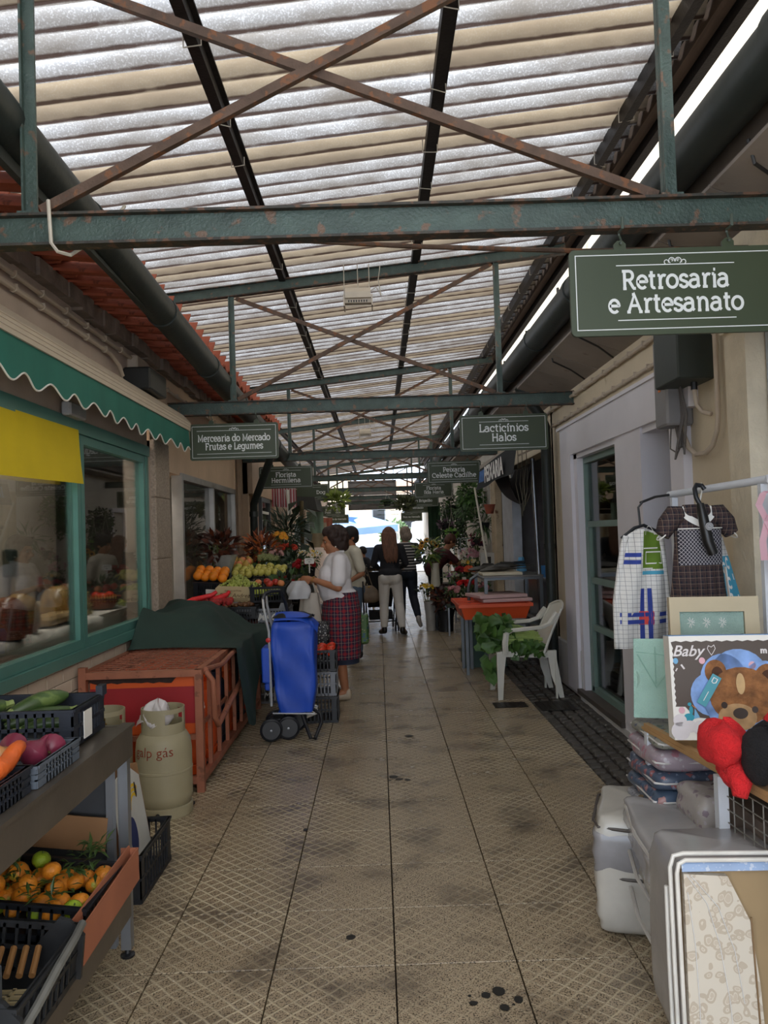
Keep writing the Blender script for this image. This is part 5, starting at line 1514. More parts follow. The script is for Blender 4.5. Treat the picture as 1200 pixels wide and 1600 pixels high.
for (x, y, r_) in ((-.17, -.15, .083), (-.17, .14, .083), (-.05, -.10, .085), (-.02, .14, .085)):
    w_ = MB(); w_.lathe([(0, -.018), (r_*.25, -.02), (r_*.3, -.012), (r_*.8, -.012), (r_*.86, -.02), (r_, -.014), (r_, .014), (r_*.86, .02), (r_*.8, .012), (0, .012)], n=28)
    o = obj('wheel', w_, BLACKP, tr, smooth=True); o.location = (x, y, r_+.002); o.rotation_euler = (PI/2, 0, .12)
    obj('hub_cap', MB().lathe([(r_*.12, .02), (r_*.1, .026), (0, .027)], n=10), STEEL, o)
b = MB(); b.tube([(.05, -.10, .19), (.12, -.17, .02), (.15, -.16, .015), (.19, -.02, .10), (.18, .0, .16), (.13, .02, .19)], .013, 8)
b.tube([(-.17, -.12, .16), (-.17, .12, .16)], .012, 8); b.tube([(-.17, 0, .12), (0, 0, .14)], .012, 8)
obj('stand_leg', b, BLACKP, tr, smooth=True)
# ------------------------------------------------------------------ right: white plastic chair with greens
PC = mat('white_resin', 'd2cec2', .4, 0, .05, 5)
ch = thing('plastic_chair', 'white plastic armchair by the downpipe holding leafy greens', 'chair', (1.29, 7.28, 0), 0)
# seat faces -x (toward lane)
seat = MB()
seat.grid(lambda u, v: (-.24+.46*u, -.22+.44*v, .42+.012*math.cos((v-.5)*4)-.03*u+(.012 if u < .05 else 0)), 10, 10)
seat.grid(lambda u, v: (-.24+.46*u, -.22+.44*v, .405+.012*math.cos((v-.5)*4)-.03*u), 10, 10)
seat.tube([(-.24, -.22, .40), (-.25, 0, .405), (-.24, .22, .40)], .016, 8); 
for s_ in (-1, 1): seat.bar((-.24, s_*.22, .40), (.22, s_*.22, .375), .012, .05)
obj('seat', seat, PC, ch, smooth=True)
for (x, s_, tx) in ((-.235, -1, -.05), (-.235, 1, -.05)):
    l = MB(); 
    l.prism([(x-.035, .42), (x+.045, .42), (x+.02, .25), (x+.0, 0), (x-.045, 0), (x-.045, .25)], s_*.235-.012, s_*.235+.012, 'y')
    l.prism([(s_*.235-.03, .42), (s_*.235+.03, .42), (s_*.245+.018, 0), (s_*.245-.018, 0)], x-.045, x-.032, 'x')
    obj('leg', l, PC, ch)
for s_ in (-1, 1):
    l = MB(); l.prism([(.17, .42), (.24, .42), (.31, 0), (.27, 0), (.20, .20)], s_*.225-.012, s_*.225+.012, 'y'); l.prism([(s_*.225-.028, .42), (s_*.225+.028, .42), (s_*.24+.018, 0), (s_*.24-.018, 0)], .235, .25, 'x')
    obj('leg', l, PC, ch)
b = MB()
def backf(u, v):
    y = (v-.5)*(.50-.04*u)
    z = .40+.43*u-.05*abs(v-.5)**2*4*u
    return (.19+.14*u+.03*u*u-.08*(abs(v-.5)*2)**2*(.6), y, z)
b.grid(backf, 12, 14)
n0 = len(b.v); bv = b.v[:]; b.v += [(x+.012, y, z) for x, y, z in bv]; b.f += [tuple(reversed([q+n0 for q in f])) for f in b.f[:]]; b.m = [0]*len(b.f)
b.tube([backf(1, i/14) for i in range(15)], .013, 6); b.tube([backf(i/12, 0) for i in range(13)], .012, 6); b.tube([backf(i/12, 1) for i in range(13)], .012, 6)
obj('backrest', b, PC, ch, smooth=True)
for s_ in (-1, 1):
    b = MB()
    P_ = [(-.20, s_*.25, .40), (-.205, s_*.265, .50), (-.19, s_*.27, .585), (-.14, s_*.275, .612), (0, s_*.275, .622), (.12, s_*.268, .63), (.20, s_*.25, .66), (.27, s_*.235, .75)]
    for a_, b_ in zip(P_[:-1], P_[1:]): b.bar(a_, b_, .05, .022, up=(0, 0, 1)) if abs(a_[2]-b_[2]) < .06 else b.bar(a_, b_, .022, .05, up=(1, 0, 0))
    b.tube(P_, .019, 8)
    obj('armrest', b, PC, ch, smooth=True)
GL1 = mat('leafy_green', '44652b', .5, 0, .3, 10); GL2 = mat('pale_stalk', '9bb062', .45, 0, .15, 8)
gr = thing('leafy_greens', 'armful of leafy turnip greens lying across the white plastic chair', 'greens', (1.25, 7.25, .44))
b = MB()
for i in range(70):
    y = R.uniform(-.15, .15); z = R.uniform(0, .17)*(1-abs(y)/.25)
    b.tube([(.16+R.uniform(-.03, .04), y*.8, z*.7+.01), (.0, y, z+.02), (-.16, y*1.05, z+.03)], .008, 5)
obj('stalks', b, GL2, gr)['kind'] = 'stuff'
b = MB()
for i in range(190):
    x = R.uniform(-.36, -.08) if i < 150 else R.uniform(-.1, .16); y = R.gauss(0, .09); z = R.uniform(-.02, .26) if i < 150 else R.uniform(-.06, .05)
    if i >= 150: y = -.18+R.uniform(-.03, .02)
    c = Vector((x, y, z)); nrm = Vector((R.gauss(-.5, .5), R.gauss(-.6, .5), R.gauss(.3, .5))).normalized()
    _, a_, b_ = bas(nrm)
    r_ = R.uniform(.035, .06)
    vs_ = [c+nrm*.008]
    m_ = 9
    for q in range(m_):
        t = 2*PI*q/m_; rr = r_*(1+.25*math.sin(3*t+i))
        vs_.append(c+a_*rr*math.cos(t)*1.2+b_*rr*math.sin(t)-nrm*.012*(1+math.sin(t*4+i)))
    b.add(vs_, [(0, q+1, (q+1) % m_+1) for q in range(m_)])
for i in range(16):
    c = Vector((-.27+R.uniform(-.05, .04), -.1+R.uniform(-.08, .08), -.02-R.uniform(0, .18)))
    b.leaf(c, (R.uniform(-.3, .3), R.uniform(-.3, .1), -1), .13, .09, up=(-.5, -1, 0))
obj('leaves', b, GL1, gr, smooth='all')['kind'] = 'stuff'

# ------------------------------------------------------------------ fish stall
ft = thing('fish_table', 'steel tube fish table with a raised glass-topped frame', 'table', (1.33, 8.75, 0))
SP = mat('galvanised_tube', '6f7478', .35, .8, .1)
for (x, y) in ((-.22, -.42), (.36, -.42), (-.22, .42), (.36, .42)):
    obj('leg', MB().bar((x, y, 0), (x, y, 1.0), .035, .035), SP, ft)
b = MB()
for z in (.99, .52):
    for y in (-.42, .42): b.bar((-.22, y, z), (.36, y, z), .03, .03)
    for x in (-.22, .36): b.bar((x, -.42, z), (x, .42, z), .03, .03)
obj('rails', b, SP, ft)
obj('steel_top', MB().bbox(-.27, .38, -.47, .47, 1.005, 1.02, .004), mat('scratched_steel', '8e8c88', .3, .7, .1), ft)
b = MB(); b.tube([(-.36, -.1, .55), (-.37, -.1, .88), (-.34, -.1, .97), (-.24, -.08, 1.03), (-.02, 0, 1.12), (.3, .15, 1.13)], .018, 8)
b.bar((-.36, -.1, .0), (-.36, -.1, .6), .035, .035)
obj('bent_rail', b, SP, ft, smooth=True)
obj('side_glass', MB().box(.362, .368, -.4, .4, .35, .95), mat('dull_acrylic', '5a4a46', .2, 0, .1), ft)
cbd = thing('cutting_board', 'white board holding the dark dried fish on the steel table', 'board', (1.28, 8.62, 1.022))
obj('board', MB().bbox(-.20, .22, -.3, .3, 0, .028, .006), mat('ivory_board', 'cfc6ae', .6, 0, .05), cbd)
FSH = mat('dark_fish_skin', '3a3833', .4, 0, .35, 14, .3, 60)
for k, (x, y, z, rz, l) in enumerate(((1.22, 8.85, 1.085, .25, 'long dark fish at the back of the white board, curving over the rail'), (1.33, 8.62, 1.08, -.12, 'dark flat fish in front on the white board'), (1.40, 8.75, 1.10, .1, 'third dark fish lying across the other two'))):
    t = thing('fish', l, 'fish', (x, y, z), rz)
    n = 10
    b = MB()
    prof = [.02, .045, .06, .065, .06, .052, .042, .03, .02, .012, .01]
    V = []; 
    for i in range(n+1):
        xx = -.24+.48*i/n
        for q in range(10):
            a = 2*PI*q/10
            V.append((xx, prof[i]*1.4*math.cos(a), prof[i]*.45*math.sin(a)-.10*max(0, -xx-.05)))
    F_ = [(i*10+q, i*10+10+q, i*10+10+(q+1) % 10, i*10+(q+1) % 10) for i in range(n) for q in range(10)]
    F_ += [tuple(range(10)), tuple(reversed(range(n*10, n*10+10)))]
    b.add(V, F_)
    obj('body', b, FSH, t, smooth=True)
    obj('tail_fin', MB().prism([(.235, -.008), (.30, -.05), (.285, 0), (.30, .05), (.235, .008)], -.004, .004), FSH, t)
    obj('dorsal_fin', MB().add([(-.1, 0, .02), (.1, 0, .018), (.05, .01, .045), (-.06, .01, .05)], [(0, 1, 2, 3), (3, 2, 1, 0)]), FSH, t)
ORB = mat('orange_tub', 'e2572a', .4, 0, .05, 4)
tub = thing('fish_tub', 'bright orange rectangular tub jutting into the lane', 'tub', (1.16, 8.42, .60))
def shell(b, x0, x1, y0, y1, z0, z1, tx, ty, th=.008):
    """open tapered tub"""
    o0 = [(x0+tx, y0+ty), (x1-tx, y0+ty), (x1-tx, y1-ty), (x0+tx, y1-ty)]
    o1 = [(x0, y0), (x1, y0), (x1, y1), (x0, y1)]
    i1 = [(x0+th, y0+th), (x1-th, y0+th), (x1-th, y1-th), (x0+th, y1-th)]
    i0 = [(x0+tx+th, y0+ty+th), (x1-tx-th, y0+ty+th), (x1-tx-th, y1-ty-th), (x0+tx+th, y1-ty-th)]
    v = [(*p, z0) for p in o0]+[(*p, z1) for p in o1]+[(*p, z1) for p in i1]+[(*p, z0+th) for p in i0]
    f = [(3, 2, 1, 0)]
    for r_ in range(3):
        for i in range(4):
            j = (i+1) % 4
            f.append((r_*4+i, r_*4+j, r_*4+4+j, r_*4+4+i))
    f.append((12, 13, 14, 15))
    b.add(v, f)
b = MB(); shell(b, -.36, .36, -.42, .42, 0, .155, .05, .05); 
b.box(-.375, .375, -.435, -.42, .125, .158); b.box(-.375, .375, .42, .435, .125, .158); b.box(-.375, -.36, -.42, .42, .125, .158); b.box(.36, .375, -.42, .42, .125, .158)
b.box(-.2, -.185, -.36, .36, .01, .10); b.box(.0, .015, -.36, .36, .01, .10)
obj('tub_body', b, ORB, tub)
b = MB()
for y in (-.15, .15): b.box(-.36, .36, y-.01, y+.01, .13, .15)
obj('inner_ribs', b, ORB, tub)
sb = thing('tub_trestle', 'steel trestle carrying the orange tub', 'trestle', (1.16, 8.42, 0))
for (x, y) in ((-.27, -.12), (-.27, .30), (-.02, .30)): obj('leg', MB().bar((x, y, 0), (x, y, .59), .03, .03), SP, sb)
b = MB(); 
for y in (-.12, .30): b.bar((-.28, y, .585), (.05, y, .585), .028, .025)
obj('bearers', b, SP, sb)
for k, (x, y, z, rz) in enumerate(((1.22, 8.36, .762, .10), (1.16, 8.40, .80, .22))):
    o = obj('styrofoam_board', MB().bbox(-.26, .26, -.24, .24, 0, .032, .006), mat('pinkish_foam', 'c9aaa6', .7, 0, .04)); o.location = (x+.06, y, z); o.rotation_euler = (0, 0, rz)
    tag(o, ['lower pinkish foam board lying across the orange tub', 'upper pinkish foam board lying across the orange tub'][k], 'foam board')
b = MB(); shell(b, -.20, .20, -.22, .22, 0, .5, -.03, -.03, .006)
o = obj('green_bin', b, mat('dark_green_bin', '143f2e', .45, 0, .08)); o.location = (1.14, 9.0, 0)
tag(o, 'dark green plastic bin under the orange tub', 'bin')
# interior counter and boxes
ct_ = thing('fish_counter', 'white tiled counter at the fish shop front', 'counter', (1.95, 8.9, 0))
obj('counter_top', MB().bbox(-.20, .3, -.7, .9, .93, .97, .006), mat('steel_counter', '9a9da2', .3, .6), ct_)
for j in range(3):
    for i in range(6):
        obj('wall_tile', MB().bbox(-.17, -.15, -.65+i*.255, -.65+i*.255+.25, .02+j*.305, .02+j*.305+.30, .002), mat('white_glazed', 'b9bcc2', .25, 0, .03), ct_)
obj('counter_core', MB().box(-.15, .28, -.65, .88, 0, .93), PAPER, ct_)
o = thing('blue_box', 'blue and white printed box standing on the fish counter', 'box', (1.92, 8.75, .97))
obj('box', MB().bbox(-.12, .10, -.10, .10, 0, .12, .003), mat('sky_blue_box', '3a86c8', .5, 0, .06), o)
text_font('print', 'pescado', .05, (-.01, -.102, .04), (PI/2, 0, 0), PAPER, o)
o = obj('blue_bag', MB().grid(lambda u, v: (.06*math.cos(u*2*PI)*(1-.5*v), .04*math.sin(u*2*PI), .16*v), 14, 5), mat('pale_blue_plastic', '5f9dc4', .4, 0, .2, 14), smooth='all'); o.location = (1.62, 9.05, 1.022); tag(o, 'small blue plastic bag behind the fish', 'bag')
o = obj('steel_pole', MB().tube([(0, 0, 0), (-.05, 0, 2.25)], .025, 12), STEEL, smooth=True); o.location = (1.72, 8.45, 0); tag(o, 'shiny steel pole at the fish shop opening', 'pole')
for k in range(10):
    fruit('green_pear' if k % 2 else 'apple', (1.90+.06*(k % 4), 8.36+.06*(k//4), 1.02), 'yellowish fruit in a bowl on the right counter end', 'fruit on the fish counter', .9)
o = obj('steel_bowl', MB().lathe([(.08, 0), (.16, .06), (.165, .06), (.08, .01), (0, .01)], n=20), STEEL, smooth=True); o.location = (1.98, 8.42, .972); tag(o, 'metal bowl of yellowish fruit on the counter end', 'bowl')
# banner
bn = thing('fishmonger_banner', 'black printed banner reading PEIXARIA on an awning bar', 'banner', (1.45, 8.1, 2.05))
b = MB(); b.grid(lambda u, v: (.02*math.sin(u*12)*v*.6-.05*v, 3.0*u, .30*(1-v)+.015*math.sin(u*5)+.02), 40, 5)
obj('cloth', b, mat('black_banner', '1b1f22', .9, 0, .15, 5), bn, smooth='all')
o = text_font('lettering', 'PEIXARIA', .27, (-.06, 1.35, .07), (PI/2, 0, -PI/2), PAPER, bn, bold=.010, sx=1.35)
b = MB()
for k in range(7): b.bar((-.04, 2.35+k*.07, .1), (-.035, 2.30+k*.07, .25), .004, .02)
obj('blue_fish_print', b, mat('banner_blue', '5d86c4', .6, 0, .3, 20), bn)
b = MB(); b.bar((.02, 0, .33), (.02, 3.0, .33), .03, .06); b.bar((.0, 0, .2), (.31, 0, .33), .02, .02); obj('awning_bar', b, mat('pale_bar', 'a29688', .6), bn)
b = MB(); b.grid(lambda u, v: (.10+.30*v+.05*math.sin(u*9), .1+1.5*u, .20-.45*math.sin(v*PI)*(.6+.4*math.sin(u*4+1))), 24, 12)
o = obj('dark_drape', b, mat('charcoal_drape', '2a2627', .85, 0, .2, 4), smooth='all'); o.location = (1.42, 9.2, 2.05); tag(o, 'bunched charcoal fabric hanging under the fishmonger banner', 'fabric')
for k in range(3):
    o = obj('hanging_rope', MB().tube([(0, 0, .80), (0, 0, .25), (-.03, .02, .0), (-.02+.03*k, .05, -.25-.05*k), (.05, .05, -.1), (.06, .02, .22)], .004, 6), mat('grimy_cord', '77705f', .8)); o.location = (1.58, 8.3+.25*k, 2.0)
    tag(o, ['front', 'middle', 'rear'][k]+' loop of pale cord hanging at the fish shop opening', 'cord')
o = obj('clay_pot', MB().lathe([(.05, 0), (.075, .11), (.08, .11), (.08, .125), (.07, .125), (.05, .02), (0, .02)], n=18), TC, smooth=True); o.location = (1.50, 10.6, 1.72); tag(o, 'terracotta pot hanging below the charcoal fabric', 'pot')
o = obj('pot_cord', MB().tube([(1.50, 10.6, 1.83), (1.5, 10.6, 2.1)], .004, 5), WIRE); tag(o, 'cord holding the terracotta pot', 'cord')
o = obj('slanted_pole', MB().tube([(1.37, 11.1, 2.1), (1.42, 10.3, .95)], .014, 8), mat('cream_pole', 'c9c2b0', .5)); tag(o, 'thin cream pole propping the fishmonger awning', 'pole')

# ------------------------------------------------------------------ clothes rack and textile stall, near right
RW = mat('rusty_white_steel', 'c9cdd3', .5, 0, .06, 6, .2, 40, col2='9a5a25', thr=.68)
rk = thing('clothes_rack', 'white rusting tube clothes rack', 'rack', (1.40, 3.0, 0))
b = MB(); b.tube([(.04, -.10, 1.655), (-.07, .60, 1.635)], .0155, 12); b.lathe([(.018, 0), (.018, .03), (0, .03)], (.04, -.12, 1.64), 8); obj('top_rail', b, RW, rk, smooth=True)
obj('side_hook', MB().tube([(-.07, .58, 1.635), (-.16, .53, 1.625), (-.24, .49, 1.60)], .006, 6), BLACKP, rk)
for (x, y, zt_) in ((.035, -.06, 1.64), (-.065, .56, 1.62)):
    b = MB(); b.bar((x, y, .0), (x, y, zt_), .026, .026, up=(0, 1, 0)); obj('upright', b, RW, rk)
b = MB(); b.bar((.035, -.3, .03), (.035, .1, .03), .03, .03); b.bar((-.065, .35, .03), (-.065, .8, .03), .03, .03); obj('feet', b, RW, rk)

def plaid_mat(name, base, lines, size, rough=.85):
    m = mat(name, base, rough, 0, .08, 20, .15, 300)
    L = m.node_tree.links; bs = m.node_tree.nodes['Principled BSDF']
    x, y, z, v = xyz(m)
    col = lin(base)
    cur = None
    out = bs.inputs['Base Color'].links[0].from_socket
    for (ax, per, off, wd, c, st) in lines:
        s_ = {'x': x, 'z': z, 'y': y, 'a': None}[ax]
        if ax == 'a': s_ = mathn(m, 'MULTIPLY', mathn(m, 'ARCTAN2', y, x), .19)
        fr = mathn(m, 'FRACT', mathn(m, 'ADD', mathn(m, 'DIVIDE', s_, per), off+50))
        k = mathn(m, 'MULTIPLY', mathn(m, 'LESS_THAN', fr, wd/per), st)
        out = mixc(m, k, out, c)
    L.new(out, bs.inputs['Base Color'])
    return m
PL = plaid_mat('brown_navy_plaid', '191824', [('x', .024, 0, .010, '3f2d2c', .65), ('z', .024, 0, .010, '3f2d2c', .65), ('x', .024, .5, .0018, '85705f', .75), ('z', .024, .5, .0018, '85705f', .75)], 1)
dr_ = thing('girls_dress', 'small dark plaid dress with white collar hanging in front on the rack', 'dress', (1.345, 3.30, 1.12))
# local frame: x across, z up
def dress_body(u, v, side):
    z = .46-(.60)*v
    hw = .112 if v < .28 else .112+.055*((v-.28)/.72)
    if v < .08: hw = .06+.05*v/.08
    x = (u*2-1)*hw
    d = .035+.03*v
    y = side*d*math.sqrt(max(0, 1-(u*2-1)**2))
    if v > .33: y += .010*math.sin(u*34)*(v-.3)*1.8*(1 if side < 0 else .4)
    return (x, y, z)
b = MB()
b.grid(lambda u, v: dress_body(u, v, -1), 40, 22); b.grid(lambda u, v: dress_body(u, v, 1), 40, 22)
obj('dress_body', b, PL, dr_, smooth='all')
for s_ in (-1, 1):
    b = MB(); b.tube([(s_*.07, 0, .42), (s_*.11, -.002, .415), (s_*.15, -.004, .375), (s_*.172, -.004, .335)], [.035, .048, .045, .034], 14)
    obj('puff_sleeve', b, PL, dr_, smooth=True)
    b = MB(); b.tube([(s_*.172+.031*math.cos(a)*.75, -.004+.034*math.sin(a), .335+.031*math.cos(a)*.6*s_*-1*-1*(-s_)*s_) for a in [2*PI*i/12 for i in range(12)]], .003, 5, closed=True)
    obj('sleeve_piping', b, PAPER, dr_)
b = MB()
for s_ in (-1, 1):
    b.grid(lambda u, v: (s_*(.005+.062*math.sin(u*PI/2*.98)+(.022)*v*math.sin(u*1.57)), -.045-.010*v+.03*u, .395+.045*u-.03*v*(1-u*.3)+.015*u*u), 10, 3)
obj('collar', b, PAPER, dr_, smooth='all')
def smock():
    m = mat('smocking', '1f1d2a', .8, 0, .05)
    L = m.node_tree.links; bs = m.node_tree.nodes['Principled BSDF']
    x, y, z, v = xyz(m)
    out = '1f1d2a'
    ks = []
    for op in ('ADD', 'SUBTRACT'):
        fr = mathn(m, 'FRACT', mathn(m, 'ADD', mathn(m, 'DIVIDE', mathn(m, op, x, z), .0165), 50))
        ks.append(mathn(m, 'LESS_THAN', fr, .16))
    L.new(mixc(m, mathn(m, 'MAXIMUM', ks[0], ks[1]), '20202c', 'b5b1b5'), bs.inputs['Base Color'])
    return m
b = MB(); b.grid(lambda u, v: (-.108+.216*u, -(.045+.030*math.sqrt(max(0, 1-(u*2-1)**2)))+.012, .355-.145*v), 20, 6); obj('smocked_bodice', b, smock(), dr_, smooth='all')
obj('bodice_piping', MB().tube([(-.108+.216*i/10, -(.040+.032*math.sqrt(max(0, 1-(i/5-1)**2))), .36-.02*abs(i/5-1)*0) for i in range(11)], .0025, 5), PAPER, dr_)
b = MB(); b.bar((.105, -.06, .20), (.125, -.065, .0), .003, .02, up=(0, 1, 0)); b.bar((.125, -.065, .01), (.15, -.07, -.14), .003, .022, up=(0, 1, 0)); obj('white_sash', b, PAPER, dr_)
dr_.scale = (.84, 1, 1); dr_.location.x = 1.325
o = MB().tube([(1.345, 3.30, 1.655), (1.352, 3.29, 1.668), (1.36, 3.30, 1.655), (1.348, 3.30, 1.60), (1.345, 3.30, 1.585)], .003, 6); o.tube([(1.26, 3.30, 1.55), (1.345, 3.30, 1.585), (1.43, 3.30, 1.55)], .004, 6)
tag(obj('coat_hanger', o, PAPER), 'white wire hanger inside the plaid dress', 'hanger')
# black umbrella in sleeve with round tag
um = thing('folded_umbrella', 'black folded umbrella in a clear sleeve hooked over the rack rail', 'umbrella', (1.315, 3.20, 1.395)); um.scale = (.66, .66, .66)
b = MB(); b.tube([(0, .03, .27), (-.02, .04, .32), (-.02, .06, .375), (.0, .08, .40), (.035, .085, .395), (.05, .08, .37)], .0145, 12); obj('crook_handle', b, BLACKP, um, smooth=True)
obj('folded_canopy', MB().tube([(-.005, .02, .28), (.0, .0, .20), (.02, -.01, .05), (.05, -.01, -.03)], [.022, .03, .034, .03], 10), mat('black_nylon', '141414', .35, 0, .2), um, smooth=True)
b = MB(); b.lathe([(.024, -.002), (.024, .002), (0, .002)], n=20); o = obj('round_tag', b, mat('grey_tag', '9a9a9c', .5), um); o.location = (.015, -.052, .14); o.rotation_euler = (PI/2, 0, 0)
b = MB(); ribbon(b, arc(0, 0, .017, .017, 0, 360, 20), .0015, lambda u, v: (u, v, .0025)); ribbon(b, [(-.008, 0), (-.002, .006), (.002, -.004), (.008, .003)], .0015, lambda u, v: (u, v, .0025)); obj('tag_print', b, BLACKP, o)
# aprons: white checked with blue red cross and green patch
AP = plaid_mat('white_tile_check', 'd8d6d2', [('x', .019, 0, .0015, '6d6f74', .8), ('z', .019, 0, .0015, '6d6f74', .8)], 1)
BLU = mat('print_cobalt', '2c3f8f', .85, 0, .1, 40); REDP = mat('print_red', 'd24a42', .85); GRP = mat('print_pitch_green', '5d7a22', .85, 0, .15, 14); TQ = mat('print_turquoise', '4b9cb8', .85, 0, .1, 14)
ap = thing('quilted_jacket', 'white checked quilted garment with blue and red cross bands, left of the dress', 'garment', (1.16, 3.50, 1.085)); ap.scale = (1.15, 1, 1)
def apf(u, v): return ((-.10+.20*u)*(.62+.38*min(1, v*1.6))-.015*v, -.02-.03*math.sin(u*PI)+.012*math.sin(u*11+v*4), .40-.52*v+.03*(u-.5)**2*4*(-1 if v < .05 else 0))
b = MB(); b.grid(apf, 24, 24); b.grid(lambda u, v: (apf(u, v)[0], apf(u, v)[1]+.05, apf(u, v)[2]), 24, 24); b.tube([apf(0, i/10) for i in range(11)], .012, 6); b.tube([apf(1, i/10) for i in range(11)], .012, 6)
obj('quilted_cloth', b, AP, ap, smooth='all')
def strip(u0, u1, v0, v1, m, nm):
    b = MB(); b.grid(lambda u, v: tuple(Vector(apf(u0+(u1-u0)*u, v0+(v1-v0)*v))+Vector((0, -.002, 0))), 6, 10); obj(nm, b, m, ap, smooth='all')
strip(.42, .50, .50, 1, BLU, 'blue_band'); strip(.56, .64, .50, 1, BLU, 'blue_band'); strip(.05, .95, .70, .735, BLU, 'blue_band'); strip(.05, .95, .76, .795, BLU, 'blue_band')
strip(.40, .66, .69, .80, REDP, 'red_crossing'); strip(0.0, .40, .20, .235, BLU, 'blue_band'); strip(.0, .40, .26, .295, BLU, 'blue_band'); strip(.45, 1, .02, .34, GRP, 'green_pitch_patch'); strip(.45, 1, .355, .385, TQ, 'turquoise_band')
b = MB()
tfp = lambda p, q: tuple(Vector(apf(.45+.55*p, .02+.32*q))+Vector((0, -.0045, 0)))
ribbon(b, [(.15, .55), (.85, .55), (.85, .85), (.15, .85), (.15, .55)], .03, tfp); ribbon(b, [(0, .98), (1, .98)], .03, tfp); ribbon(b, arc(.4, .1, .3, .25, 180, 360, 10), .03, tfp); ribbon(b, [(0, .45), (1, .45)], .03, tfp)
obj('white_pitch_lines', b, PAPER, ap)
o = MB().tube([(1.07, 3.49, 1.445), (1.13, 3.49, 1.49), (1.17, 3.49, 1.50), (1.25, 3.49, 1.46)], .008, 6); o.tube([(1.155, 3.49, 1.50), (1.15, 3.49, 1.58), (1.17, 3.485, 1.605)], .005, 6)
tag(obj('coat_hanger', o, BLACKP, smooth=True), 'dark plastic hanger of the white checked garment', 'hanger')
ap = thing('quilted_jacket', 'turquoise lettered garment showing to the right of the plaid dress', 'garment', (1.49, 3.40, 1.08))
def apf(u, v): return (-.07+.11*u*(.6+.4*min(1, v*1.5))+.05*v, .02-.02*math.sin(u*PI), .36-.46*v)
b = MB(); b.grid(apf, 16, 20); b.grid(lambda u, v: (apf(u, v)[0], apf(u, v)[1]+.03, apf(u, v)[2]), 16, 20); obj('quilted_cloth', b, AP, ap, smooth='all')
strip(.3, 1, .18, .74, TQ, 'turquoise_panel'); strip(.3, .5, .08, .18, REDP, 'red_patch'); strip(.0, .1, .1, 1, BLU, 'blue_band')
b = MB(); tfp = lambda p, q: tuple(Vector(apf(.3+.7*p, .18+.56*q))+Vector((0, -.0045, 0)))
for (cx, cy) in ((.3, .2), (.65, .12), (.45, .45), (.35, .72)): ribbon(b, arc(cx, cy, .13, .08, 40, 320, 12), .05, tfp)
ribbon(b, [(.85, .3), (.85, .4)], .08, tfp); ribbon(b, [(.85, .65), (.85, .8)], .08, tfp)
obj('white_letters', b, PAPER, ap)
# pink ribbon
b = MB()
for s_ in (-1, 1):
    P_ = [Vector((0, 0, 0)), Vector((s_*.035, -.015, .06)), Vector((s_*.02, -.02, .10)), Vector((0, -.01, .11))]
    Q_ = [Vector((0, 0, 0)), Vector((s_*-.025, -.012, -.07)), Vector((s_*-.02, -.008, -.14 if s_ > 0 else -.19))]
    for PP in (P_, Q_):
        v = []; f = []
        for i, p in enumerate(PP):
            v += [p+Vector((-.015, 0, 0)), p+Vector((.015, .01, 0))]
        f = [(2*i, 2*i+1, 2*i+3, 2*i+2) for i in range(len(PP)-1)]
        b.add(v, f)
o = obj('pink_ribbon', b, mat('pink_satin', 'd9adb8', .3, 0, .05)); o.location = (1.41, 2.86, 1.50); tag(o, 'pink satin ribbon tied to the rack upright', 'ribbon')

# stall table with wire mesh
PLY = mat('plywood_edge', 'a9855a', .6, 0, .12, 6)
ta = thing('stall_table', 'low wire-mesh stall table with plywood edge at the right frame edge', 'table', (1.15, 2.55, 0))
b = MB(); b.bar((-.155, .48, .735), (-.06, -.62, .735), .02, .03); b.bar((-.08, .5, .73), (.02, -.62, .73), .18, .01); b.box(-.03, .45, -.62, .28, .72, .735); obj('plywood_top', b, PLY, ta)
for (x, y) in ((-.115, -.08), (-.15, .46), (-.06, -.62)): obj('leg', MB().box(x-.016, x+.016, y-.016, y+.016, 0, .72), RW, ta)
b = MB()
for i in range(11): 
    y = -.62+.054*i*1.0
    x = -.06-.04*(i/10.)
    b.bar((x-.005, y, .42), (x-.005, y, .70), .003, .003)
for i in range(8): b.bar((-.065, -.62, .42+.04*i), (-.105, -.08, .42+.04*i), .003, .003)
obj('wire_mesh', b, mat('grey_mesh', '8f8c86', .5, .5), ta)
b = MB()
o = obj('packed_linen', MB().bbox(-.10, .3, -.5, .3, .1, .60, .03), mat('brown_linen', '5f534b', .9, 0, .3, 9)); o.location = (1.20, 2.5, 0); tag(o, 'dark brownish linen packed behind the wire mesh', 'linen')

# baby blanket box
bb = thing('blanket_box', 'brown Baby blanket box with a teddy bear picture leaning on the table', 'box', (.975, 2.68, .775)); bb.rotation_euler = (-.10, 0, -.13)
BW, BH = .44, .345
b = MB(); b.box(0, BW, 0, .085, 0, BH); obj('carton', b, PAPER, bb)
b = MB(); b.box(.0, BW, .0, .085, BH, BH+.0015); obj('blue_top', b, mat('pale_blue_card', '7fa3cf', .6), bb)
BRW = mat('chocolate_print', '4c4038', .5, 0, .03)
pts = []
nS = 26
for i in range(nS+1): pts += [(.006+(BW-.006)*i/nS, BH-.018+(.002 if i % 2 else -.002))]
left = [(.010+(.0025 if i % 2 else -.0015), BH-.03-(BH-.14)*i/20) for i in range(21)]
poly = list(reversed(left))+pts+[(BW, .03), (.20, .02), (.16, .045), (.12, .07), (.07, .075), (.04, .11)]
b = MB(); b.prism([(x, z) for x, z in poly], -.0012, 0, 'y'); obj('brown_panel', b, BRW, bb)
tfb = lambda off: (lambda u, v: (u, off, v))
SKY = mat('print_sky', '7c9fd6', .5, 0, .25, 22)
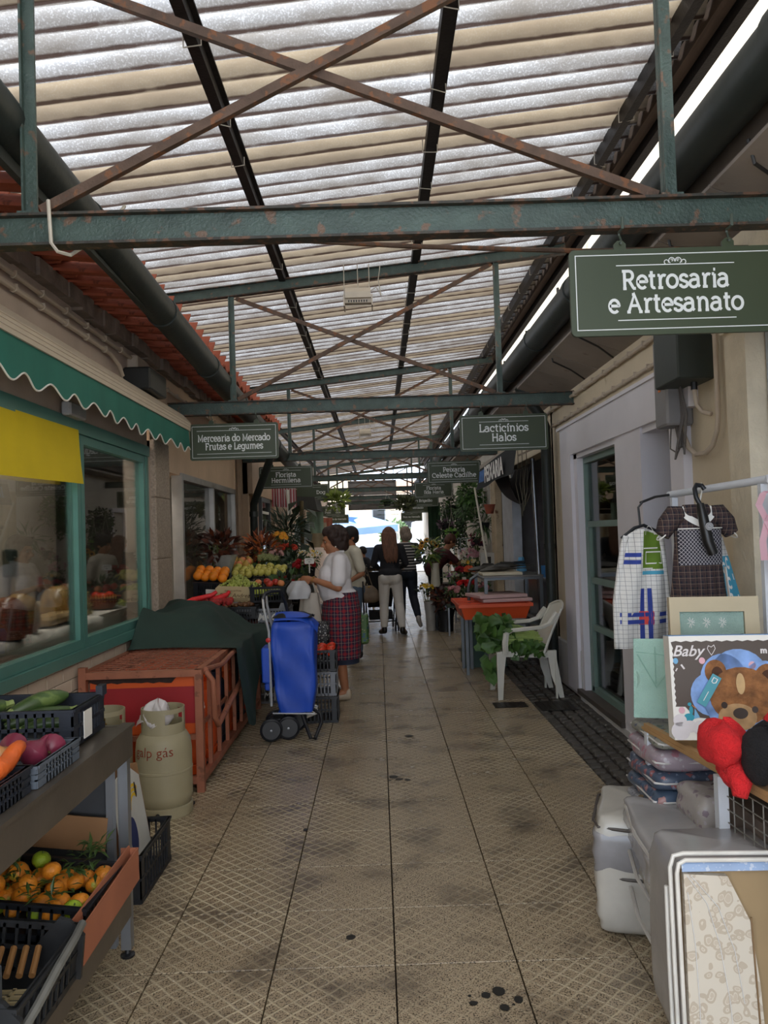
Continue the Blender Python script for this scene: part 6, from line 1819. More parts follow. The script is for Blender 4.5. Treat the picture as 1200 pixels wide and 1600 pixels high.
def blob(cs, m, nm, off, n=22):
    for k, (cx, cz, rx, rz2) in enumerate(cs):
        b = MB(); b.prism([(cx+p[0], cz+p[1]) for p in arc(0, 0, rx, rz2, 0, 360, n)[:-1]], off-.0003*(k % 3), off+.001, 'y')
        obj(nm, b, m, bb)
blob([(.17, .20, .075, .085), (.12, .15, .06, .07), (.30, .19, .07, .07), (.22, .22, .09, .08), (.22, .13, .12, .11)], SKY, 'cloud_print', -.0025)
FUR = mat('bear_fur', '8a5c36', .8, 0, .4, 30, .6, 90); FUR2 = mat('bear_muzzle', 'b08e66', .8, 0, .2, 30); DKB = mat('bear_dark', '2c1a12', .4)
blob([(.145, .225, .035, .04), (.315, .205, .045, .045)], FUR, 'bear_ear', -.004)
blob([(.15, .22, .018, .022), (.315, .205, .025, .025)], mat('ear_dark', '4a2c1a', .8, 0, .2, 30), 'inner_ear', -.005)
blob([(.225, .145, .105, .095)], FUR, 'bear_head', -.0055)
blob([(.222, .185, .014, .035)], mat('bear_blaze', 'c9a87a', .8, 0, .1, 30), 'forehead_blaze', -.0065)
blob([(.205, .075, .062, .045)], FUR2, 'muzzle', -.0065)
blob([(.215, .088, .024, .018)], DKB, 'nose', -.0075); blob([(.165, .115, .010, .011), (.262, .10, .010, .011)], DKB, 'eye', -.0075)
WP = mat('print_white', 'ddd8d8', .6)
b = MB()
text_o = text_font('word_print', 'Baby', .052, (.058, -.002, .278), (PI/2, 0, 0), WP, bb, shear=.35, bold=.0006)
text_font('word_print', 'm a n t e', .028, (.345, -.002, .285), (PI/2, 0, 0), WP, bb, bold=.0012)
b = MB(); ribbon(b, [(.130, .290), (.124, .302), (.128, .312), (.137, .307), (.146, .314), (.150, .302), (.141, .287), (.136, .280), (.130, .290)], .0018, tfb(-.002)); obj('heart_print', b, WP, bb)
PK = mat('print_pink', 'd9a9b4', .6); BLP = mat('print_light_blue', '6fa8cf', .6); TLP = mat('print_teal', '2c93a8', .6)
blob([(.018, .262, .008, .010)], BLP, 'balloon_print', -.002); blob([(.104, .262, .010, .011), (.028, .10-.002, .010, .011), (.265, .245, .012, .013)], PK, 'candy_print', -.0025)
b = MB(); ribbon(b, [(.265, .232), (.265, .212)], .0015, tfb(-.002)); ribbon(b, [(.035, .25), (.045, .235)], .006, tfb(-.002)); ribbon(b, [(.022, .238), (.016, .228)], .004, tfb(-.002)); obj('stick_print', b, WP, bb)
blob([(.050, .075, .017, .013), (.058, .098, .006, .014)], TLP, 'stork_print', -.0025); blob([(.054, .118, .006, .006)], TLP, 'stork_head_print', -.0028)
b = MB(); ribbon(b, [(.062, .115), (.074, .105)], .002, tfb(-.003)); obj('beak_print', b, mat('print_orange', 'e08a3c'), bb)
b = MB(); b.prism([(.070, .105), (.085, .075), (.066, .07)], -.003, -.002, 'y'); obj('bundle_print', b, BLP, bb)
blob([(.02, .065, .022, .02), (.05, .045, .025, .02), (.085, .04, .025, .025), (.02, .03, .03, .03), (.12, .02, .025, .02)], mat('cloud_white', 'd5d0d3', .6), 'cloud_white', -.0028)
b = MB(); b.prism([(-.012, -.055), (.012, -.055), (.012, .055), (-.012, .055)], -.0015, .0, 'y'); o = obj('teal_hang_tag', b, mat('tag_teal', '4a97a6', .5), bb); o.location = (.118, -.012, .165); o.rotation_euler = (0, .55, 0); o.scale = (1.35, 1, 1)
b = MB(); ribbon(b, [(-.005, .03), (-.005, .045), (.005, .045), (.005, .032), (0, .027), (-.005, .03)], .002, tfb(-.002)); ribbon(b, [(0, -.04), (0, -.005)], .0015, tfb(-.002)); obj('tag_print', b, PAPER, o)

# cream window box and towels behind
cb_ = thing('towel_gift_box', 'cream gift box with a window showing a pale green towel', 'box', (1.07, 2.93, .79)); cb_.rotation_euler = (-.09, 0, -.22)
CRM = mat('cream_box', 'b9ab8e', .6, 0, .04)
b = MB(); b.box(0, .035, 0, .06, 0, .44); b.box(.26, .31, 0, .06, 0, .44); b.box(.035, .26, 0, .06, .385, .44); b.box(.035, .26, 0, .06, 0, .05); b.box(.035, .26, .05, .06, .05, .385); obj('carton', b, CRM, cb_)
tw = mat('sage_towel', 'a2bdb3', .95, 0, .1, 20, .8, 300)
b = MB(); b.box(.036, .259, .015, .05, .05, .384); obj('towel', b, tw, cb_)
b = MB()
for k in range(3):
    cx = .075+k*.055
    for q in range(9): ribbon(b, [(cx+.014*math.cos(q*2.4)*p_+.004*q % 3*.002, .345+.02*math.sin(q*2.4)*p_) for p_ in (.2, .7, 1)], .0022, lambda u, v: (u, .013, v))
obj('embroidered_crests', b, PAPER, cb_)
mt = thing('mint_towel', 'mint green folded towel hanging at the front of the textile stall', 'towel', (1.03, 3.06, .76)); mt.rotation_euler = (-.12, 0, -.25)
MN = mat('mint_towelling', 'aed2c4', .95, 0, .07, 12, .7, 260)
b = MB(); 
def mtf(u, v): return (-.055+.14*u-.012*v+.02*(1-v)*0, -.006*math.sin(u*PI)-.003*math.sin(v*9), .30-.30*v+.012*u*0)
b.grid(mtf, 12, 16); b.grid(lambda u, v: (mtf(u, v)[0], .03, mtf(u, v)[2]), 2, 2); b.box(-.05, .08, .0, .03, .005, .296)
obj('folded_towel', b, MN, mt, smooth='all')
b = MB(); b.tube([(-.05, -.006, .25), (.08, -.010, .235)], .0018, 5); b.tube([(-.045, -.008, .24), (.02, -.014, .115), (.08, -.008, .20)], .0025, 5); b.tube([(.02, -.012, .27), (.018, -.014, .13)], .002, 5); obj('fold_creases', b, mat('mint_seam', '93bcab', .95), mt)

# stack of quilts
def pillowy(b, x0, x1, y0, y1, z0, z1, puff=.015, n=14, seed=0, e=.28):
    cx, cy, cz = (x0+x1)/2, (y0+y1)/2, (z0+z1)/2
    a, c, d = (x1-x0)/2, (y1-y0)/2, (z1-z0)/2
    def f(u, v):
        th = 2*PI*u; ph = PI*(v-.5)
        ct, st_ = math.cos(th), math.sin(th); cp, sp_ = math.cos(ph), math.sin(ph)
        g = lambda q, e_: math.copysign(abs(q)**e_, q)
        x = a*g(ct, e)*g(cp, e); y = c*g(st_, e)*g(cp, e); z = d*g(sp_, max(.45, e*2.4))
        z += puff*.3*math.sin(x*40+seed)*math.cos(y*35+seed)*abs(sp_)
        return (cx+x+puff*.4*math.sin(z*90+seed+y*20), cy+y+puff*.3*math.sin(x*18+seed), cz+z)
    b.grid(f, 4*n, n)
def floral(name, base, c1, c2, sc=18):
    m = mat(name, base, .35, 0, .12, 6, .2, 30)
    L = m.node_tree.links; bs = m.node_tree.nodes['Principled BSDF']
    x, y, z, v = xyz(m)
    out = bs.inputs['Base Color'].links[0].from_socket
    for k, (c, s_, t_) in enumerate(((c1, sc, .30), (c2, sc*1.6, .22))):
        vo = nn(m, 'ShaderNodeTexVoronoi', Scale=float(s_)); L.new(v, vo.inputs['Vector'])
        no = nn(m, 'ShaderNodeTexNoise', Scale=float(s_*3)); L.new(v, no.inputs['Vector'])
        d = mathn(m, 'ADD', vo.outputs['Distance'], mathn(m, 'MULTIPLY', mathn(m, 'SUBTRACT', no.outputs['Fac'], .5), .5))
        out = mixc(m, mathn(m, 'MULTIPLY', mathn(m, 'LESS_THAN', d, t_), .8), out, c)
    L.new(out, bs.inputs['Base Color'])
    return m
QM = [floral('quilt_blue_floral', '47576c', 'b08078', '2a3448', 22), floral('quilt_navy_floral', '4a566a', 'a8605a', '8d97a8', 26), floral('quilt_pink_floral', '9d8f97', 'a86a78', 'b5b0b5', 22), floral('quilt_green_leaf', '8a8a80', '3a4f3a', '33406b', 26), floral('quilt_grey_dots', '8c8e94', 'b5b5b9', '5a5c68', 30)]
zz = .40
for k, (h, mi, l, dx) in enumerate(((.07, 4, 'grey dotted folded quilt at the bottom of the quilt stack', -.01), (.075, 0, 'blue floral quilt in a clear bag, second from the bottom', -.005), (.07, 1, 'navy and red floral quilt in the middle of the stack', 0), (.085, 2, 'pale pink floral quilt near the top of the stack', .005), (.06, 3, 'green and white leaf-patterned quilt on top of the stack', .02))):
    b = MB(); pillowy(b, .965+dx, 1.30, 2.86, 3.22, zz, zz+h, seed=k*2.1)
    o = obj('folded_quilt', b, QM[mi], smooth='all'); tag(o, l, 'quilt')
    b = MB(); b.tube([(.97+dx, 3.2, zz+h*.5), (.968+dx, 2.88, zz+h*.5), (1.0, 2.862, zz+h*.5), (1.28, 2.86, zz+h*.5)], .004, 5); obj('bag_piping', b, mat('clear_vinyl_edge', 'c9c7c4', .3), o)
    zz += h*.93
b = MB(); pillowy(b, 1.02, 1.34, 2.78, 3.3, .02, .40, seed=9); tag(obj('quilt_bundle', b, QM[4], smooth='all'), 'bulky wrapped bundle carrying the quilt stack', 'bundle')
b = MB(); pillowy(b, 1.02, 1.20, 2.60, 2.84, .45, .60, seed=4); tag(obj('folded_quilt', b, floral('quilt_lilac', 'a9a39e', '7c6a78', 'b5aeb5', 24), smooth='all'), 'lilac and cream quilt in a plastic bag just left of the mesh table', 'quilt')

# big zip bags
VIN = mat('frosted_vinyl', '9c9a9a', .25, 0, .10, 5, .25, 12, coat=.3)
VING = mat('grey_vinyl', '8a888a', .25, 0, .22, 4, .3, 9, coat=.3)
WQ = mat('white_quilt_bag', 'b9b5ac', .35, 0, .16, 6, .35, 10, coat=.25)
zb = thing('quilt_zip_bag', 'large upright white quilt bag with dark zip and bronze handle', 'bag', (.985, 3.10, 0), -.32)
b = MB(); pillowy(b, -.17, .22, -.24, .20, .01, .44, .014, 16, 1.3, .15); obj('bag_body', b, WQ, zb, smooth='all')
b = MB(); pillowy(b, -.174, .224, -.244, .204, .22, .40, .012, 16, 2.3, .15); obj('grey_upper_panel', b, VING, zb, smooth='all')
b = MB()
for z in (.40, .225): b.tube([(-.13, .19, z), (-.168, .13, z), (-.172, -.15, z), (-.15, -.225, z), (-.05, -.242, z), (.2, -.24, z)], .006, 6)
obj('zip', b, mat('dark_zip', '4a4440', .5), zb)
b = MB(); b.tube([(-.02, -.12, .43), (-.02, -.12, .475), (.0, -.11, .485), (.07, -.08, .482), (.08, -.075, .45)], .007, 8); obj('handle', b, mat('bronze_plastic', '6e5a42', .35, .3), zb, smooth=True)
zb = thing('quilt_zip_bag', 'grey frosted vinyl bag stack leaning toward the lane', 'bag', (1.12, 2.72, 0), -.15)
b = MB(); pillowy(b, -.28, .22, -.30, .24, .36, .50, .02, 16, .7, .15); obj('top_bag', b, VIN, zb, smooth='all')
b = MB(); pillowy(b, -.24, .22, -.34, .22, .22, .37, .02, 14, 3.7, .15); obj('middle_bag', b, WQ, zb, smooth='all')
b = MB(); pillowy(b, -.20, .22, -.36, .20, .02, .23, .02, 14, 5.7, .15); obj('lower_bag', b, mat('brownish_vinyl', '7d736a', .3, 0, .2, 6, .3, 12, coat=.2), zb, smooth='all')
b = MB()
for z in (.36, .50, .23): b.tube([(-.27, .2, z-.03), (-.285, -.1, z-.03), (-.27, -.29, z-.03), (-.1, -.31, z-.03), (.2, -.30, z-.03)], .007, 6)
obj('piping', b, mat('white_piping', 'b8b5b0', .4), zb)
b = MB(); b.bar((-.13, -.37, .05), (-.20, -.33, .27), .09, .012, up=(.6, 1, 0)); obj('clear_flap', b, mat('clear_flap_vinyl', '8f9096', .2, 0, .05), zb)
b = MB(); b.ell((-.155, -.385, .155), (.018, .008, .06), 14, 8); obj('dark_handle_slot', b, mat('slot_navy', '2a2f38', .4), zb, smooth=True)

# paisley bag, nearest
pz = thing('paisley_bedding_bag', 'clear bag of beige paisley bedding standing nearest at the lower right', 'bag', (.79, 2.20, -.0), -.04)
def paisley():
    m = mat('paisley_cloth', 'c6beb0', .6, 0, .04)
    L = m.node_tree.links; bs = m.node_tree.nodes['Principled BSDF']
    x, y, z, v = xyz(m)
    no = nn(m, 'ShaderNodeTexNoise', Scale=14.0); L.new(v, no.inputs['Vector'])
    ad = nn(m, 'ShaderNodeVectorMath', operation='MULTIPLY_ADD'); L.new(no.outputs['Color'], ad.inputs[0]); ad.inputs[1].default_value = (.05, .05, .05); L.new(v, ad.inputs[2])
    vo = nn(m, 'ShaderNodeTexVoronoi', Scale=34.0); L.new(ad.outputs[0], vo.inputs['Vector'])
    d = vo.outputs['Distance']
    ring = mathn(m, 'LESS_THAN', mathn(m, 'ABSOLUTE', mathn(m, 'SUBTRACT', d, .40)), .09)
    core = mathn(m, 'LESS_THAN', d, .26)
    out = mixc(m, mathn(m, 'MULTIPLY', ring, .55), 'c9c2b5', 'a08f7a'); out = mixc(m, mathn(m, 'MULTIPLY', core, .5), out, 'ab9a86')
    L.new(out, bs.inputs['Base Color']); bs.inputs['Coat Weight'].default_value = .5; bs.inputs['Coat Roughness'].default_value = .1
    return m
b = MB(); b.grid(lambda u, v: (.015+.17*u*(1 if v < .0 else 1), -.002-.012*math.sin(u*PI)*math.sin(v*PI), .545-.545*v), 14, 20)
b = MB(); 
PPts = [(.012, .0), (.22, .0), (.205, .25), (.185, .42), (.13, .54), (.012, .548)]
b.prism(PPts, -.02, 0, 'y'); obj('paisley_panel', b, paisley(), pz)
obj('tan_card', MB().box(.012, .40, 0, .012, 0, .55), mat('tan_insert', '96805f', .6, 0, .04), pz)
obj('card_edge', MB().bar((.205, -.022, .0), (.187, -.022, .43), .004, .004), mat('fold_brown', '7b6244'), pz)
b = MB(); pillowy(b, .0, .42, .01, .30, .0, .565, .01, 12, 3, .15); obj('bedding', b, VIN, pz, smooth='all')
b = MB(); b.grid(lambda u, v: (.01+.40*u, -.015+.03*v, .552+.02*math.sin(v*PI)+.012*v), 10, 4); obj('blue_lace_trim', b, floral('blue_lace', '8fa6c8', 'c2cbd8', 'a9b9d0', 60), pz, smooth='all')
WPI = mat('white_vinyl_piping', 'd6d4ce', .35)
b = MB()
b.tube([(.0, -.02, .0), (-.004, -.022, .3), (-.006, -.02, .55), (.0, -.018, .575), (.02, -.012, .582), (.42, -.012, .578)], .006, 8)
b.tube([(-.012, .0, .0), (-.016, .0, .3), (-.018, .0, .56), (-.008, .0, .59), (.02, .005, .594), (.42, .005, .59)], .006, 8)
b.tube([(-.02, .02, .0), (-.024, .02, .3), (-.024, .02, .5)], .006, 8)
obj('piping', b, WPI, pz, smooth=True)
b = MB()
for P_ in ([(.02, .545), (.07, .47), (.10, .36), (.12, .22), (.13, .1)], [(.03, .545), (.10, .46), (.14, .34), (.16, .2)], [(.02, .5), (.035, .36), (.04, .2), (.04, .05)]):
    b.tube([(x, -.0225, z) for x, z in P_], .0012, 5)
obj('plastic_creases', b, mat('plastic_crease', 'd8d8d8', .1), pz)
b = MB(); b.prism([(.335, .30), (.395, .36), (.42, .28), (.36, .22)], -.003, -.001, 'y'); obj('paper_label', b, PAPER, pz)

# knitted hats
RK = mat('red_knit', 'd02026', .95, 0, .12, 60, .8, 200); BK = mat('black_knit', '141316', .95, 0, .2, 60, .8, 200); CK = mat('cream_knit', 'cbc2a8', .95, 0, .15, 60, 1, 160)
def lump(b, c, r, sq, seed, n=20):
    def f(u, v):
        th = 2*PI*u; ph = PI*(v-.5)
        k = 1+.10*math.sin(3*th+seed)+.08*math.sin(4*ph+seed*2+th)
        return (c[0]+r[0]*k*math.cos(th)*math.cos(ph), c[1]+r[1]*k*math.sin(th)*math.cos(ph), c[2]+r[2]*math.sin(ph)*(1 if ph > 0 else sq)*k)
    b.grid(f, n, n//2)
ht = thing('red_beanie', 'red knitted beanie at the lane side of the hat pile', 'hat', (.995, 2.34, .775))
b = MB(); lump(b, (.0, .0, .075), (.075, .08, .07), .9, 1); obj('crown', b, RK, ht, smooth='all')
b = MB(); lump(b, (.015, -.02, .0), (.045, .06, .05), .9, 2.2); b.tube([(.0, -.05, .02), (.01, -.08, -.02), (.0, -.09, -.05)], [.03, .03, .02], 8); obj('folded_scarf_end', b, RK, ht, smooth='all')
ht = thing('black_beanie', 'black knitted beanie with a small white tag, middle of the hat pile', 'hat', (1.085, 2.26, .76))
b = MB(); lump(b, (.0, .0, .075), (.075, .09, .085), .9, 4); b.tube([(.01, .0, .13), (.03, -.01, .17), (.05, -.02, .14)], .004, 6); obj('crown', b, BK, ht, smooth='all')
obj('white_tag', MB().prism([(-.035, .03), (-.015, .032), (-.013, .052), (-.032, .056)], -.091, -.088, 'y'), PAPER, ht)
ht = thing('red_beanie', 'red knitted beanie with white face outline at the frame edge', 'hat', (1.15, 2.27, .845))
b = MB(); lump(b, (.0, .0, .05), (.07, .07, .06), .8, 7); obj('crown', b, RK, ht, smooth='all')
b = MB(); ribbon(b, arc(.0, .065, .03, .018, 200, 430, 14), .004, lambda u, v: (u, -.072, v)); ribbon(b, arc(.0, .055, .008, .006, 0, 360, 8), .004, lambda u, v: (u, -.073, v)); obj('white_outline', b, PAPER, ht)
ht = thing('cream_crochet_hat', 'cream crochet hat with wooden buttons at the right frame edge', 'hat', (1.15, 2.10, .74))
b = MB(); lump(b, (.0, .0, .07), (.055, .06, .095), .9, 9); obj('crown', b, CK, ht, smooth='all')
for (x, z) in ((-.03, .115), (-.005, .14)):
    o = obj('button', MB().lathe([(.010, 0), (.010, .004), (0, .003)], n=12), WOODL, ht); o.location = (x, -.062, z); o.rotation_euler = (PI/2, 0, 0)
ht = thing('black_beanie', 'black knitted beanie lying under the cream crochet hat', 'hat', (1.15, 2.12, .70))
b = MB(); lump(b, (.0, .0, .05), (.075, .08, .05), .9, 11); obj('crown', b, BK, ht, smooth='all')
# ------------------------------------------------------------------ people
SKIN = mat('warm_skin', 'c08a6c', .55, 0, .06, 12)
SKIN2 = mat('tan_skin', 'a8704f', .55, 0, .06, 12)
def remesh(name, mb, m, parent, vox=.008, it=4, fac=.6):
    me = bpy.data.meshes.new(name)
    me.from_pydata([tuple(p) for p in mb.v], [], mb.f)
    o = bpy.data.objects.new(name, me); C.objects.link(o)
    r_ = o.modifiers.new('r', 'REMESH'); r_.mode = 'VOXEL'; r_.voxel_size = vox; r_.use_smooth_shade = True
    s_ = o.modifiers.new('s', 'SMOOTH'); s_.iterations = it; s_.factor = fac
    dg = bpy.context.evaluated_depsgraph_get(); dg.update()
    nm = bpy.data.meshes.new_from_object(o.evaluated_get(dg))
    C.objects.unlink(o); bpy.data.objects.remove(o)
    nm.name = name
    nm.materials.clear(); nm.materials.append(m)
    nm.polygons.foreach_set('use_smooth', [True]*len(nm.polygons))
    o = bpy.data.objects.new(name, nm); C.objects.link(o)
    if parent: o.parent = parent
    return o
V3 = Vector
def hand(b, wr, d, up, s=1.0, curl=.5, side=1):
    """palm with four unequal fingers and a thumb, d = pointing direction, up = back of hand"""
    d, a, u = bas(d, up)
    wr = V3(wr)
    pc = wr+d*.045*s
    b.ell(pc, (.036*s, .045*s, .017*s), 10, 8, rot=Matrix((a, d, u)).transposed())
    b.caps(wr-d*.01, pc, .024*s, .022*s, 8)
    for i, (L_, off) in enumerate(((.062, -.027), (.072, -.009), (.068, .009), (.052, .026))):
        p = wr+d*.078*s+a*off*s
        dd = d.copy()
        for k in range(3):
            dd = (dd-u*curl*(.55 if k == 0 else .8)).normalized()
            q = p+dd*L_*s*(.45, .32, .25)[k]
            b.caps(p, q, .0095*s*(1-.08*k), .0090*s*(1-.1*k), 8)
            p = q
    p = wr+d*.025*s-a*side*.028*s
    dd = (d*.7-a*side*.75-u*.3).normalized()
    for k in range(2):
        q = p+dd*.034*s
        b.caps(p, q, .012*s, .010*s, 8); p = q
        dd = (dd+d*.4-u*curl*.4).normalized()
def head(b, c, s=1.0, face=(0, 1, 0), up=(0, 0, 1)):
    """skull, jaw, nose, lips, brow, ears in one skin; c = centre of skull"""
    f, a, u = bas(face, up)
    rot = Matrix((a, f, u)).transposed()
    c = V3(c)
    P_ = lambda x, y, z: c+(a*x+f*y+u*z)*s
    b.ell(P_(0, -.008, .02), (.074*s, .092*s, .088*s), 16, 12, rot=rot)
    b.ell(P_(0, .018, -.045), (.056*s, .062*s, .068*s), 14, 10, rot=rot)
    b.ell(P_(0, .058, -.088), (.026*s, .022*s, .02*s), 10, 8, rot=rot)
    b.caps(P_(0, .082, .008), P_(0, .106, -.028), .009*s, .0145*s, 8)
    b.ell(P_(-.011, .092, -.034), (.009*s, .010*s, .008*s), 8, 6, rot=rot); b.ell(P_(.011, .092, -.034), (.009*s, .010*s, .008*s), 8, 6, rot=rot)
    b.ell(P_(0, .078, -.056), (.024*s, .014*s, .0065*s), 10, 6, rot=rot); b.ell(P_(0, .077, -.066), (.022*s, .014*s, .0075*s), 10, 6, rot=rot)
    b.ell(P_(0, .072, .026), (.050*s, .018*s, .010*s), 10, 6, rot=rot)
    for q in (-1, 1):
        b.ell(P_(q*.040, .052, -.030), (.022*s, .026*s, .024*s), 10, 8, rot=rot)
        b.ell(P_(q*.074, -.012, -.018), (.009*s, .020*s, .032*s), 8, 8, rot=rot)
    return P_, rot
def eyes(t, P_, s, col='3a2a20'):
    b = MB()
    for q in (-1, 1): b.ell(P_(q*.031, .071, .004), (.0092*s,)*3, 10, 8)
    obj('eyes', b, mat('eye_white', '8f857c', .4), t, smooth=True)
    b = MB()
    for q in (-1, 1): b.ell(P_(q*.031, .0775, .004), (.0058*s,)*3, 8, 6)
    obj('irises', b, mat('iris_dark', col, .2), t, smooth=True)
    b = MB()
    for q in (-1, 1): b.tube([P_(q*.016, .089, .022), P_(q*.032, .087, .028), P_(q*.050, .074, .022)], .003*s, 5)
    obj('eyebrows', b, mat('brow_brown', '4a3326', .8), t)
    b = MB(); b.tube([P_(-.022, .084, -.060), P_(-.008, .0925, -.0605), P_(.008, .0925, -.0605), P_(.022, .084, -.060)], .0028*s, 5); obj('lip_line', b, mat('lip', '8f4f45', .5), t)
def person(label, loc, rz, J, parts, vox=.008, skin=None, hs=1.0, face=(0, 1, 0), hup=(0, 0, 1), handdirs=None, group=None, s=1.0, curl=.5):
    """J: joints; parts: torso shape list; returns thing and builder maps"""
    t = thing('person', label, 'person', loc, rz)
    t.scale = (s, s, s)
    b = MB()
    for e in parts: b.ell(*e)
    b.caps(J['neck'], J['head'], .052, .048, 12)
    b.caps(V3(J['neck'])+V3((0, 0, -.06)), J['neck'], .09, .055, 12)
    for q in ('L', 'R'):
        b.caps(J['sh'+q], J['el'+q], .045, .036, 12); b.caps(J['el'+q], J['wr'+q], .036, .024, 12)
        b.caps(V3(J['neck'])+V3((0, 0, -.05)), J['sh'+q], .05, .05, 12)
        b.caps(J['hip'+q], J['kn'+q], .082, .055, 12)
        b.caps(J['kn'+q], V3(J['kn'+q]).lerp(V3(J['an'+q]), .35), .053, .052, 12)
        b.caps(V3(J['kn'+q]).lerp(V3(J['an'+q]), .35), J['an'+q], .052, .034, 12)
        b.caps(J['an'+q], J['to'+q], .036, .028, 10)
        hd = (handdirs or {}).get(q)
        wr = V3(J['wr'+q]); d = hd[0] if hd else (wr-V3(J['el'+q])); up = hd[1] if hd else (0, 0, 1)
        hand(b, wr, d, up, .95, curl, 1 if q == 'L' else -1)
    P_, rot = head(b, J['headc'], hs, face, hup)
    obj_ = remesh('body', b, skin or SKIN, t, vox)
    eyes(t, P_, hs)
    return t, P_, rot
def std(h=0.0):
    return {'hipL': (-.085, 0, .84), 'hipR': (.085, 0, .84), 'knL': (-.09, .02, .46), 'knR': (.09, .02, .46), 'anL': (-.09, -.02, .08), 'anR': (.09, -.02, .08),
            'toL': (-.10, .12, .035), 'toR': (.10, .12, .035), 'shL': (-.165, 0, 1.28), 'shR': (.165, 0, 1.28), 'elL': (-.22, -.02, 1.02), 'elR': (.22, -.02, 1.02),
            'wrL': (-.20, .12, .86), 'wrR': (.20, .12, .86), 'neck': (0, -.01, 1.34), 'head': (0, .01, 1.42), 'headc': (0, .015, 1.475)}
TORSO = [((0, -.01, .90), (.155, .115, .12)), ((0, 0, 1.03), (.13, .10, .14)), ((0, 0, 1.18), (.15, .11, .16)), ((0, -.005, 1.27), (.15, .085, .08))]
def hairm(name, col, var=.3): return mat(name, col, .55, 0, var, 14, .5, 60, stretch=(6, 6, .5))
def shoes(t, J, m, heel=.0, nm='shoe'):
    for q in ('L', 'R'):
        a, o_ = V3(J['an'+q]), V3(J['to'+q])
        b = MB(); d = (o_-a); d.z = 0
        b.caps(a+V3((0, 0, -.035))-d*.12, o_+V3((0, 0, -.0)), .040, .036, 12)
        b.caps(a+V3((0, 0, -.02))-d*.15, a+V3((0, 0, .0))-d*.1, .04, .04, 10)
        remesh(nm, b, m, t, .008, 3)

# woman in white blouse and plaid skirt, facing the flowers on the left
J = std(); J.update({'shL': (-.185, -.02, 1.27), 'shR': (.185, -.02, 1.27), 'elL': (-.245, .0, 1.03), 'elR': (.23, .06, 1.03), 'wrL': (-.13, .225, 1.11), 'wrR': (.03, .26, 1.09),
          'hipL': (-.10, -.03, .84), 'hipR': (.10, -.03, .84), 'knL': (-.09, .0, .46), 'knR': (.09, .03, .46), 'anL': (-.08, -.05, .075), 'anR': (.09, .04, .075), 'toL': (-.09, .10, .03), 'toR': (.10, .18, .03),
          'neck': (0, -.02, 1.31), 'head': (0, .0, 1.39), 'headc': (0, .02, 1.445)})
TL_ = [((0, -.04, .88), (.165, .14, .14)), ((0, .01, 1.02), (.175, .145, .17)), ((0, -.01, 1.18), (.18, .125, .16)), ((-.075, .07, 1.13), (.085, .075, .095)), ((.075, .07, 1.13), (.085, .075, .095)), ((0, .05, 1.06), (.15, .12, .12)), ((0, -.02, 1.26), (.165, .09, .08))]
t, P_, rot = person('woman with short dark curly hair in a white blouse and red plaid skirt, choosing flowers', (-.40, 7.32, .0), PI/2+.12, J, TL_, .006, SKIN2, 1.02, (0, 1, -.14), (0, 0, 1), {'L': ((.35, .9, .05), (-.9, .2, .3)), 'R': ((-.4, .9, .0), (.8, .3, .4))}, curl=.75)
b = MB()
for e in TL_[1:]: b.ell(e[0], tuple(r_+.014 for r_ in e[1]))
b.ell((0, -.03, .95), (.192, .162, .09))
for q, sx in (('L', -1), ('R', 1)):
    b.caps(V3((0, -.02, 1.28)), J['sh'+q], .062, .066, 12)
    a_, e_ = V3(J['sh'+q]), V3(J['el'+q]); b.caps(a_, a_.lerp(e_, .72), .066, .072, 14)
o = remesh('blouse', b, mat('white_blouse', 'e0dcdf', .75, 0, .05, 6, .5, 9), t, .008, 5)
b = MB()
for s_ in (-1, 1):
    b.add([(s_*.012, .06, 1.235), (s_*.085, .045, 1.285), (s_*.075, -.03, 1.345), (s_*.05, .01, 1.345), (s_*.02, .045, 1.30)], [(0, 1, 2, 3, 4)])
b.tube([(.05, .0, 1.34), (.03, -.07, 1.35), (-.03, -.07, 1.35), (-.05, .0, 1.34)], .014, 6)
obj('collar', b, mat('white_blouse', ''), t)
PLD = plaid_mat('red_navy_tartan', '7a1f2c', [('a', .060, 0, .032, '241c38', .85), ('z', .064, 0, .034, '241c38', .8), ('a', .060, .25, .004, 'a82a32', .9), ('z', .064, .25, .004, 'a82a32', .9), ('a', .060, .72, .0035, 'a8998a', .7), ('z', .064, .72, .0035, 'a8998a', .6)], 1)
b = MB()
def skf(u, v):
    a = 2*PI*u; z = .98-.60*v
    rx = .178+.03*min(1, v*3.2)-.012*v; ry = .152+.035*min(1, v*3)-.008*v
    w_ = 1+.012*math.sin(a*8)*v
    return (rx*w_*math.cos(a), -.04+ry*w_*math.sin(a)+.012*v, z)
b.grid(skf, 64, 24)
b.grid(lambda u, v: (skf(u, 1)[0]*(1-v*.9), -.04+(skf(u, 1)[1]+.04)*(1-v*.9), skf(u, 1)[2]+.01), 40, 2)
obj('tartan_skirt', b, PLD, t, smooth='all')
b = MB(); b.grid(lambda u, v: (.16*math.cos(2*PI*u), -.05+.14*math.sin(2*PI*u), .40-.07*v), 40, 2); obj('slip_hem', b, mat('dark_blue_hem', '262d40', .8), t, smooth='all')
shoes(t, J, mat('beige_leather_shoe', 'b5a590', .5))
b = MB(); HB = hairm('dark_brown_hair', '2e1b16')
for (x, y, z, r_) in ((0, -.03, .055, .098), (0, -.065, .01, .090), (-.045, -.03, .0, .062), (.045, -.03, .0, .062), (0, .03, .085, .058), (-.05, -.065, -.045, .050), (.05, -.065, -.045, .050), (0, -.085, -.055, .058), (-.055, .0, .04, .048), (.055, .0, .04, .048)):
    b.ell(P_(x, y, z), r_)
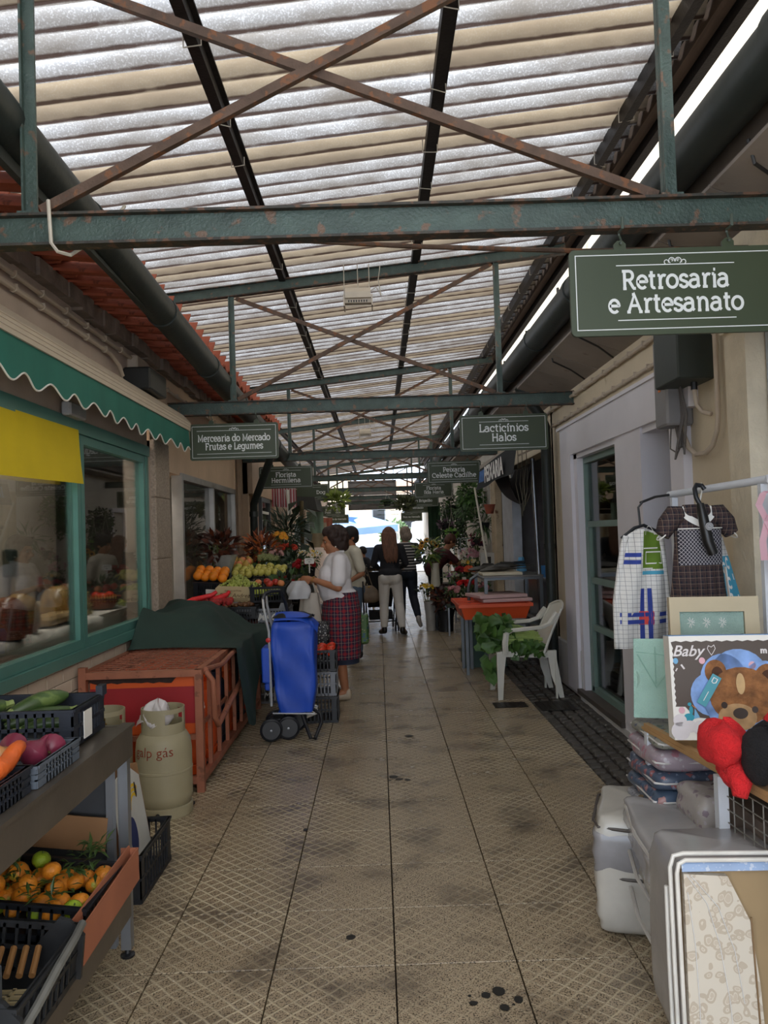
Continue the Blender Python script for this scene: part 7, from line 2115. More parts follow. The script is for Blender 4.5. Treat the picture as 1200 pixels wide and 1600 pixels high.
for i in range(60):
    a = R.uniform(0, 2*PI); zz_ = R.uniform(-.4, 1)
    rr = math.sqrt(max(0, 1-zz_**2))
    y_ = -.04+.098*rr*math.sin(a)
    if y_ > .03 and zz_ < .6: continue
    b.ell(P_(.094*rr*math.cos(a), y_, .03+.105*zz_), .022, 7, 5)
remesh('hair', b, HB, t, .007, 3)
b = MB(); b.ell(P_(-.084, -.01, -.052), .007, 8, 6); obj('pearl_earring', b, mat('pearl', 'e6e0d5', .2), t, smooth=True)
b = MB(); d_ = (V3(J['wrL'])-V3(J['elL'])).normalized(); c_ = V3(J['wrL'])-d_*.012; _, a1, a2 = bas(d_)
b.tube([c_+(a1*math.cos(q*PI/8)+a2*math.sin(q*PI/8))*.029 for q in range(16)], .004, 6, closed=True); b.ell(c_+V3((-.022, 0, .022)), (.012, .012, .006), 8, 6); obj('wristwatch', b, mat('gold', 'b8924a', .3, .8), t, smooth=True)
# translucent bags she holds
HB_ = mat('pale_carrier_bag', 'b5b5b8', .35, 0, .1, 8)
b = MB()
def hbag(u, v):
    a = 2*PI*u; r_ = .05+.05*math.sin(min(1, v*1.2)*PI*.6)
    return (r_*math.cos(a)*(1+.2*math.sin(a*4+v*5)), .6*r_*math.sin(a)*(1+.2*math.cos(a*3)), -.16*v)
b.grid(hbag, 30, 10)
o = obj('produce_bag', b, HB_, smooth='all'); o.location = (-.73, 7.15, 1.10); tag(o, 'thin pale plastic bag held open in the hands of the woman in plaid', 'bag')
b = MB()
b.grid(lambda u, v: ((.075+.05*v)*math.cos(2*PI*u)*(1+.12*math.sin(u*30)), .05*math.sin(2*PI*u), .05-.40*v), 40, 12)
b.tube([(-.06, 0, .04), (-.03, .0, .14), (.0, 0, .17), (.03, 0, .14), (.06, 0, .04)], .008, 6)
o = obj('carrier_bag', b, mat('cream_carrier_bag', 'bdb4a8', .5, 0, .1, 7), smooth='all'); o.location = (-.64, 7.26, .93); tag(o, 'cream carrier bag hanging from the forearm of the woman in plaid', 'bag')
# black flower pattern bag behind trolley
o = obj('patterned_bag', MB().bbox(-.07, .07, -.05, .05, 0, .34, .02), floral('black_white_print', '17171b', 'b9b9b4', '8c8f96', 50)); o.location = (-.52, 6.88, .42); tag(o, 'black bag with a small white pattern between trolley and plaid skirt', 'bag')
o = obj('folding_stool', MB().bbox(-.1, .1, -.08, .08, .38, .42, .01), BLACKP); 
for sx in (-1, 1): obj('leg', MB().bar((sx*.08, -.06, 0), (sx*.08, .06, .385), .015, .015), BLACKP, o)
o.location = (-.52, 6.88, 0); tag(o, 'small black stool carrying the patterned bag', 'stool')

# woman with long brown hair, black cardigan, white trousers
J = std(); J.update({'elL': (-.24, .06, 1.05), 'elR': (.24, .06, 1.05), 'wrL': (-.17, .28, .98), 'wrR': (.17, .28, .98), 'anL': (-.11, -.03, .10), 'toL': (-.16, .10, .04), 'knL': (-.10, .03, .47), 'anR': (.16, -.14, .10), 'toR': (.20, -.0, .03), 'knR': (.12, .0, .47)})
t, P_, rot = person('woman seen from behind with long brown hair, black top and white trousers', (.155, 11.78, 0), .0, J, TORSO, .009, SKIN, 1.0, (0, 1, -.1))
BKC = mat('black_cardigan', '26262b', .85, 0, .12, 6, .3, 20)
b = MB()
for e in TORSO: b.ell(e[0], tuple(r_+.02 for r_ in e[1]))
b.ell((0, -.01, .93), (.18, .14, .09))
for q in ('L', 'R'):
    b.caps((0, 0, 1.29), J['sh'+q], .065, .066, 12); b.caps(J['sh'+q], J['el'+q], .066, .052, 12); b.caps(J['el'+q], J['wr'+q], .052, .036, 12)
remesh('cardigan', b, BKC, t, .011, 4)
def trousers(t, J, m, nm='trousers', k=.014, hemz=None, seat=1.0):
    b = MB(); b.ell((0, -.015, .88), (.168*seat, .128*seat, .13)); b.ell((-.075, -.05, .84), (.09*seat, .085*seat, .10)); b.ell((.075, -.05, .84), (.09*seat, .085*seat, .10))
    for q in ('L', 'R'):
        b.caps(J['hip'+q], J['kn'+q], .088+k*.5, .058+k, 12)
        b.caps(J['kn'+q], V3(J['kn'+q]).lerp(V3(J['an'+q]), .4), .056+k, .055+k, 12)
        b.caps(V3(J['kn'+q]).lerp(V3(J['an'+q]), .4), V3(J['an'+q]).lerp(V3(J['kn'+q]), .12), .055+k, .043+k*.8, 12)
    remesh(nm, b, m, t, .010, 3)
trousers(t, J, mat('white_trousers', 'd6d0c8', .75, 0, .05, 6, .5, 14))
shoes(t, J, mat('black_leather', '16130f', .35))
b = MB(); HH = hairm('long_brown_hair', '6b4632', .45)
b.ell(P_(0, -.015, .03), (.092, .105, .10)); 
for i in range(13):
    x = -.085+.17*i/12
    b.tube([P_(x*.7, -.04, .07), P_(x*.95, -.095, .0), P_(x*1.02, -.115, -.10), V3((x*1.05+.015, -.135, 1.26)), V3((x*.95+.02, -.145, 1.14+.012*(i % 3))), V3((x*.7+.03, -.14, 1.06+.02*(i % 4)))], [.03, .034, .03, .026, .022, .008], 8)
remesh('hair', b, HH, t, .008, 2)

# woman in striped top
J = std(); J.update({'elL': (-.22, .05, 1.04), 'wrL': (-.12, .25, 1.02), 'elR': (.22, .04, 1.04), 'wrR': (.14, .26, 1.0), 'knR': (.10, .02, .47), 'anR': (.16, -.30, .17), 'toR': (.19, -.26, .05), 'anL': (-.09, .03, .08), 'toL': (-.1, .17, .035)})
t, P_, rot = person('woman seen from behind with grey-blond bob, striped top and dark jeans', (.43, 12.75, 0), .0, J, TORSO, .010, SKIN, 1.0, (-.5, 1, -.1))
STR = plaid_mat('striped_jersey', '1c1c20', [('z', .046, 0, .021, 'c9c4c0', .95)], 1)
b = MB()
for e in TORSO: b.ell(e[0], tuple(r_+.018 for r_ in e[1]))
b.ell((0, -.01, .95), (.172, .135, .09))
for q in ('L', 'R'):
    b.caps((0, 0, 1.28), J['sh'+q], .06, .062, 12); b.caps(J['sh'+q], J['el'+q], .062, .05, 12); b.caps(J['el'+q], V3(J['el'+q]).lerp(V3(J['wr'+q]), .5), .05, .042, 12)
remesh('striped_top', b, STR, t, .011, 4)
trousers(t, J, mat('dark_jeans', '1d2430', .8, 0, .2, 10), 'jeans')
shoes(t, J, mat('pale_sneaker', 'b9b2aa', .6), nm='sneaker')
b = MB(); HG = hairm('ash_blond_hair', '8f7f70', .45)
b.ell(P_(0, -.012, .035), (.094, .108, .102)); b.ell(P_(0, -.055, -.03), (.092, .075, .09)); b.ell(P_(-.06, -.02, -.035), (.035, .06, .07)); b.ell(P_(.06, -.02, -.035), (.035, .06, .07))
remesh('hair', b, HG, t, .008, 2)

# florist leaning over the flowers
J = std(); J.update({'neck': (.0, .22, 1.20), 'head': (.0, .27, 1.28), 'headc': (.0, .31, 1.335), 'shL': (-.16, .17, 1.14), 'shR': (.16, .17, 1.14), 'elL': (-.18, .36, .98), 'wrL': (-.14, .60, .90), 'elR': (.20, .34, .98), 'wrR': (.12, .50, .80)})
TF = [((0, -.03, .90), (.16, .13, .12)), ((0, .04, 1.0), (.14, .12, .13)), ((0, .12, 1.08), (.15, .12, .14)), ((0, .17, 1.13), (.14, .09, .08))]
t, P_, rot = person('florist in a maroon shirt and glasses leaning over the flowers on the right', (.92, 13.25, 0.0), -PI/2+.35, J, TF, .010, SKIN2, 1.0, (0, .75, -.45))
b = MB()
for e in TF: b.ell(e[0], tuple(r_+.02 for r_ in e[1]))
b.ell((0, -.03, .93), (.18, .155, .11))
for q in ('L', 'R'):
    b.caps((0, .17, 1.15), J['sh'+q], .065, .064, 12); b.caps(J['sh'+q], V3(J['sh'+q]).lerp(V3(J['el'+q]), .8), .064, .056, 12)
remesh('maroon_shirt', b, mat('maroon_shirt', '4a1c22', .85, 0, .25, 12), t, .011, 4)
trousers(t, J, mat('black_trousers', '17161a', .8))
shoes(t, J, BLACKP)
b = MB(); b.ell(P_(0, -.015, .035), (.09, .102, .098)); b.ell(P_(0, -.05, -.02), (.08, .06, .07)); remesh('hair', b, hairm('reddish_brown_hair', '55301f'), t, .008, 2)
b = MB()
for q in (-1, 1):
    b.tube([P_(q*.034+.022*math.cos(a*PI/6), .098, .0+.017*math.sin(a*PI/6)) for a in range(12)], .0022, 5, closed=True); b.tube([P_(q*.056, .095, .004), P_(q*.08, .0, .0)], .002, 5)
obj('glasses', b, BLACKP, t)

# person in cream shirt behind the woman in plaid
J = std(); J.update({'elL': (-.22, -.06, 1.03), 'wrL': (-.20, .12, .93), 'elR': (.22, .05, 1.03), 'wrR': (.1, .25, .95)})
t, P_, rot = person('dark-haired person in a cream short-sleeved shirt and blue-grey trousers behind the woman in plaid', (-.33, 9.7, 0), PI/2+.3, J, [(a_, tuple(x*1.08 for x in r_)) for a_, r_ in TORSO], .010, SKIN2, 1.0, (0, 1, -.15), s=1.0)
b = MB()
for e in TORSO: b.ell(e[0], tuple(r_*1.08+.02 for r_ in e[1]))
b.ell((0, -.01, .93), (.19, .155, .09))
for q in ('L', 'R'):
    b.caps((0, 0, 1.29), J['sh'+q], .068, .068, 12); b.caps(J['sh'+q], V3(J['sh'+q]).lerp(V3(J['el'+q]), .75), .068, .064, 12)
remesh('cream_shirt', b, mat('cream_shirt', 'd6d0bd', .8, 0, .05, 6, .3, 12), t, .011, 4)
trousers(t, J, mat('blue_grey_trousers', '5b6e85', .8, 0, .1, 8), k=.03)
shoes(t, J, mat('black_white_shoe', '3a3a3e', .5, 0, .6, 40))
b = MB(); b.ell(P_(0, -.015, .035), (.092, .104, .10)); b.ell(P_(0, -.05, -.02), (.082, .06, .075)); remesh('hair', b, hairm('near_black_hair', '17110f'), t, .008, 2)
o = obj('tote_bag', MB().bbox(-.05, .05, -.13, .13, 0, .34, .02), floral('green_blue_print', '4f7a3a', '2d5f8a', 'b5b08a', 20)); o.location = (-.20, 9.42, .22); tag(o, 'green and blue printed tote bag at the side of the person in cream', 'bag')
o2 = obj('strap', MB().tube([(0, -.08, .33), (0, -.03, .72), (0, .05, .72), (0, .08, .33)], .008, 6), BLACKP, o)

# seated man at the cafe table
J = std(); J.update({'hipL': (-.09, 0, .50), 'hipR': (.09, 0, .50), 'knL': (-.10, .40, .50), 'knR': (.10, .40, .50), 'anL': (-.10, .42, .09), 'anR': (.10, .42, .09), 'toL': (-.1, .56, .035), 'toR': (.1, .56, .035)})
dz = -.36
for k in ('neck', 'head', 'headc', 'shL', 'shR', 'elL', 'elR', 'wrL', 'wrR'):
    J[k] = (J[k][0], J[k][1]+.04, J[k][2]+dz)
J['wrL'] = (-.12, .30, .72); J['wrR'] = (.12, .30, .72); J['elL'] = (-.22, .10, .72); J['elR'] = (.22, .10, .72)
TS = [((a_[0], a_[1], a_[2]+dz), r_) for a_, r_ in TORSO]
t, P_, rot = person('dark-suited man sitting at the cafe table, head turned down', (-.30, 16.9, .0), PI/2-.5, J, TS, .012, SKIN2, 1.0, (0, 1, -.3))
b = MB()
for e in TS: b.ell(e[0], tuple(r_+.025 for r_ in e[1]))
for q in ('L', 'R'):
    b.caps((0, .03, .92), J['sh'+q], .07, .07, 12); b.caps(J['sh'+q], J['el'+q], .07, .055, 12); b.caps(J['el'+q], J['wr'+q], .055, .036, 12)
remesh('dark_jacket', b, mat('dark_jacket', '1e2026', .8), t, .012, 4)
b = MB(); b.ell((0, 0, .54), (.17, .15, .11))
for q in ('L', 'R'): b.caps(J['hip'+q], J['kn'+q], .09, .07, 12); b.caps(J['kn'+q], J['an'+q], .07, .05, 12)
remesh('trousers', b, mat('dark_trousers', '262a33', .8), t, .012, 3)
b = MB(); b.ell(P_(0, -.015, .035), (.088, .102, .098)); remesh('hair', b, hairm('near_black_hair', ''), t, .009, 2)
shoes(t, J, BLACKP)
# cafe chairs and tables
CC = mat('cream_bentwood', 'b3a68c', .5, 0, .08)
def cafe_chair(label, loc, rz):
    t = thing('cafe_chair', label, 'chair', loc, rz, group='cream bentwood cafe chairs')
    b = MB(); b.lathe([(0, .43), (.19, .43), (.20, .44), (.20, .455), (0, .46)], n=20); obj('seat', b, CC, t, smooth=True)
    for (x, y) in ((-.14, .14), (.14, .14), (-.15, -.15), (.15, -.15)):
        obj('leg', MB().tube([(x, y, .43), (x*1.25, y*1.25, 0)], .013, 8), CC, t)
    b = MB(); b.tube([(-.17, -.17, .44)]+[(-.19*math.cos(a*PI/10), -.19-.02*math.sin(a*PI/10), .62+.26*math.sin(a*PI/10)) for a in range(11)]+[(.17, -.17, .44)], .012, 8); b.tube([(-.10, -.18, .45)]+[(-.10*math.cos(a*PI/8), -.195, .62+.15*math.sin(a*PI/8)) for a in range(9)]+[(.10, -.18, .45)], .009, 8); obj('hoop_back', b, CC, t, smooth=True)
    return t
cafe_chair('nearest cream bentwood cafe chair, right behind the person in cream', (-.38, 15.0, 0), .5)
cafe_chair('cream bentwood cafe chair to the right of the seated man', (-.02, 16.6, 0), 1.9)
cafe_chair('cream bentwood chair carrying the seated man', (-.30, 16.9, 0), PI/2-.5)
ct2 = thing('cafe_table', 'small round white cafe table beside the seated man', 'table', (-.86, 17.55, 0))
obj('tabletop', MB().lathe([(0, .72), (.28, .72), (.28, .74), (0, .745)], n=24), PAPER, ct2)
obj('pedestal', MB().lathe([(.18, 0), (.18, .015), (.02, .03), (.02, .72)], n=16), CC, ct2)

# stroller
sr = thing('stroller', 'black pushchair with small twin wheels in front of the woman in white trousers', 'stroller', (.0, 12.38, 0), .05)
BF = mat('black_fabric', '15151a', .8, 0, .2)
b = MB()
for sx in (-1, 1):
    b.tube([(sx*.22, -.28, 1.0), (sx*.22, -.18, .80), (sx*.22, .30, .12)], .011, 8); b.tube([(sx*.22, .0, .55), (sx*.23, -.24, .10)], .011, 8); b.tube([(sx*.22, -.30, 1.02), (sx*.20, -.34, 1.02)], .017, 8)
b.tube([(-.22, -.2, .16), (.22, -.2, .16)], .010, 8); b.tube([(-.22, .25, .2), (.22, .25, .2)], .010, 8)
obj('frame', b, BLACKP, sr, smooth=True)
b = MB(); b.prism([(-.10, .50), (.18, .38), (.22, .34), (.22, .40), (.0, .58), (-.14, .92), (-.18, .90)], -.19, .19, 'x'); b.prism([(-.15, .18), (.22, .18), (.22, .3), (-.15, .3)], -.18, .18, 'x'); b.bar((0, -.20, .98), (0, .18, .92), .40, .02)
obj('seat_and_hood', b, BF, sr)
for sx in (-1, 1):
    for (y) in (-.24, .32):
        for k in (-.022, .022):
            o = obj('wheel', MB().lathe([(.0, -.012), (.05, -.014), (.075, -.01), (.075, .01), (.05, .014), (0, .012)], n=20), BLACKP, sr, smooth=True); o.location = (sx*.23+k, y, .077); o.rotation_euler = (0, PI/2, 0)
hb_ = thing('handbag', 'taupe leather handbag hanging from the pushchair handle', 'bag', (-.165, 12.0, .47))
b = MB(); 
for (x, z, r_) in ((0, .12, (.15, .08, .13)), (-.05, .08, (.12, .09, .09)), (.05, .08, (.12, .09, .09)), (0, .20, (.10, .05, .06))): b.ell((x, 0, z), r_)
remesh('leather_body', b, mat('taupe_leather', '7d6c5a', .5, 0, .12, 8, .4, 20), hb_, .009, 3)
obj('strap', MB().tube([(-.07, 0, .24), (-.06, .04, .40), (-.03, .10, .50), (.0, .04, .40), (.05, 0, .24)], .008, 6), mat('taupe_leather', ''), hb_)
obj('clasp', MB().ell((0, -.055, .235), (.02, .008, .012), 8, 6), mat('gold', ''), hb_)
# ------------------------------------------------------------------ plants and flowers
LG = mat('leaf_green', '3c5a2c', .5, 0, .3, 9); LD = mat('leaf_dark', '22331f', .5, 0, .3, 9); LY = mat('leaf_yellowgreen', '7d8f3a', .5, 0, .3, 9)
CRO = mat('croton_orange', 'b05a1e', .5, 0, .5, 12, col2='6b2f1a', thr=.55); CRD = mat('croton_dark', '5a2a16', .5, 0, .5, 12)
BKT = mat('bucket_black', '1a1b1e', .45)
def fm(name, col): return mat('petal_'+name, col, .6, 0, .18, 20)
def rose_mb(r):
    b = MB()
    for k in range(4):
        n = 5
        for q in range(n):
            a = 2*PI*q/n+k*.6
            rr = r*(1-.22*k)
            c, s_ = math.cos(a), math.sin(a)
            t_ = V3((-s_, c, 0)); d = V3((c, s_, 0))
            z0 = -r*.4; z1 = r*(.25+.17*k)
            b.add([tuple(d*rr*.4+V3((0, 0, z0))), tuple(d*rr*.9+t_*rr*.55+V3((0, 0, z1*.5))), tuple(d*rr*.95+V3((0, 0, z1))), tuple(d*rr*.9-t_*rr*.55+V3((0, 0, z1*.5)))], [(0, 1, 2, 3)])
    b.ell((0, 0, 0), (r*.6, r*.6, r*.6), 8, 5)
    return b
def daisy_mb(r, n=14, k2=1, cr=.32):
    b = MB()
    for q in range(n):
        a = 2*PI*q/n
        d = V3((math.cos(a), math.sin(a), 0)); t_ = V3((-d.y, d.x, 0))
        b.add([tuple(d*r*.2), tuple(d*r*.6+t_*r*.17+V3((0, 0, r*.12))), tuple(d*r+V3((0, 0, .0))), tuple(d*r*.6-t_*r*.17+V3((0, 0, r*.12)))], [(0, 1, 2, 3)], 0)
    b.ell((0, 0, r*.06), (r*cr, r*cr, r*.15), 10, 5, k=k2)
    return b
def pom_mb(r, n=26):
    b = MB()
    for q in range(n):
        z = 1-2*(q+.5)/n; a = q*2.4; rr = math.sqrt(1-z*z)
        d = V3((rr*math.cos(a), rr*math.sin(a), z*.8+.15))
        b.leaf(d*r*.5, d, r*.6, r*.32)
    b.ell((0, 0, 0), r*.62, 8, 5)
    return b
FL = {}
def flower(kind, col, r):
    k = (kind, col, r)
    if k not in FL:
        if kind == 'rose': FL[k] = (rose_mb(r), [fm(col, col)])
        elif kind == 'daisy': FL[k] = (daisy_mb(r), [fm(col, col), fm('ffd23a', 'd9a522')])
        elif kind == 'sunflower': FL[k] = (daisy_mb(r, 18, 1, .5), [fm(col, col), mat('seed_brown', '3a2413', .8)])
        else: FL[k] = (pom_mb(r), [fm(col, col)])
        b, ms = FL[k]
        me = bpy.data.meshes.new('blossom'); me.from_pydata([tuple(p) for p in b.v], [], b.f)
        for q in ms: me.materials.append(q)
        me.polygons.foreach_set('material_index', b.m); me.update()
        FL[k] = me
    return FL[k]
def foliage(b, c, r, n, L_, W, droop=0):
    for i in range(n):
        z = R.uniform(-1, 1); a = R.uniform(0, 2*PI); rr = math.sqrt(1-z*z)
        d = V3((rr*math.cos(a), rr*math.sin(a), z)); q = R.random()**.4
        p = V3(c)+V3((d.x*r[0], d.y*r[1], d.z*r[2]))*q
        dd = d+V3((R.gauss(0, .4), R.gauss(0, .4), R.gauss(.2, .4)-droop))
        b.leaf(p, dd, L_*R.uniform(.8, 1.6), W*R.uniform(1.1, 1.9), up=(R.gauss(0, .3), R.gauss(-.6, .3), 1))
def bouquet(label, loc, top, spread, fl, fol=(LG, 60, .07, .03), vase=None, cat='flowers', name='flower_bouquet', lean=(0, 0)):
    """loc on what carries it; top = height of the flower mass centre; fl list of (kind,colour,r,n)"""
    t = thing(name, label, cat, loc)
    c = V3((lean[0], lean[1], top))
    if vase:
        h, r0, r1, m_ = vase
        obj('vase', MB().lathe([(0, 0), (r0, 0), (r0*.95+r1*.05, h*.1), ((r0+r1)/2*.92, h*.6), (r1, h), (r1*1.03, h), (r1*.94, h-.004), (r0*.8, .012), (0, .01)], n=24), m_, t, smooth=True)
        zb = h
    else: zb = 0.02
    b = MB()
    for k in range(14):
        a = R.uniform(0, 2*PI); q = R.random()
        b.tube([(.02*math.cos(a), .02*math.sin(a), max(0.02, zb*.4)), tuple(c+V3((spread[0]*q*math.cos(a)*.8, spread[1]*q*math.sin(a)*.8, 0)))], .0035, 5)
    obj('stems', b, GSTEM, t)['kind'] = 'stuff'
    if fol:
        ms = fol[0] if isinstance(fol[0], (list, tuple)) else [fol[0]]
        for m_ in ms:
            b = MB(); foliage(b, c-V3((0, 0, spread[2]*.25)), spread, fol[1]//len(ms), fol[2], fol[3]); o = obj('foliage', b, m_, t, smooth='all'); o['kind'] = 'stuff'
    for kind, col, r, n in fl:
        me = flower(kind, col, r)
        for i in range(n):
            z = R.uniform(.0, 1); a = R.uniform(0, 2*PI); rr = math.sqrt(max(0, 1-z*z))
            d = V3((rr*math.cos(a), rr*math.sin(a)-.35, z))
            o = bpy.data.objects.new('blossom', me); C.objects.link(o); o.parent = t
            o.location = c+V3((d.x*spread[0], d.y*spread[1], d.z*spread[2]*.8))*R.uniform(.75, 1.05)
            dd = (d+V3((0, -.5, .3))).normalized()
            o.rotation_euler = dd.to_track_quat('Z', 'Y').to_euler()
    return t
# left flower stand
fs = thing('flower_stand', 'dark stepped stand carrying the florist buckets on the left', 'stand', (-1.25, 9.95, 0))
b = MB(); b.box(-.5, .45, -.75, -.2, .70, .73); b.box(-.5, .40, -.2, .45, .88, .91); b.box(-.28, .2, .45, 1.1, 1.0, 1.03)
obj('steps', b, DKW, fs)
b = MB(); b.box(-.48, .43, -.74, -.72, 0, .7); b.box(-.48, .38, -.2, -.18, .73, .88); b.box(-.28, .2, .45, .47, .91, 1.0); b.box(.42, .44, -.74, -.2, 0, .7); b.box(.37, .39, -.2, .45, 0, .88); b.box(.17, .19, .45, 1.1, 0, 1.0); obj('risers', b, mat('dark_cloth_riser', '23241f', .9), fs)
bouquet('large bunch of orange croton leaves in front of the corner downpipe', (-1.42, 9.55, .73), .66, (.17, .12, .15), [], ([CRO, CRD], 150, .11, .035), (.30, .07, .09, BKT))
bouquet('orange-yellow gerberas above the croton bunch', (-1.22, 9.85, .91), .58, (.08, .06, .09), [('daisy', 'e09a2a', .042, 9)], (LG, 20, .07, .03), (.25, .06, .08, BKT))
bouquet('tall dark spiky branches rising behind the gerberas', (-1.18, 10.2, .91), .70, (.17, .12, .24), [], (LD, 190, .15, .02), (.28, .07, .09, BKT), name='branch_bunch')
b = MB()
for k in range(14): 
    a = R.uniform(-.28, .36); b.tube([(0, 0, .3), (a*.5, R.uniform(-.05, .05), .65), (a, R.uniform(-.06, .1), .95+R.uniform(-.12, .15))], [.005, .004, .001], 4)
o = obj('twigs', b, LD); o.location = (-1.18, 10.2, .91); tag(o, 'long bare twigs standing out of the spiky branches', 'twigs')
bouquet('pale green hydrangea heads beside the apples', (-1.30, 9.32, .73), .50, (.12, .09, .09), [('pom', '9aa06a', .03, 26)], (LG, 30, .07, .035), (.24, .06, .08, BKT))
bouquet('coral and orange-red roses in the middle of the left stand', (-1.13, 9.80, .91), .45, (.13, .09, .06), [('rose', 'd2503a', .034, 14)], (LD, 40, .07, .03), (.2, .06, .08, BKT))
bouquet('small bunch of pale pink roses left of the coral ones', (-1.22, 9.45, .73), .56, (.08, .06, .06), [('rose', 'c9a09a', .028, 12)], (LD, 20, .06, .03), (.24, .05, .07, BKT))
bouquet('dark leafy greenery below the coral roses', (-1.03, 9.5, .73), .46, (.13, .09, .12), [], (LD, 150, .08, .035), (.24, .06, .08, BKT))
bouquet('white and yellow chrysanthemums facing the woman in plaid', (-.88, 10.05, .91), .34, (.17, .1, .10), [('daisy', 'e2ded0', .034, 14), ('daisy', 'e0c040', .03, 5)], (LG, 50, .06, .02), (.2, .06, .08, BKT))
bouquet('pale mixed filler flowers between hydrangeas and chrysanthemums', (-.98, 9.42, .73), .42, (.12, .08, .08), [('pom', 'b5b090', .02, 26)], (LG, 40, .06, .02), (.2, .05, .07, BKT))
bouquet('deep red roses in front of the woman in plaid', (-.84, 8.75, .62), .56, (.12, .08, .07), [('rose', 'a5161f', .036, 14)], (LD, 30, .07, .03), (.3, .06, .08, BKT))
b = MB(); b.box(-.2, .2, -.2, .2, 0, .61); o = obj('plinth_box', b, DKW); o.location = (-.86, 8.72, .0) ; tag(o, 'dark box plinth under the deep red roses', 'plinth')
o = thing('price_tag', 'white price tag stuck among the deep red roses', 'tag', (-.755, 8.60, 1.10))
poly = []
for cx, cz, a0 in ((.04, .02, 0), (-.04, .02, 90), (-.04, -.02, 180), (.04, -.02, 270)): poly += arc(cx, cz, .012, .012, a0, a0+90, 4)
obj('card', MB().prism([(x, z+.13) for x, z in poly], -.002, .002, 'y'), PAPER, o); obj('spike', MB().box(-.006, .006, -.001, .001, 0, .1), PAPER, o)
b = MB(); ribbon(b, [(-.03, .14), (-.01, .143), (.03, .14)], .004, lambda u, v: (u, -.0025, v)); ribbon(b, [(-.01, .12), (.01, .12)], .006, lambda u, v: (u, -.0025, v)); obj('handwriting', b, BLACKP, o)
bouquet('bunch of dark red croton leaves wrapped in paper against the shop window', (-1.68, 8.35, 1.02), .42, (.16, .10, .12), [], ([CRD, mat('croton_maroon', '3a1c14', .5, 0, .4, 12)], 130, .11, .035))
o = obj('paper_wrap', MB().grid(lambda u, v: ((.03+.10*v)*math.cos(2*PI*u)*(1+.1*math.sin(u*25)), (.03+.07*v)*math.sin(2*PI*u), .27*v), 30, 6), mat('cellophane', '8f8f8a', .2, 0, .2, 10), smooth='all'); o.location = (-1.62, 8.33, 1.06); tag(o, 'greyish cellophane cone around the dark croton stems', 'wrap')
bouquet('leafy greens and dark sprigs lying at the lane corner of the display', (-.93, 8.0, .98), .08, (.16, .14, .05), [('rose', 'b5302f', .02, 6)], ([LG, LD], 90, .10, .03))
for (x, y, z, l) in ((-.98, 7.95, 1.0, 'aubergine at the lane edge of the display, left one'), (-.88, 8.02, 1.0, 'aubergine at the lane edge of the display, right one')):
    t = thing('aubergine', l, 'aubergine', (x, y, z)); obj('fruit', MB().tube([(0, 0, 0), (.03, .02, .01), (.07, .03, .015), (.12, .05, .02)], [.018, .026, .024, .014], 10), mat('aubergine_skin', '2a1830', .2), t, smooth=True); obj('cap', MB().tube([(.12, .05, .02), (.14, .056, .026)], [.015, .006], 8), GSTEM, t)
# large-leaf climber
t = thing('philodendron', 'tall climbing plant with large dark glossy leaves on the left', 'plant', (-1.20, 12.4, 0))
obj('pot', MB().lathe([(.12, 0), (.16, .28), (.17, .28), (.15, .28), (.11, .02), (0, .02)], n=20), BKT, t, smooth=True)
obj('moss_pole', MB().tube([(0, 0, .2), (.02, 0, 2.05)], .03, 8), mat('moss_pole', '5f5238', .9, 0, .3, 20), t)
for k in range(20):
    z = .9+.06*k; a = k*2.2
    b = MB(); d = V3((math.cos(a), math.sin(a)*.7-.2, -.25)); b.tube([(0, 0, z-.03), tuple(d*.08+V3((0, 0, z+.03)))], .005, 5)
    p = d*.08+V3((0, 0, z+.03)); b.leaf(p, d+V3((0, 0, -.4)), .26, .17, bend=.25)
    obj('leaf', b, LD, t, smooth='all')
bouquet('fluffy green plants below the climber at the left wall', (-1.45, 11.3, .0), 1.25, (.20, .15, .16), [('pom', 'c9b9b0', .022, 14)], ([LG, LD], 160, .08, .03), (.9, .1, .13, BKT))
# striped curtain, lettered awning
def stripes(name, a, b_, per):
    return plaid_mat(name, a, [('x', per, 0, per*.5, b_, .95)], 1)
o = obj('striped_curtain', MB().grid(lambda u, v: (.42*u, .02*math.sin(u*22), .36*(1-v)-.03*u), 30, 4), stripes('red_white_stripe', 'c9b9bb', 'a03040', .045), smooth='all'); o.location = (-1.80, 13.6, 2.02); tag(o, 'red and white striped valance under the Hermilena sign', 'curtain')
tag(obj('cloth_rod', MB().tube([(-1.84, 13.5, 2.38), (-1.36, 13.5, 2.30)], .005, 5), WIRE), 'thin rod carrying the striped valance and white strip', 'rod')
o = obj('hanging_rag', MB().grid(lambda u, v: (.07*u+.03*v, .02*math.sin(u*9+v*4), -.42*v), 8, 8), PAPER, smooth='all'); o.location = (-1.56, 13.5, 2.3); tag(o, 'white cloth strip hanging over the striped valance', 'cloth')
a2 = thing('lettered_awning', 'dark awning with pale illegible letters beyond the striped valance', 'awning', (-1.60, 14.3, 1.95))
b = MB(); b.add([(0, 0, .28), (.45, .25, .26), (.50, .25, .02), (.04, 0, .10), (0, 1.8, .28), (.45, 1.8, .26), (.5, 1.8, .02), (.04, 1.8, .10)], [(0, 1, 2, 3), (1, 5, 6, 2), (0, 4, 5, 1), (3, 2, 6, 7)]); obj('cloth', b, mat('dark_awning', '2e2d2a', .8), a2)
b = MB()
for k in range(6):
    x = .06+.065*k
    for s_ in range(3): ribbon(b, [(x+.02*s_, .09-.008*k+R.uniform(0, .03)), (x+.02*s_+R.uniform(-.012, .012), .22-.003*k-R.uniform(0, .02))], .011, lambda u, v: (u, .02+.55*u-.02, v))
obj('pale_letters', b, mat('faded_letters', '8f8a72', .8), a2)
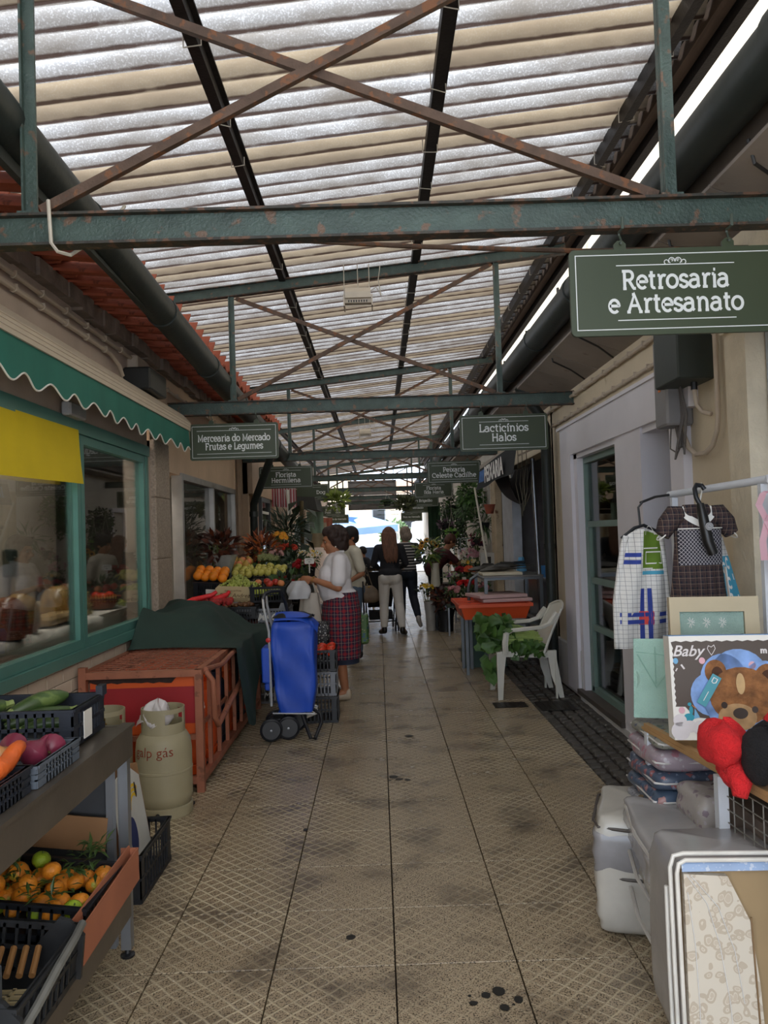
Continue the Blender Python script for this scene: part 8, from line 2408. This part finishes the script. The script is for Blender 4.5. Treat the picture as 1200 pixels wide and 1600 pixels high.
for (x, y, z, s_, c, l) in ((-1.22, 17.5, 1.60, .22, 'c07a66', 'orange and white printed cloth hanging far along the left wall'), (-1.45, 16.2, 1.55, .34, '9ab5a2', 'pale green cloth hanging far along the left wall'), (-1.62, 15.4, 1.35, .30, 'b9c5cc', 'pale blue towel hanging below the lettered awning'), (-1.50, 17.0, 1.25, .4, 'b5a890', 'beige cloth hanging low at the left wall')):
    o = obj('hanging_cloth', MB().grid(lambda u, v: (s_*u, .03*math.sin(u*14+x*9), s_*1.3*(1-v)), 14, 6), mat('cloth_'+c, c, .85, 0, .12, 8), smooth='all'); o.location = (x, y, z); tag(o, l, 'cloth')
    o = obj('cloth_rod', MB().tube([(-1.84, y, z+s_*1.3), (x+s_, y, z+s_*1.3)], .005, 5), WIRE); tag(o, 'thin rod holding the '+l.split(' hanging')[0], 'rod')
# lattice door on left
t = thing('lattice_door', 'grey door with white lattice panes beside the downpipe', 'door', (-1.72, 12.3, 0))
b = MB(); b.box(-.05, .0, -.48, -.42, 0, 2.1); b.box(-.05, .0, .42, .48, 0, 2.1); b.box(-.05, 0, -.42, .42, 2.04, 2.1); b.box(-.05, 0, -.42, .42, 0, .4); obj('door_frame', b, mat('slate_door', '4a4c50', .5), t)
b = MB()
for k in range(5): b.box(-.03, -.02, -.42, .42, .5+.34*k, .54+.34*k)
for k in range(3):
    for q in range(2): b.prism([(-.2+.42*q, 1.55+0*k), (-.12+.42*q, 1.66), (-.2+.42*q, 1.77), (-.28+.42*q, 1.66)], -.032, -.022, 'x')
obj('white_lattice', b, PAPER, t); obj('pane', MB().box(-.038, -.034, -.42, .42, .4, 2.04), GLASS, t)

# right flowers
fs = thing('flower_stand', 'green metal stand crowded with roses on the right', 'stand', (1.32, 12.2, 0))
b = MB(); b.box(-.35, .35, -.75, -.2, .40, .42); b.box(-.25, .38, -.2, .4, .58, .60); b.box(-.1, .38, .4, .9, .78, .80); obj('shelves', b, mat('green_shelf', '35473c', .6), fs)
for (x, y, h) in ((-.34, -.74, .4), (.33, -.74, .4), (-.34, -.22, .40), (-.24, .38, .58), (.36, .38, .78), (-.09, .88, .78), (.36, .88, .78)): obj('leg', MB().box(x-.012, x+.012, y-.012, y+.012, 0, h), STEEL, fs)
bouquet('bunch of bright red roses above the orange tub', (1.27, 11.65, .42), .30, (.15, .09, .07), [('rose', 'd4252a', .038, 20)], (LD, 30, .07, .03), (.12, .07, .09, BKT))
bouquet('bunch of pale pink roses left of the red ones', (1.08, 11.6, .42), .22, (.12, .09, .07), [('rose', 'd9a0a2', .036, 16)], (LG, 24, .07, .03), (.12, .06, .08, BKT))
bouquet('second bunch of pink roses right of the red ones', (1.50, 11.7, .42), .24, (.10, .08, .07), [('rose', 'c98f94', .036, 12)], (LG, 24, .07, .03), (.12, .06, .08, BKT))
bouquet('orange roses behind the red bunch', (1.36, 12.1, .60), .30, (.10, .07, .06), [('rose', 'e8744a', .05, 8)], (LD, 24, .07, .03), (.14, .06, .08, BKT))
bouquet('crimson rose bunch wrapped beside the orange ones', (1.24, 12.2, .60), .30, (.07, .07, .06), [('rose', 'a82038', .036, 10)], (LD, 14, .07, .03), (.14, .05, .07, BKT))
bouquet('mixed pink and white stocks at the back of the right stand', (1.44, 12.8, .80), .28, (.17, .10, .18), [('pom', 'c9929c', .035, 22), ('pom', 'd6cbb8', .03, 10)], (LG, 40, .07, .03), (.14, .07, .09, BKT))
bouquet('deep purple flowers at the back by the wall', (1.60, 12.9, .80), .46, (.10, .07, .08), [('pom', '5a2352', .035, 14)], (LG, 30, .07, .03), (.2, .05, .07, BKT))
bouquet('cream and yellow snapdragons lying over the stand', (1.42, 12.45, .60), .40, (.13, .08, .06), [('pom', 'cfc49a', .028, 16), ('daisy', 'd9b03a', .035, 5)], (LG, 30, .07, .03), (.2, .05, .07, BKT))
bouquet('white-green filler flowers on the lane side of the stand', (1.10, 12.15, .60), .22, (.14, .08, .07), [('pom', 'a8b08a', .022, 20), ('pom', '9a6f8a', .02, 8)], (LG, 40, .06, .02), (.1, .05, .07, BKT))
bouquet('small orange potted flowers by the green trellis', (1.32, 13.6, .62), .34, (.15, .1, .05), [('rose', 'd2603a', .03, 12)], ([LG, LD], 60, .08, .03), (.2, .08, .10, TC))
o = obj('plant_table', MB().box(-.3, .3, -.25, .25, .58, .62), DKW); o.location = (1.34, 13.6, 0); tag(o, 'low dark table under the orange potted flowers', 'table')
for x in (-.27, .27): obj('leg', MB().box(x-.02, x+.02, -.2, .2, 0, .58), DKW, o)
VZ = mat('cream_vase', 'c5bda8', .4, 0, .04)
pd = obj('vase_pedestal', MB().lathe([(.11, 0), (.11, .02), (.03, .04), (.03, .63), (.10, .645), (.10, .66), (0, .66)], n=20), BLACKP); pd.location = (.86, 12.25, 0); tag(pd, 'black pedestal under the cream sunflower vase', 'pedestal')
bouquet('tall cream vase of sunflowers and greenery in front of the florist', (.86, 12.25, .66), .60, (.19, .13, .19), [('sunflower', 'dba03a', .05, 8), ('pom', '9aa06a', .02, 24)], ([LG, LY, LD], 190, .09, .03), (.36, .075, .062, VZ), lean=(-.10, -.03))
bouquet('black bucket of very dark reddish foliage on the floor at the right', (.98, 12.0, 0), .52, (.19, .14, .18), [], ([CRD, mat('dark_plum_leaf', '2e1a18', .5, 0, .3)], 240, .08, .035), (.32, .11, .14, BKT))
bouquet('yellow and white chrysanthemums low beside the dark foliage', (.76, 12.15, 0), .66, (.11, .08, .07), [('daisy', 'e0b828', .045, 9), ('daisy', 'd6cfc4', .04, 7)], (LD, 30, .07, .03), (.45, .07, .10, mat('pale_bucket', 'a39f98', .5)), lean=(-.06, 0))
# hanging greenery on the right wall
def wallplant(label, loc, r, n, m_, L_, W, droop=.4, pot=True, vines=8, vl=.4):
    t = thing('hanging_plant', label, 'plant', loc)
    if pot:
        obj('pot', MB().lathe([(.06, -.12), (.09, 0), (.095, 0), (.085, -.01), (.05, -.11), (0, -.11)], n=16), BKT, t, smooth=True)
    b = MB()
    for q in (-.06, .06): b.tube([(q, 0, 0), (0, 0, .34)], .0025, 4)
    b.tube([(0, 0, .34), (0, 0, .47), (1.77-loc[0], 0, .49)], .004, 4); obj('hanger', b, WIRE, t)
    for mm_ in (m_ if isinstance(m_, (list, tuple)) else [m_]):
        b = MB(); foliage(b, (0, 0, -.02), r, n, L_, W, droop)
        for k in range(vines):
            x, y, ph_ = R.uniform(-r[0], r[0]), R.uniform(-r[1], r[1]), R.random()*6; vv = vl*R.uniform(.45, 1)
            for i in range(int(vv/.028)):
                b.leaf((x+R.gauss(0, .022)+.03*math.sin(i*.4+ph_), y-.02, -r[2]*.4-i*.028+R.gauss(0, .02)), (R.gauss(0, 1), R.gauss(-.4, .6), -.4), L_*R.uniform(.7, 1.3), W*R.uniform(.9, 1.5), up=(R.gauss(0, .4), -1, .4))
        o = obj('foliage', b, mm_, t, smooth='all'); o['kind'] = 'stuff'
    return t
wallplant('bushy bright green plant just right of the fishmonger sign', (1.52, 12.9, 2.12), (.20, .20, .20), 260, [LG, mat('leaf_bright', '58803a', .5, 0, .3)], .08, .03, .4, True, 8, .3)
wallplant('second bushy plant farther along the right wall, under the first', (1.50, 13.4, 1.92), (.18, .2, .18), 220, [LG], .08, .03, .4, True, 8, .3)
wallplant('small-leaved ivy curtain hanging beside the florist', (1.40, 14.6, 1.98), (.22, .16, .16), 200, [LD, LG], .05, .035, .3, True, 26, .85)
wallplant('spider plant with arching thin leaves by the cream pole', (1.62, 12.1, 1.62), (.12, .10, .08), 70, [LG], .20, .012, .5, True, 0)
wallplant('dark red potted flowers hanging at the right wall', (1.55, 12.6, 1.40), (.10, .08, .07), 60, [mat('dark_crimson_leaf', '6b1c30', .6, 0, .3)], .05, .03, .3, True, 3, .12)
wallplant('lime green potted plant in front of the ivy curtain', (1.30, 14.0, 1.50), (.09, .08, .07), 80, [mat('lime_leaf', '5f8f2e', .5, 0, .2)], .05, .035, .3, True, 2, .1)
wallplant('purple-leaved plant sticking out toward the lane', (1.20, 14.3, 1.66), (.14, .08, .06), 70, [mat('purple_leaf', '4a3240', .5, 0, .3)], .06, .025, .1, True, 0)
tl = thing('green_trellis', 'green and grey metal trellis frame behind the roses', 'trellis', (1.40, 13.9, 0))
b = MB()
for k in range(6): b.bar((-.3+.11*k, 0, 0), (-.3+.11*k, 0, 1.38), .014, .014)
for z in (.7, 1.37): b.bar((-.3, 0, z), (.25, 0, z), .014, .014)
obj('bars', b, SAGE, tl)
o = obj('cable_bundle', MB().grid(lambda u, v: (.33*u, .04*math.sin(u*20), .95*(1-v)-.1*(1-u)*v), 16, 6), mat('bottle_green_cloth', '1f3d28', .85, 0, .25, 5), smooth='all'); o.name = 'green_curtain'; o.location = (1.32, 20.8, 1.30); tag(obj('curtain_rod', MB().tube([(1.3, 20.8, 2.26), (1.78, 20.8, 2.26)], .01, 6), BLACKST), 'dark rod holding the green curtain', 'rod'); tag(o, 'dark green curtain hanging under the signs on the right', 'curtain')
w4 = MB(); frame(w4, 16.2, 17.1, .9, 2.2, .08, 1.70, 1.8)
struct('window_4', w4, WHITEP)
pb = thing('white_wall_box', 'white boxed meter panel at the foot of the cream pole', 'box', (1.62, 11.75, .75))
obj('panel', MB().bbox(-.12, .10, -.04, .04, 0, .42, .008), mat('offwhite_panel', 'b9b7b0', .5), pb); obj('slot', MB().box(-.02, .03, -.045, -.038, .1, .36), DARK, pb)
# hanging planters down the lane
def lanepot(label, loc, potm, m_, r, n, L_, W, fern=False, top=.45):
    t = thing('hanging_planter', label, 'planter', loc)
    obj('pot', MB().lathe([(.07, -.14), (.11, 0), (.115, 0), (.10, -.01), (.06, -.13), (0, -.13)], n=18), potm, t, smooth=True)
    b = MB()
    for k in range(3): b.tube([(.1*math.cos(k*2.1), .1*math.sin(k*2.1), 0), (0, 0, top*.8)], .003, 4)
    b.tube([(0, 0, top*.8), (0, 0, top)], .004, 4); obj('hanger', b, WIRE, t)
    b = MB()
    if fern:
        for k in range(60):
            a = R.uniform(0, 2*PI); L2 = R.uniform(.25, .38); P_ = []
            for i in range(9):
                s_ = i/8; P_.append(V3((math.cos(a)*L2*s_*(1-.25*s_), math.sin(a)*L2*s_*(1-.25*s_), .15*s_*(1-s_)*2.2-.34*s_*s_)))
            for i in range(1, 9):
                d = (P_[i]-P_[i-1]).normalized(); sd = d.cross(V3((0, 0, 1))).normalized()
                for q in (-1, 1): b.leaf(P_[i], sd*q+d*.4, .10*(1.15-i/9), .042)
    else: foliage(b, (0, 0, .06), r, n, L_, W, -.2)
    o = obj('foliage', b, m_, t, smooth='all'); o['kind'] = 'stuff'
    return t
lanepot('hanging Boston-type fern in the middle of the lane in front of the brown board', (.25, 20.46, 2.33), BKT, mat('fern_green', '47702f', .5, 0, .3, 9), None, 0, 0, 0, True, .28)
lanepot('white pot of yellow-green leaves hanging on the left of the lane', (-.82, 16.0, 2.14), PAPER, LY, (.22, .16, .15), 170, .12, .05, False, .46)
lanepot('brownish-green bushy planter hanging right of the fern', (.72, 20.46, 2.20), BKT, mat('brown_green_leaf', '4d5230', .5, 0, .4, 10), (.26, .2, .16), 300, .10, .05, False, .41)
b = MB()
for k, (x, z) in enumerate(((.22, 2.57), (.24, 2.52), (.20, 2.48), (.52, 2.57), (.74, 2.57))): b.leaf((x, 20.44, z), (.2, 0, -1), .09, .07)
tag(obj('silver_ornaments', b, mat('silver_foil', 'b9c0cc', .2, .8)), 'small silvery ornaments dangling above the fern', 'ornaments')

# ------------------------------------------------------------------ far end: board, street, canopy, vehicles, buildings
bd = thing('brown_board', 'large brown wooden signboard seen from behind above the exit', 'board', (-.18, 30.2, 2.42))
BW_ = mat('brown_board_wood', '38332f', .8, 0, .15, 4, stretch=(1, 1, 6))
for k in range(4): obj('plank', MB().box(-.90, .90, -.02, .02, .28*k, .28*k+.27), BW_, bd)
b = MB(); b.box(-.92, -.86, -.04, .02, 0, 1.12); b.box(.86, .92, -.04, .02, 0, 1.12); b.box(-.92, .92, -.04, .02, 1.06, 1.12); b.box(-.92, .92, -.04, .02, 0, .05); b.box(-.38, -.34, -.05, -.02, .1, .9); b.box(-.68, -.55, -.04, -.02, .35, .6); b.box(-.5, -.40, -.04, -.02, .38, .62); b.box(-.2, .1, -.035, -.02, .0, .04); b.box(-.2, -.16, -.035, -.02, 0, .24); b.box(-.2, .3, -.035, -.02, .2, .24)
obj('battens', b, mat('board_batten', '35302d', .8), bd)
hg = MB()
for x in (-.8, .8): hg.tube([(x, 0, 1.1), (x, -1.19, 1.34+.1*x)], .015, 6)
obj('hanger_rods', hg, BLACKST, bd)
struct('floor', MB().box(-40, 40, 31, 120, -1.5, -1.25), mat('street_asphalt', '8a8a8c', .8, 0, .1, 1))
struct('trim_8', MB().box(-6, 6, 30.9, 31.3, -1.3, 0), mat('kerb_stone', 'a5a09a', .8))
PAR = mat('blue_white_canopy', '86ade0', .8, 0, .15, .8)
cp = thing('market_canopy', 'pale blue and white market canopy with printed valance beyond the exit', 'canopy', (-1.1, 34.5, -1.25))
b = MB(); apx = (0.0, 0, 3.75)
cs = [(-2.0, -1.9, 2.85), (1.95, -1.9, 3.12), (1.95, 1.9, 3.12), (-2.0, 1.9, 2.85)]
for i in range(4):
    a_, c_ = cs[i], cs[(i+1) % 4]
    b.add([a_, c_, apx], [(0, 1, 2)]); b.add([a_, c_, (c_[0], c_[1], c_[2]-.28), (a_[0], a_[1], a_[2]-.28)], [(0, 1, 2, 3)])
obj('canvas', b, PAR, cp)
for (x, y, z) in cs: obj('pole', MB().tube([(x, y, 0), (x, y, z)], .03, 8), PAPER, cp)
b = MB()
for x in (-.6, -.3): b.tube([(x, -1.9, 0), (x, -1.9, 2.9)], .03, 8)
obj('middle_poles', b, PAPER, cp)
o = text_font('lettering', 'ESPERTE', .24, (-.95, -1.93, 2.67), (PI/2, -.065, 0), mat('canopy_print', 'a04a6a', .8), cp)
b = MB(); b.prism([(-.55, 3.22), (-.1, 3.30), (.2, 3.22), (.1, 3.36), (.3, 3.45), (-.1, 3.5), (-.3, 3.42), (-.6, 3.4)], -1.42, -1.40, 'y'); obj('blue_splash_print', b, mat('cobalt_print', '4f78c0', .8), cp)
vn = thing('white_van', 'white van with dark side windows parked beyond the exit', 'van', (-.6, 38.5, -1.25))
VW = mat('van_white', 'c5ccd6', .3, 0, .03)
b = MB(); b.prism([(-2.6, .35), (2.6, .35), (2.65, 1.0), (2.2, 1.35), (1.7, 2.25), (1.4, 2.35), (-2.5, 2.35), (-2.65, 2.1)], -.95, .95, 'y'); obj('bodywork', b, VW, vn)
GWN = mat('van_glass', '20262e', .1, 0, .2)
for (x0, x1) in ((-2.45, -1.35), (-1.25, -.35), (-.25, .75), (.85, 1.45)): obj('side_window', MB().prism([(x0, 1.42), (x1, 1.42), (x1-.03, 2.12), (x0, 2.12)], -.965, -.95, 'y'), GWN, vn)
for x in (-1.7, 1.7):
    o = obj('wheel', MB().lathe([(0, -.1), (.22, -.1), (.33, -.09), (.33, .09), (0, .1)], n=24), BLACKP, vn); o.location = (x, -.88, .33); o.rotation_euler = (PI/2, 0, 0)
obj('lower_trim', MB().box(-2.6, 2.6, -.965, -.95, .75, .82), mat('van_trim', '9aa0a8', .5), vn)
obj('red_mark', MB().box(-1.05, -.9, -.975, -.955, 1.25, 1.5), mat('red_mark', 'b53a44', .6), vn)
# small car behind canopy glass
cr_ = thing('pale_car', 'pale blue car standing behind the van windows to the right', 'car', (4.2, 40, -1.25))
b = MB(); b.prism([(-1.9, .3), (1.9, .3), (1.95, .75), (1.2, .9), (.7, 1.4), (-.9, 1.42), (-1.5, .95), (-1.9, .85)], -.8, .8, 'y'); obj('bodywork', b, mat('pale_blue_paint', 'a9c4e0', .3), cr_); obj('side_window', MB().prism([(-.95, .95), (.85, .95), (.6, 1.33), (-.8, 1.34)], -.812, -.8, 'y'), GWN, cr_)
for x in (-1.2, 1.2):
    o = obj('wheel', MB().lathe([(0, -.1), (.3, -.09), (.3, .09), (0, .1)], n=20), BLACKP, cr_); o.location = (x, -.75, .3); o.rotation_euler = (PI/2, 0, 0)
tn = thing('white_tent', 'white tent side with slanting blue-edged wall at the bright exit', 'tent', (3.0, 32.9, -1.25))
b = MB(); b.add([(-1.8, 0, 0), (1.6, 0, 0), (1.3, 0, 2.4), (-.3, 0, 3.6), (-1.5, 0, 3.2), (-1.8, 2.5, 0), (1.6, 2.5, 0), (1.3, 2.5, 2.4), (-.3, 2.5, 3.6), (-1.5, 2.5, 3.2)], [(0, 1, 2, 3, 4), (9, 8, 7, 6, 5), (0, 5, 6, 1), (1, 6, 7, 2), (2, 7, 8, 3), (3, 8, 9, 4), (4, 9, 5, 0)]); obj('canvas', b, mat('tent_white', 'e0e6ee', .8), tn)
b = MB(); b.bar((-.2, -.02, 3.3), (-1.3, -.02, .3), .02, .16); b.box(-1.3, -.4, -.03, -.01, 1.85, 1.95); b.box(-1.2, -.6, -.03, -.01, .85, .95); obj('blue_bands', b, mat('tent_blue', '9fc3e6', .8), tn)
bl = thing('far_building', 'cream building with a row of windows closing the view behind the exit', 'building', (-3, 70, -1.5))
obj('wall', MB().box(-12, 14, 0, 6, 0, 6.6), mat('far_cream', 'cfc6b8', .9), bl)
for k in range(9):
    w_ = obj('window', MB().box(-11+2.7*k, -9.8+2.7*k, -.05, .02, 3.4, 5.2), mat('far_window', '7d8791', .4), bl)
    obj('pane', MB().box(-10.9+2.7*k, -9.9+2.7*k, -.07, -.045, 3.5, 5.1), GWN, w_)
obj('roof', MB().prism([(-12.4, 6.6), (14.4, 6.6), (13, 7.6), (-11, 7.6)], -.3, 6, 'y'), mat('faded_roof', 'c9a590', .8), bl)
bl = thing('ochre_building', 'ochre gabled building glimpsed under the far end of the roof', 'building', (-6, 52, -1.5))
obj('wall', MB().prism([(-5, 0), (4.6, 0), (4.6, 6.4), (0, 8.6), (-5, 6.4)], 0, 6, 'y'), mat('ochre_wall', 'd9cbb0', .9, 0, .1, 1), bl)
for k in range(3):
    obj('window', MB().box(-3.6+2.6*k, -2.7+2.6*k, -.06, .02, 4.0, 5.5), GWN, bl)
tr_ = thing('street_tree', 'small leafy tree beyond the exit behind the van', 'tree', (.9, 43, -1.25))
obj('trunk', MB().tube([(0, 0, 0), (.05, 0, 1.5), (.0, 0, 2.2)], [.12, .09, .05], 8), mat('bark', '5a4a3a', .9), tr_)
b = MB(); foliage(b, (0, 0, 2.7), (.8, .8, .7), 400, .22, .12); obj('crown', b, LG, tr_, smooth='all')['kind'] = 'stuff'
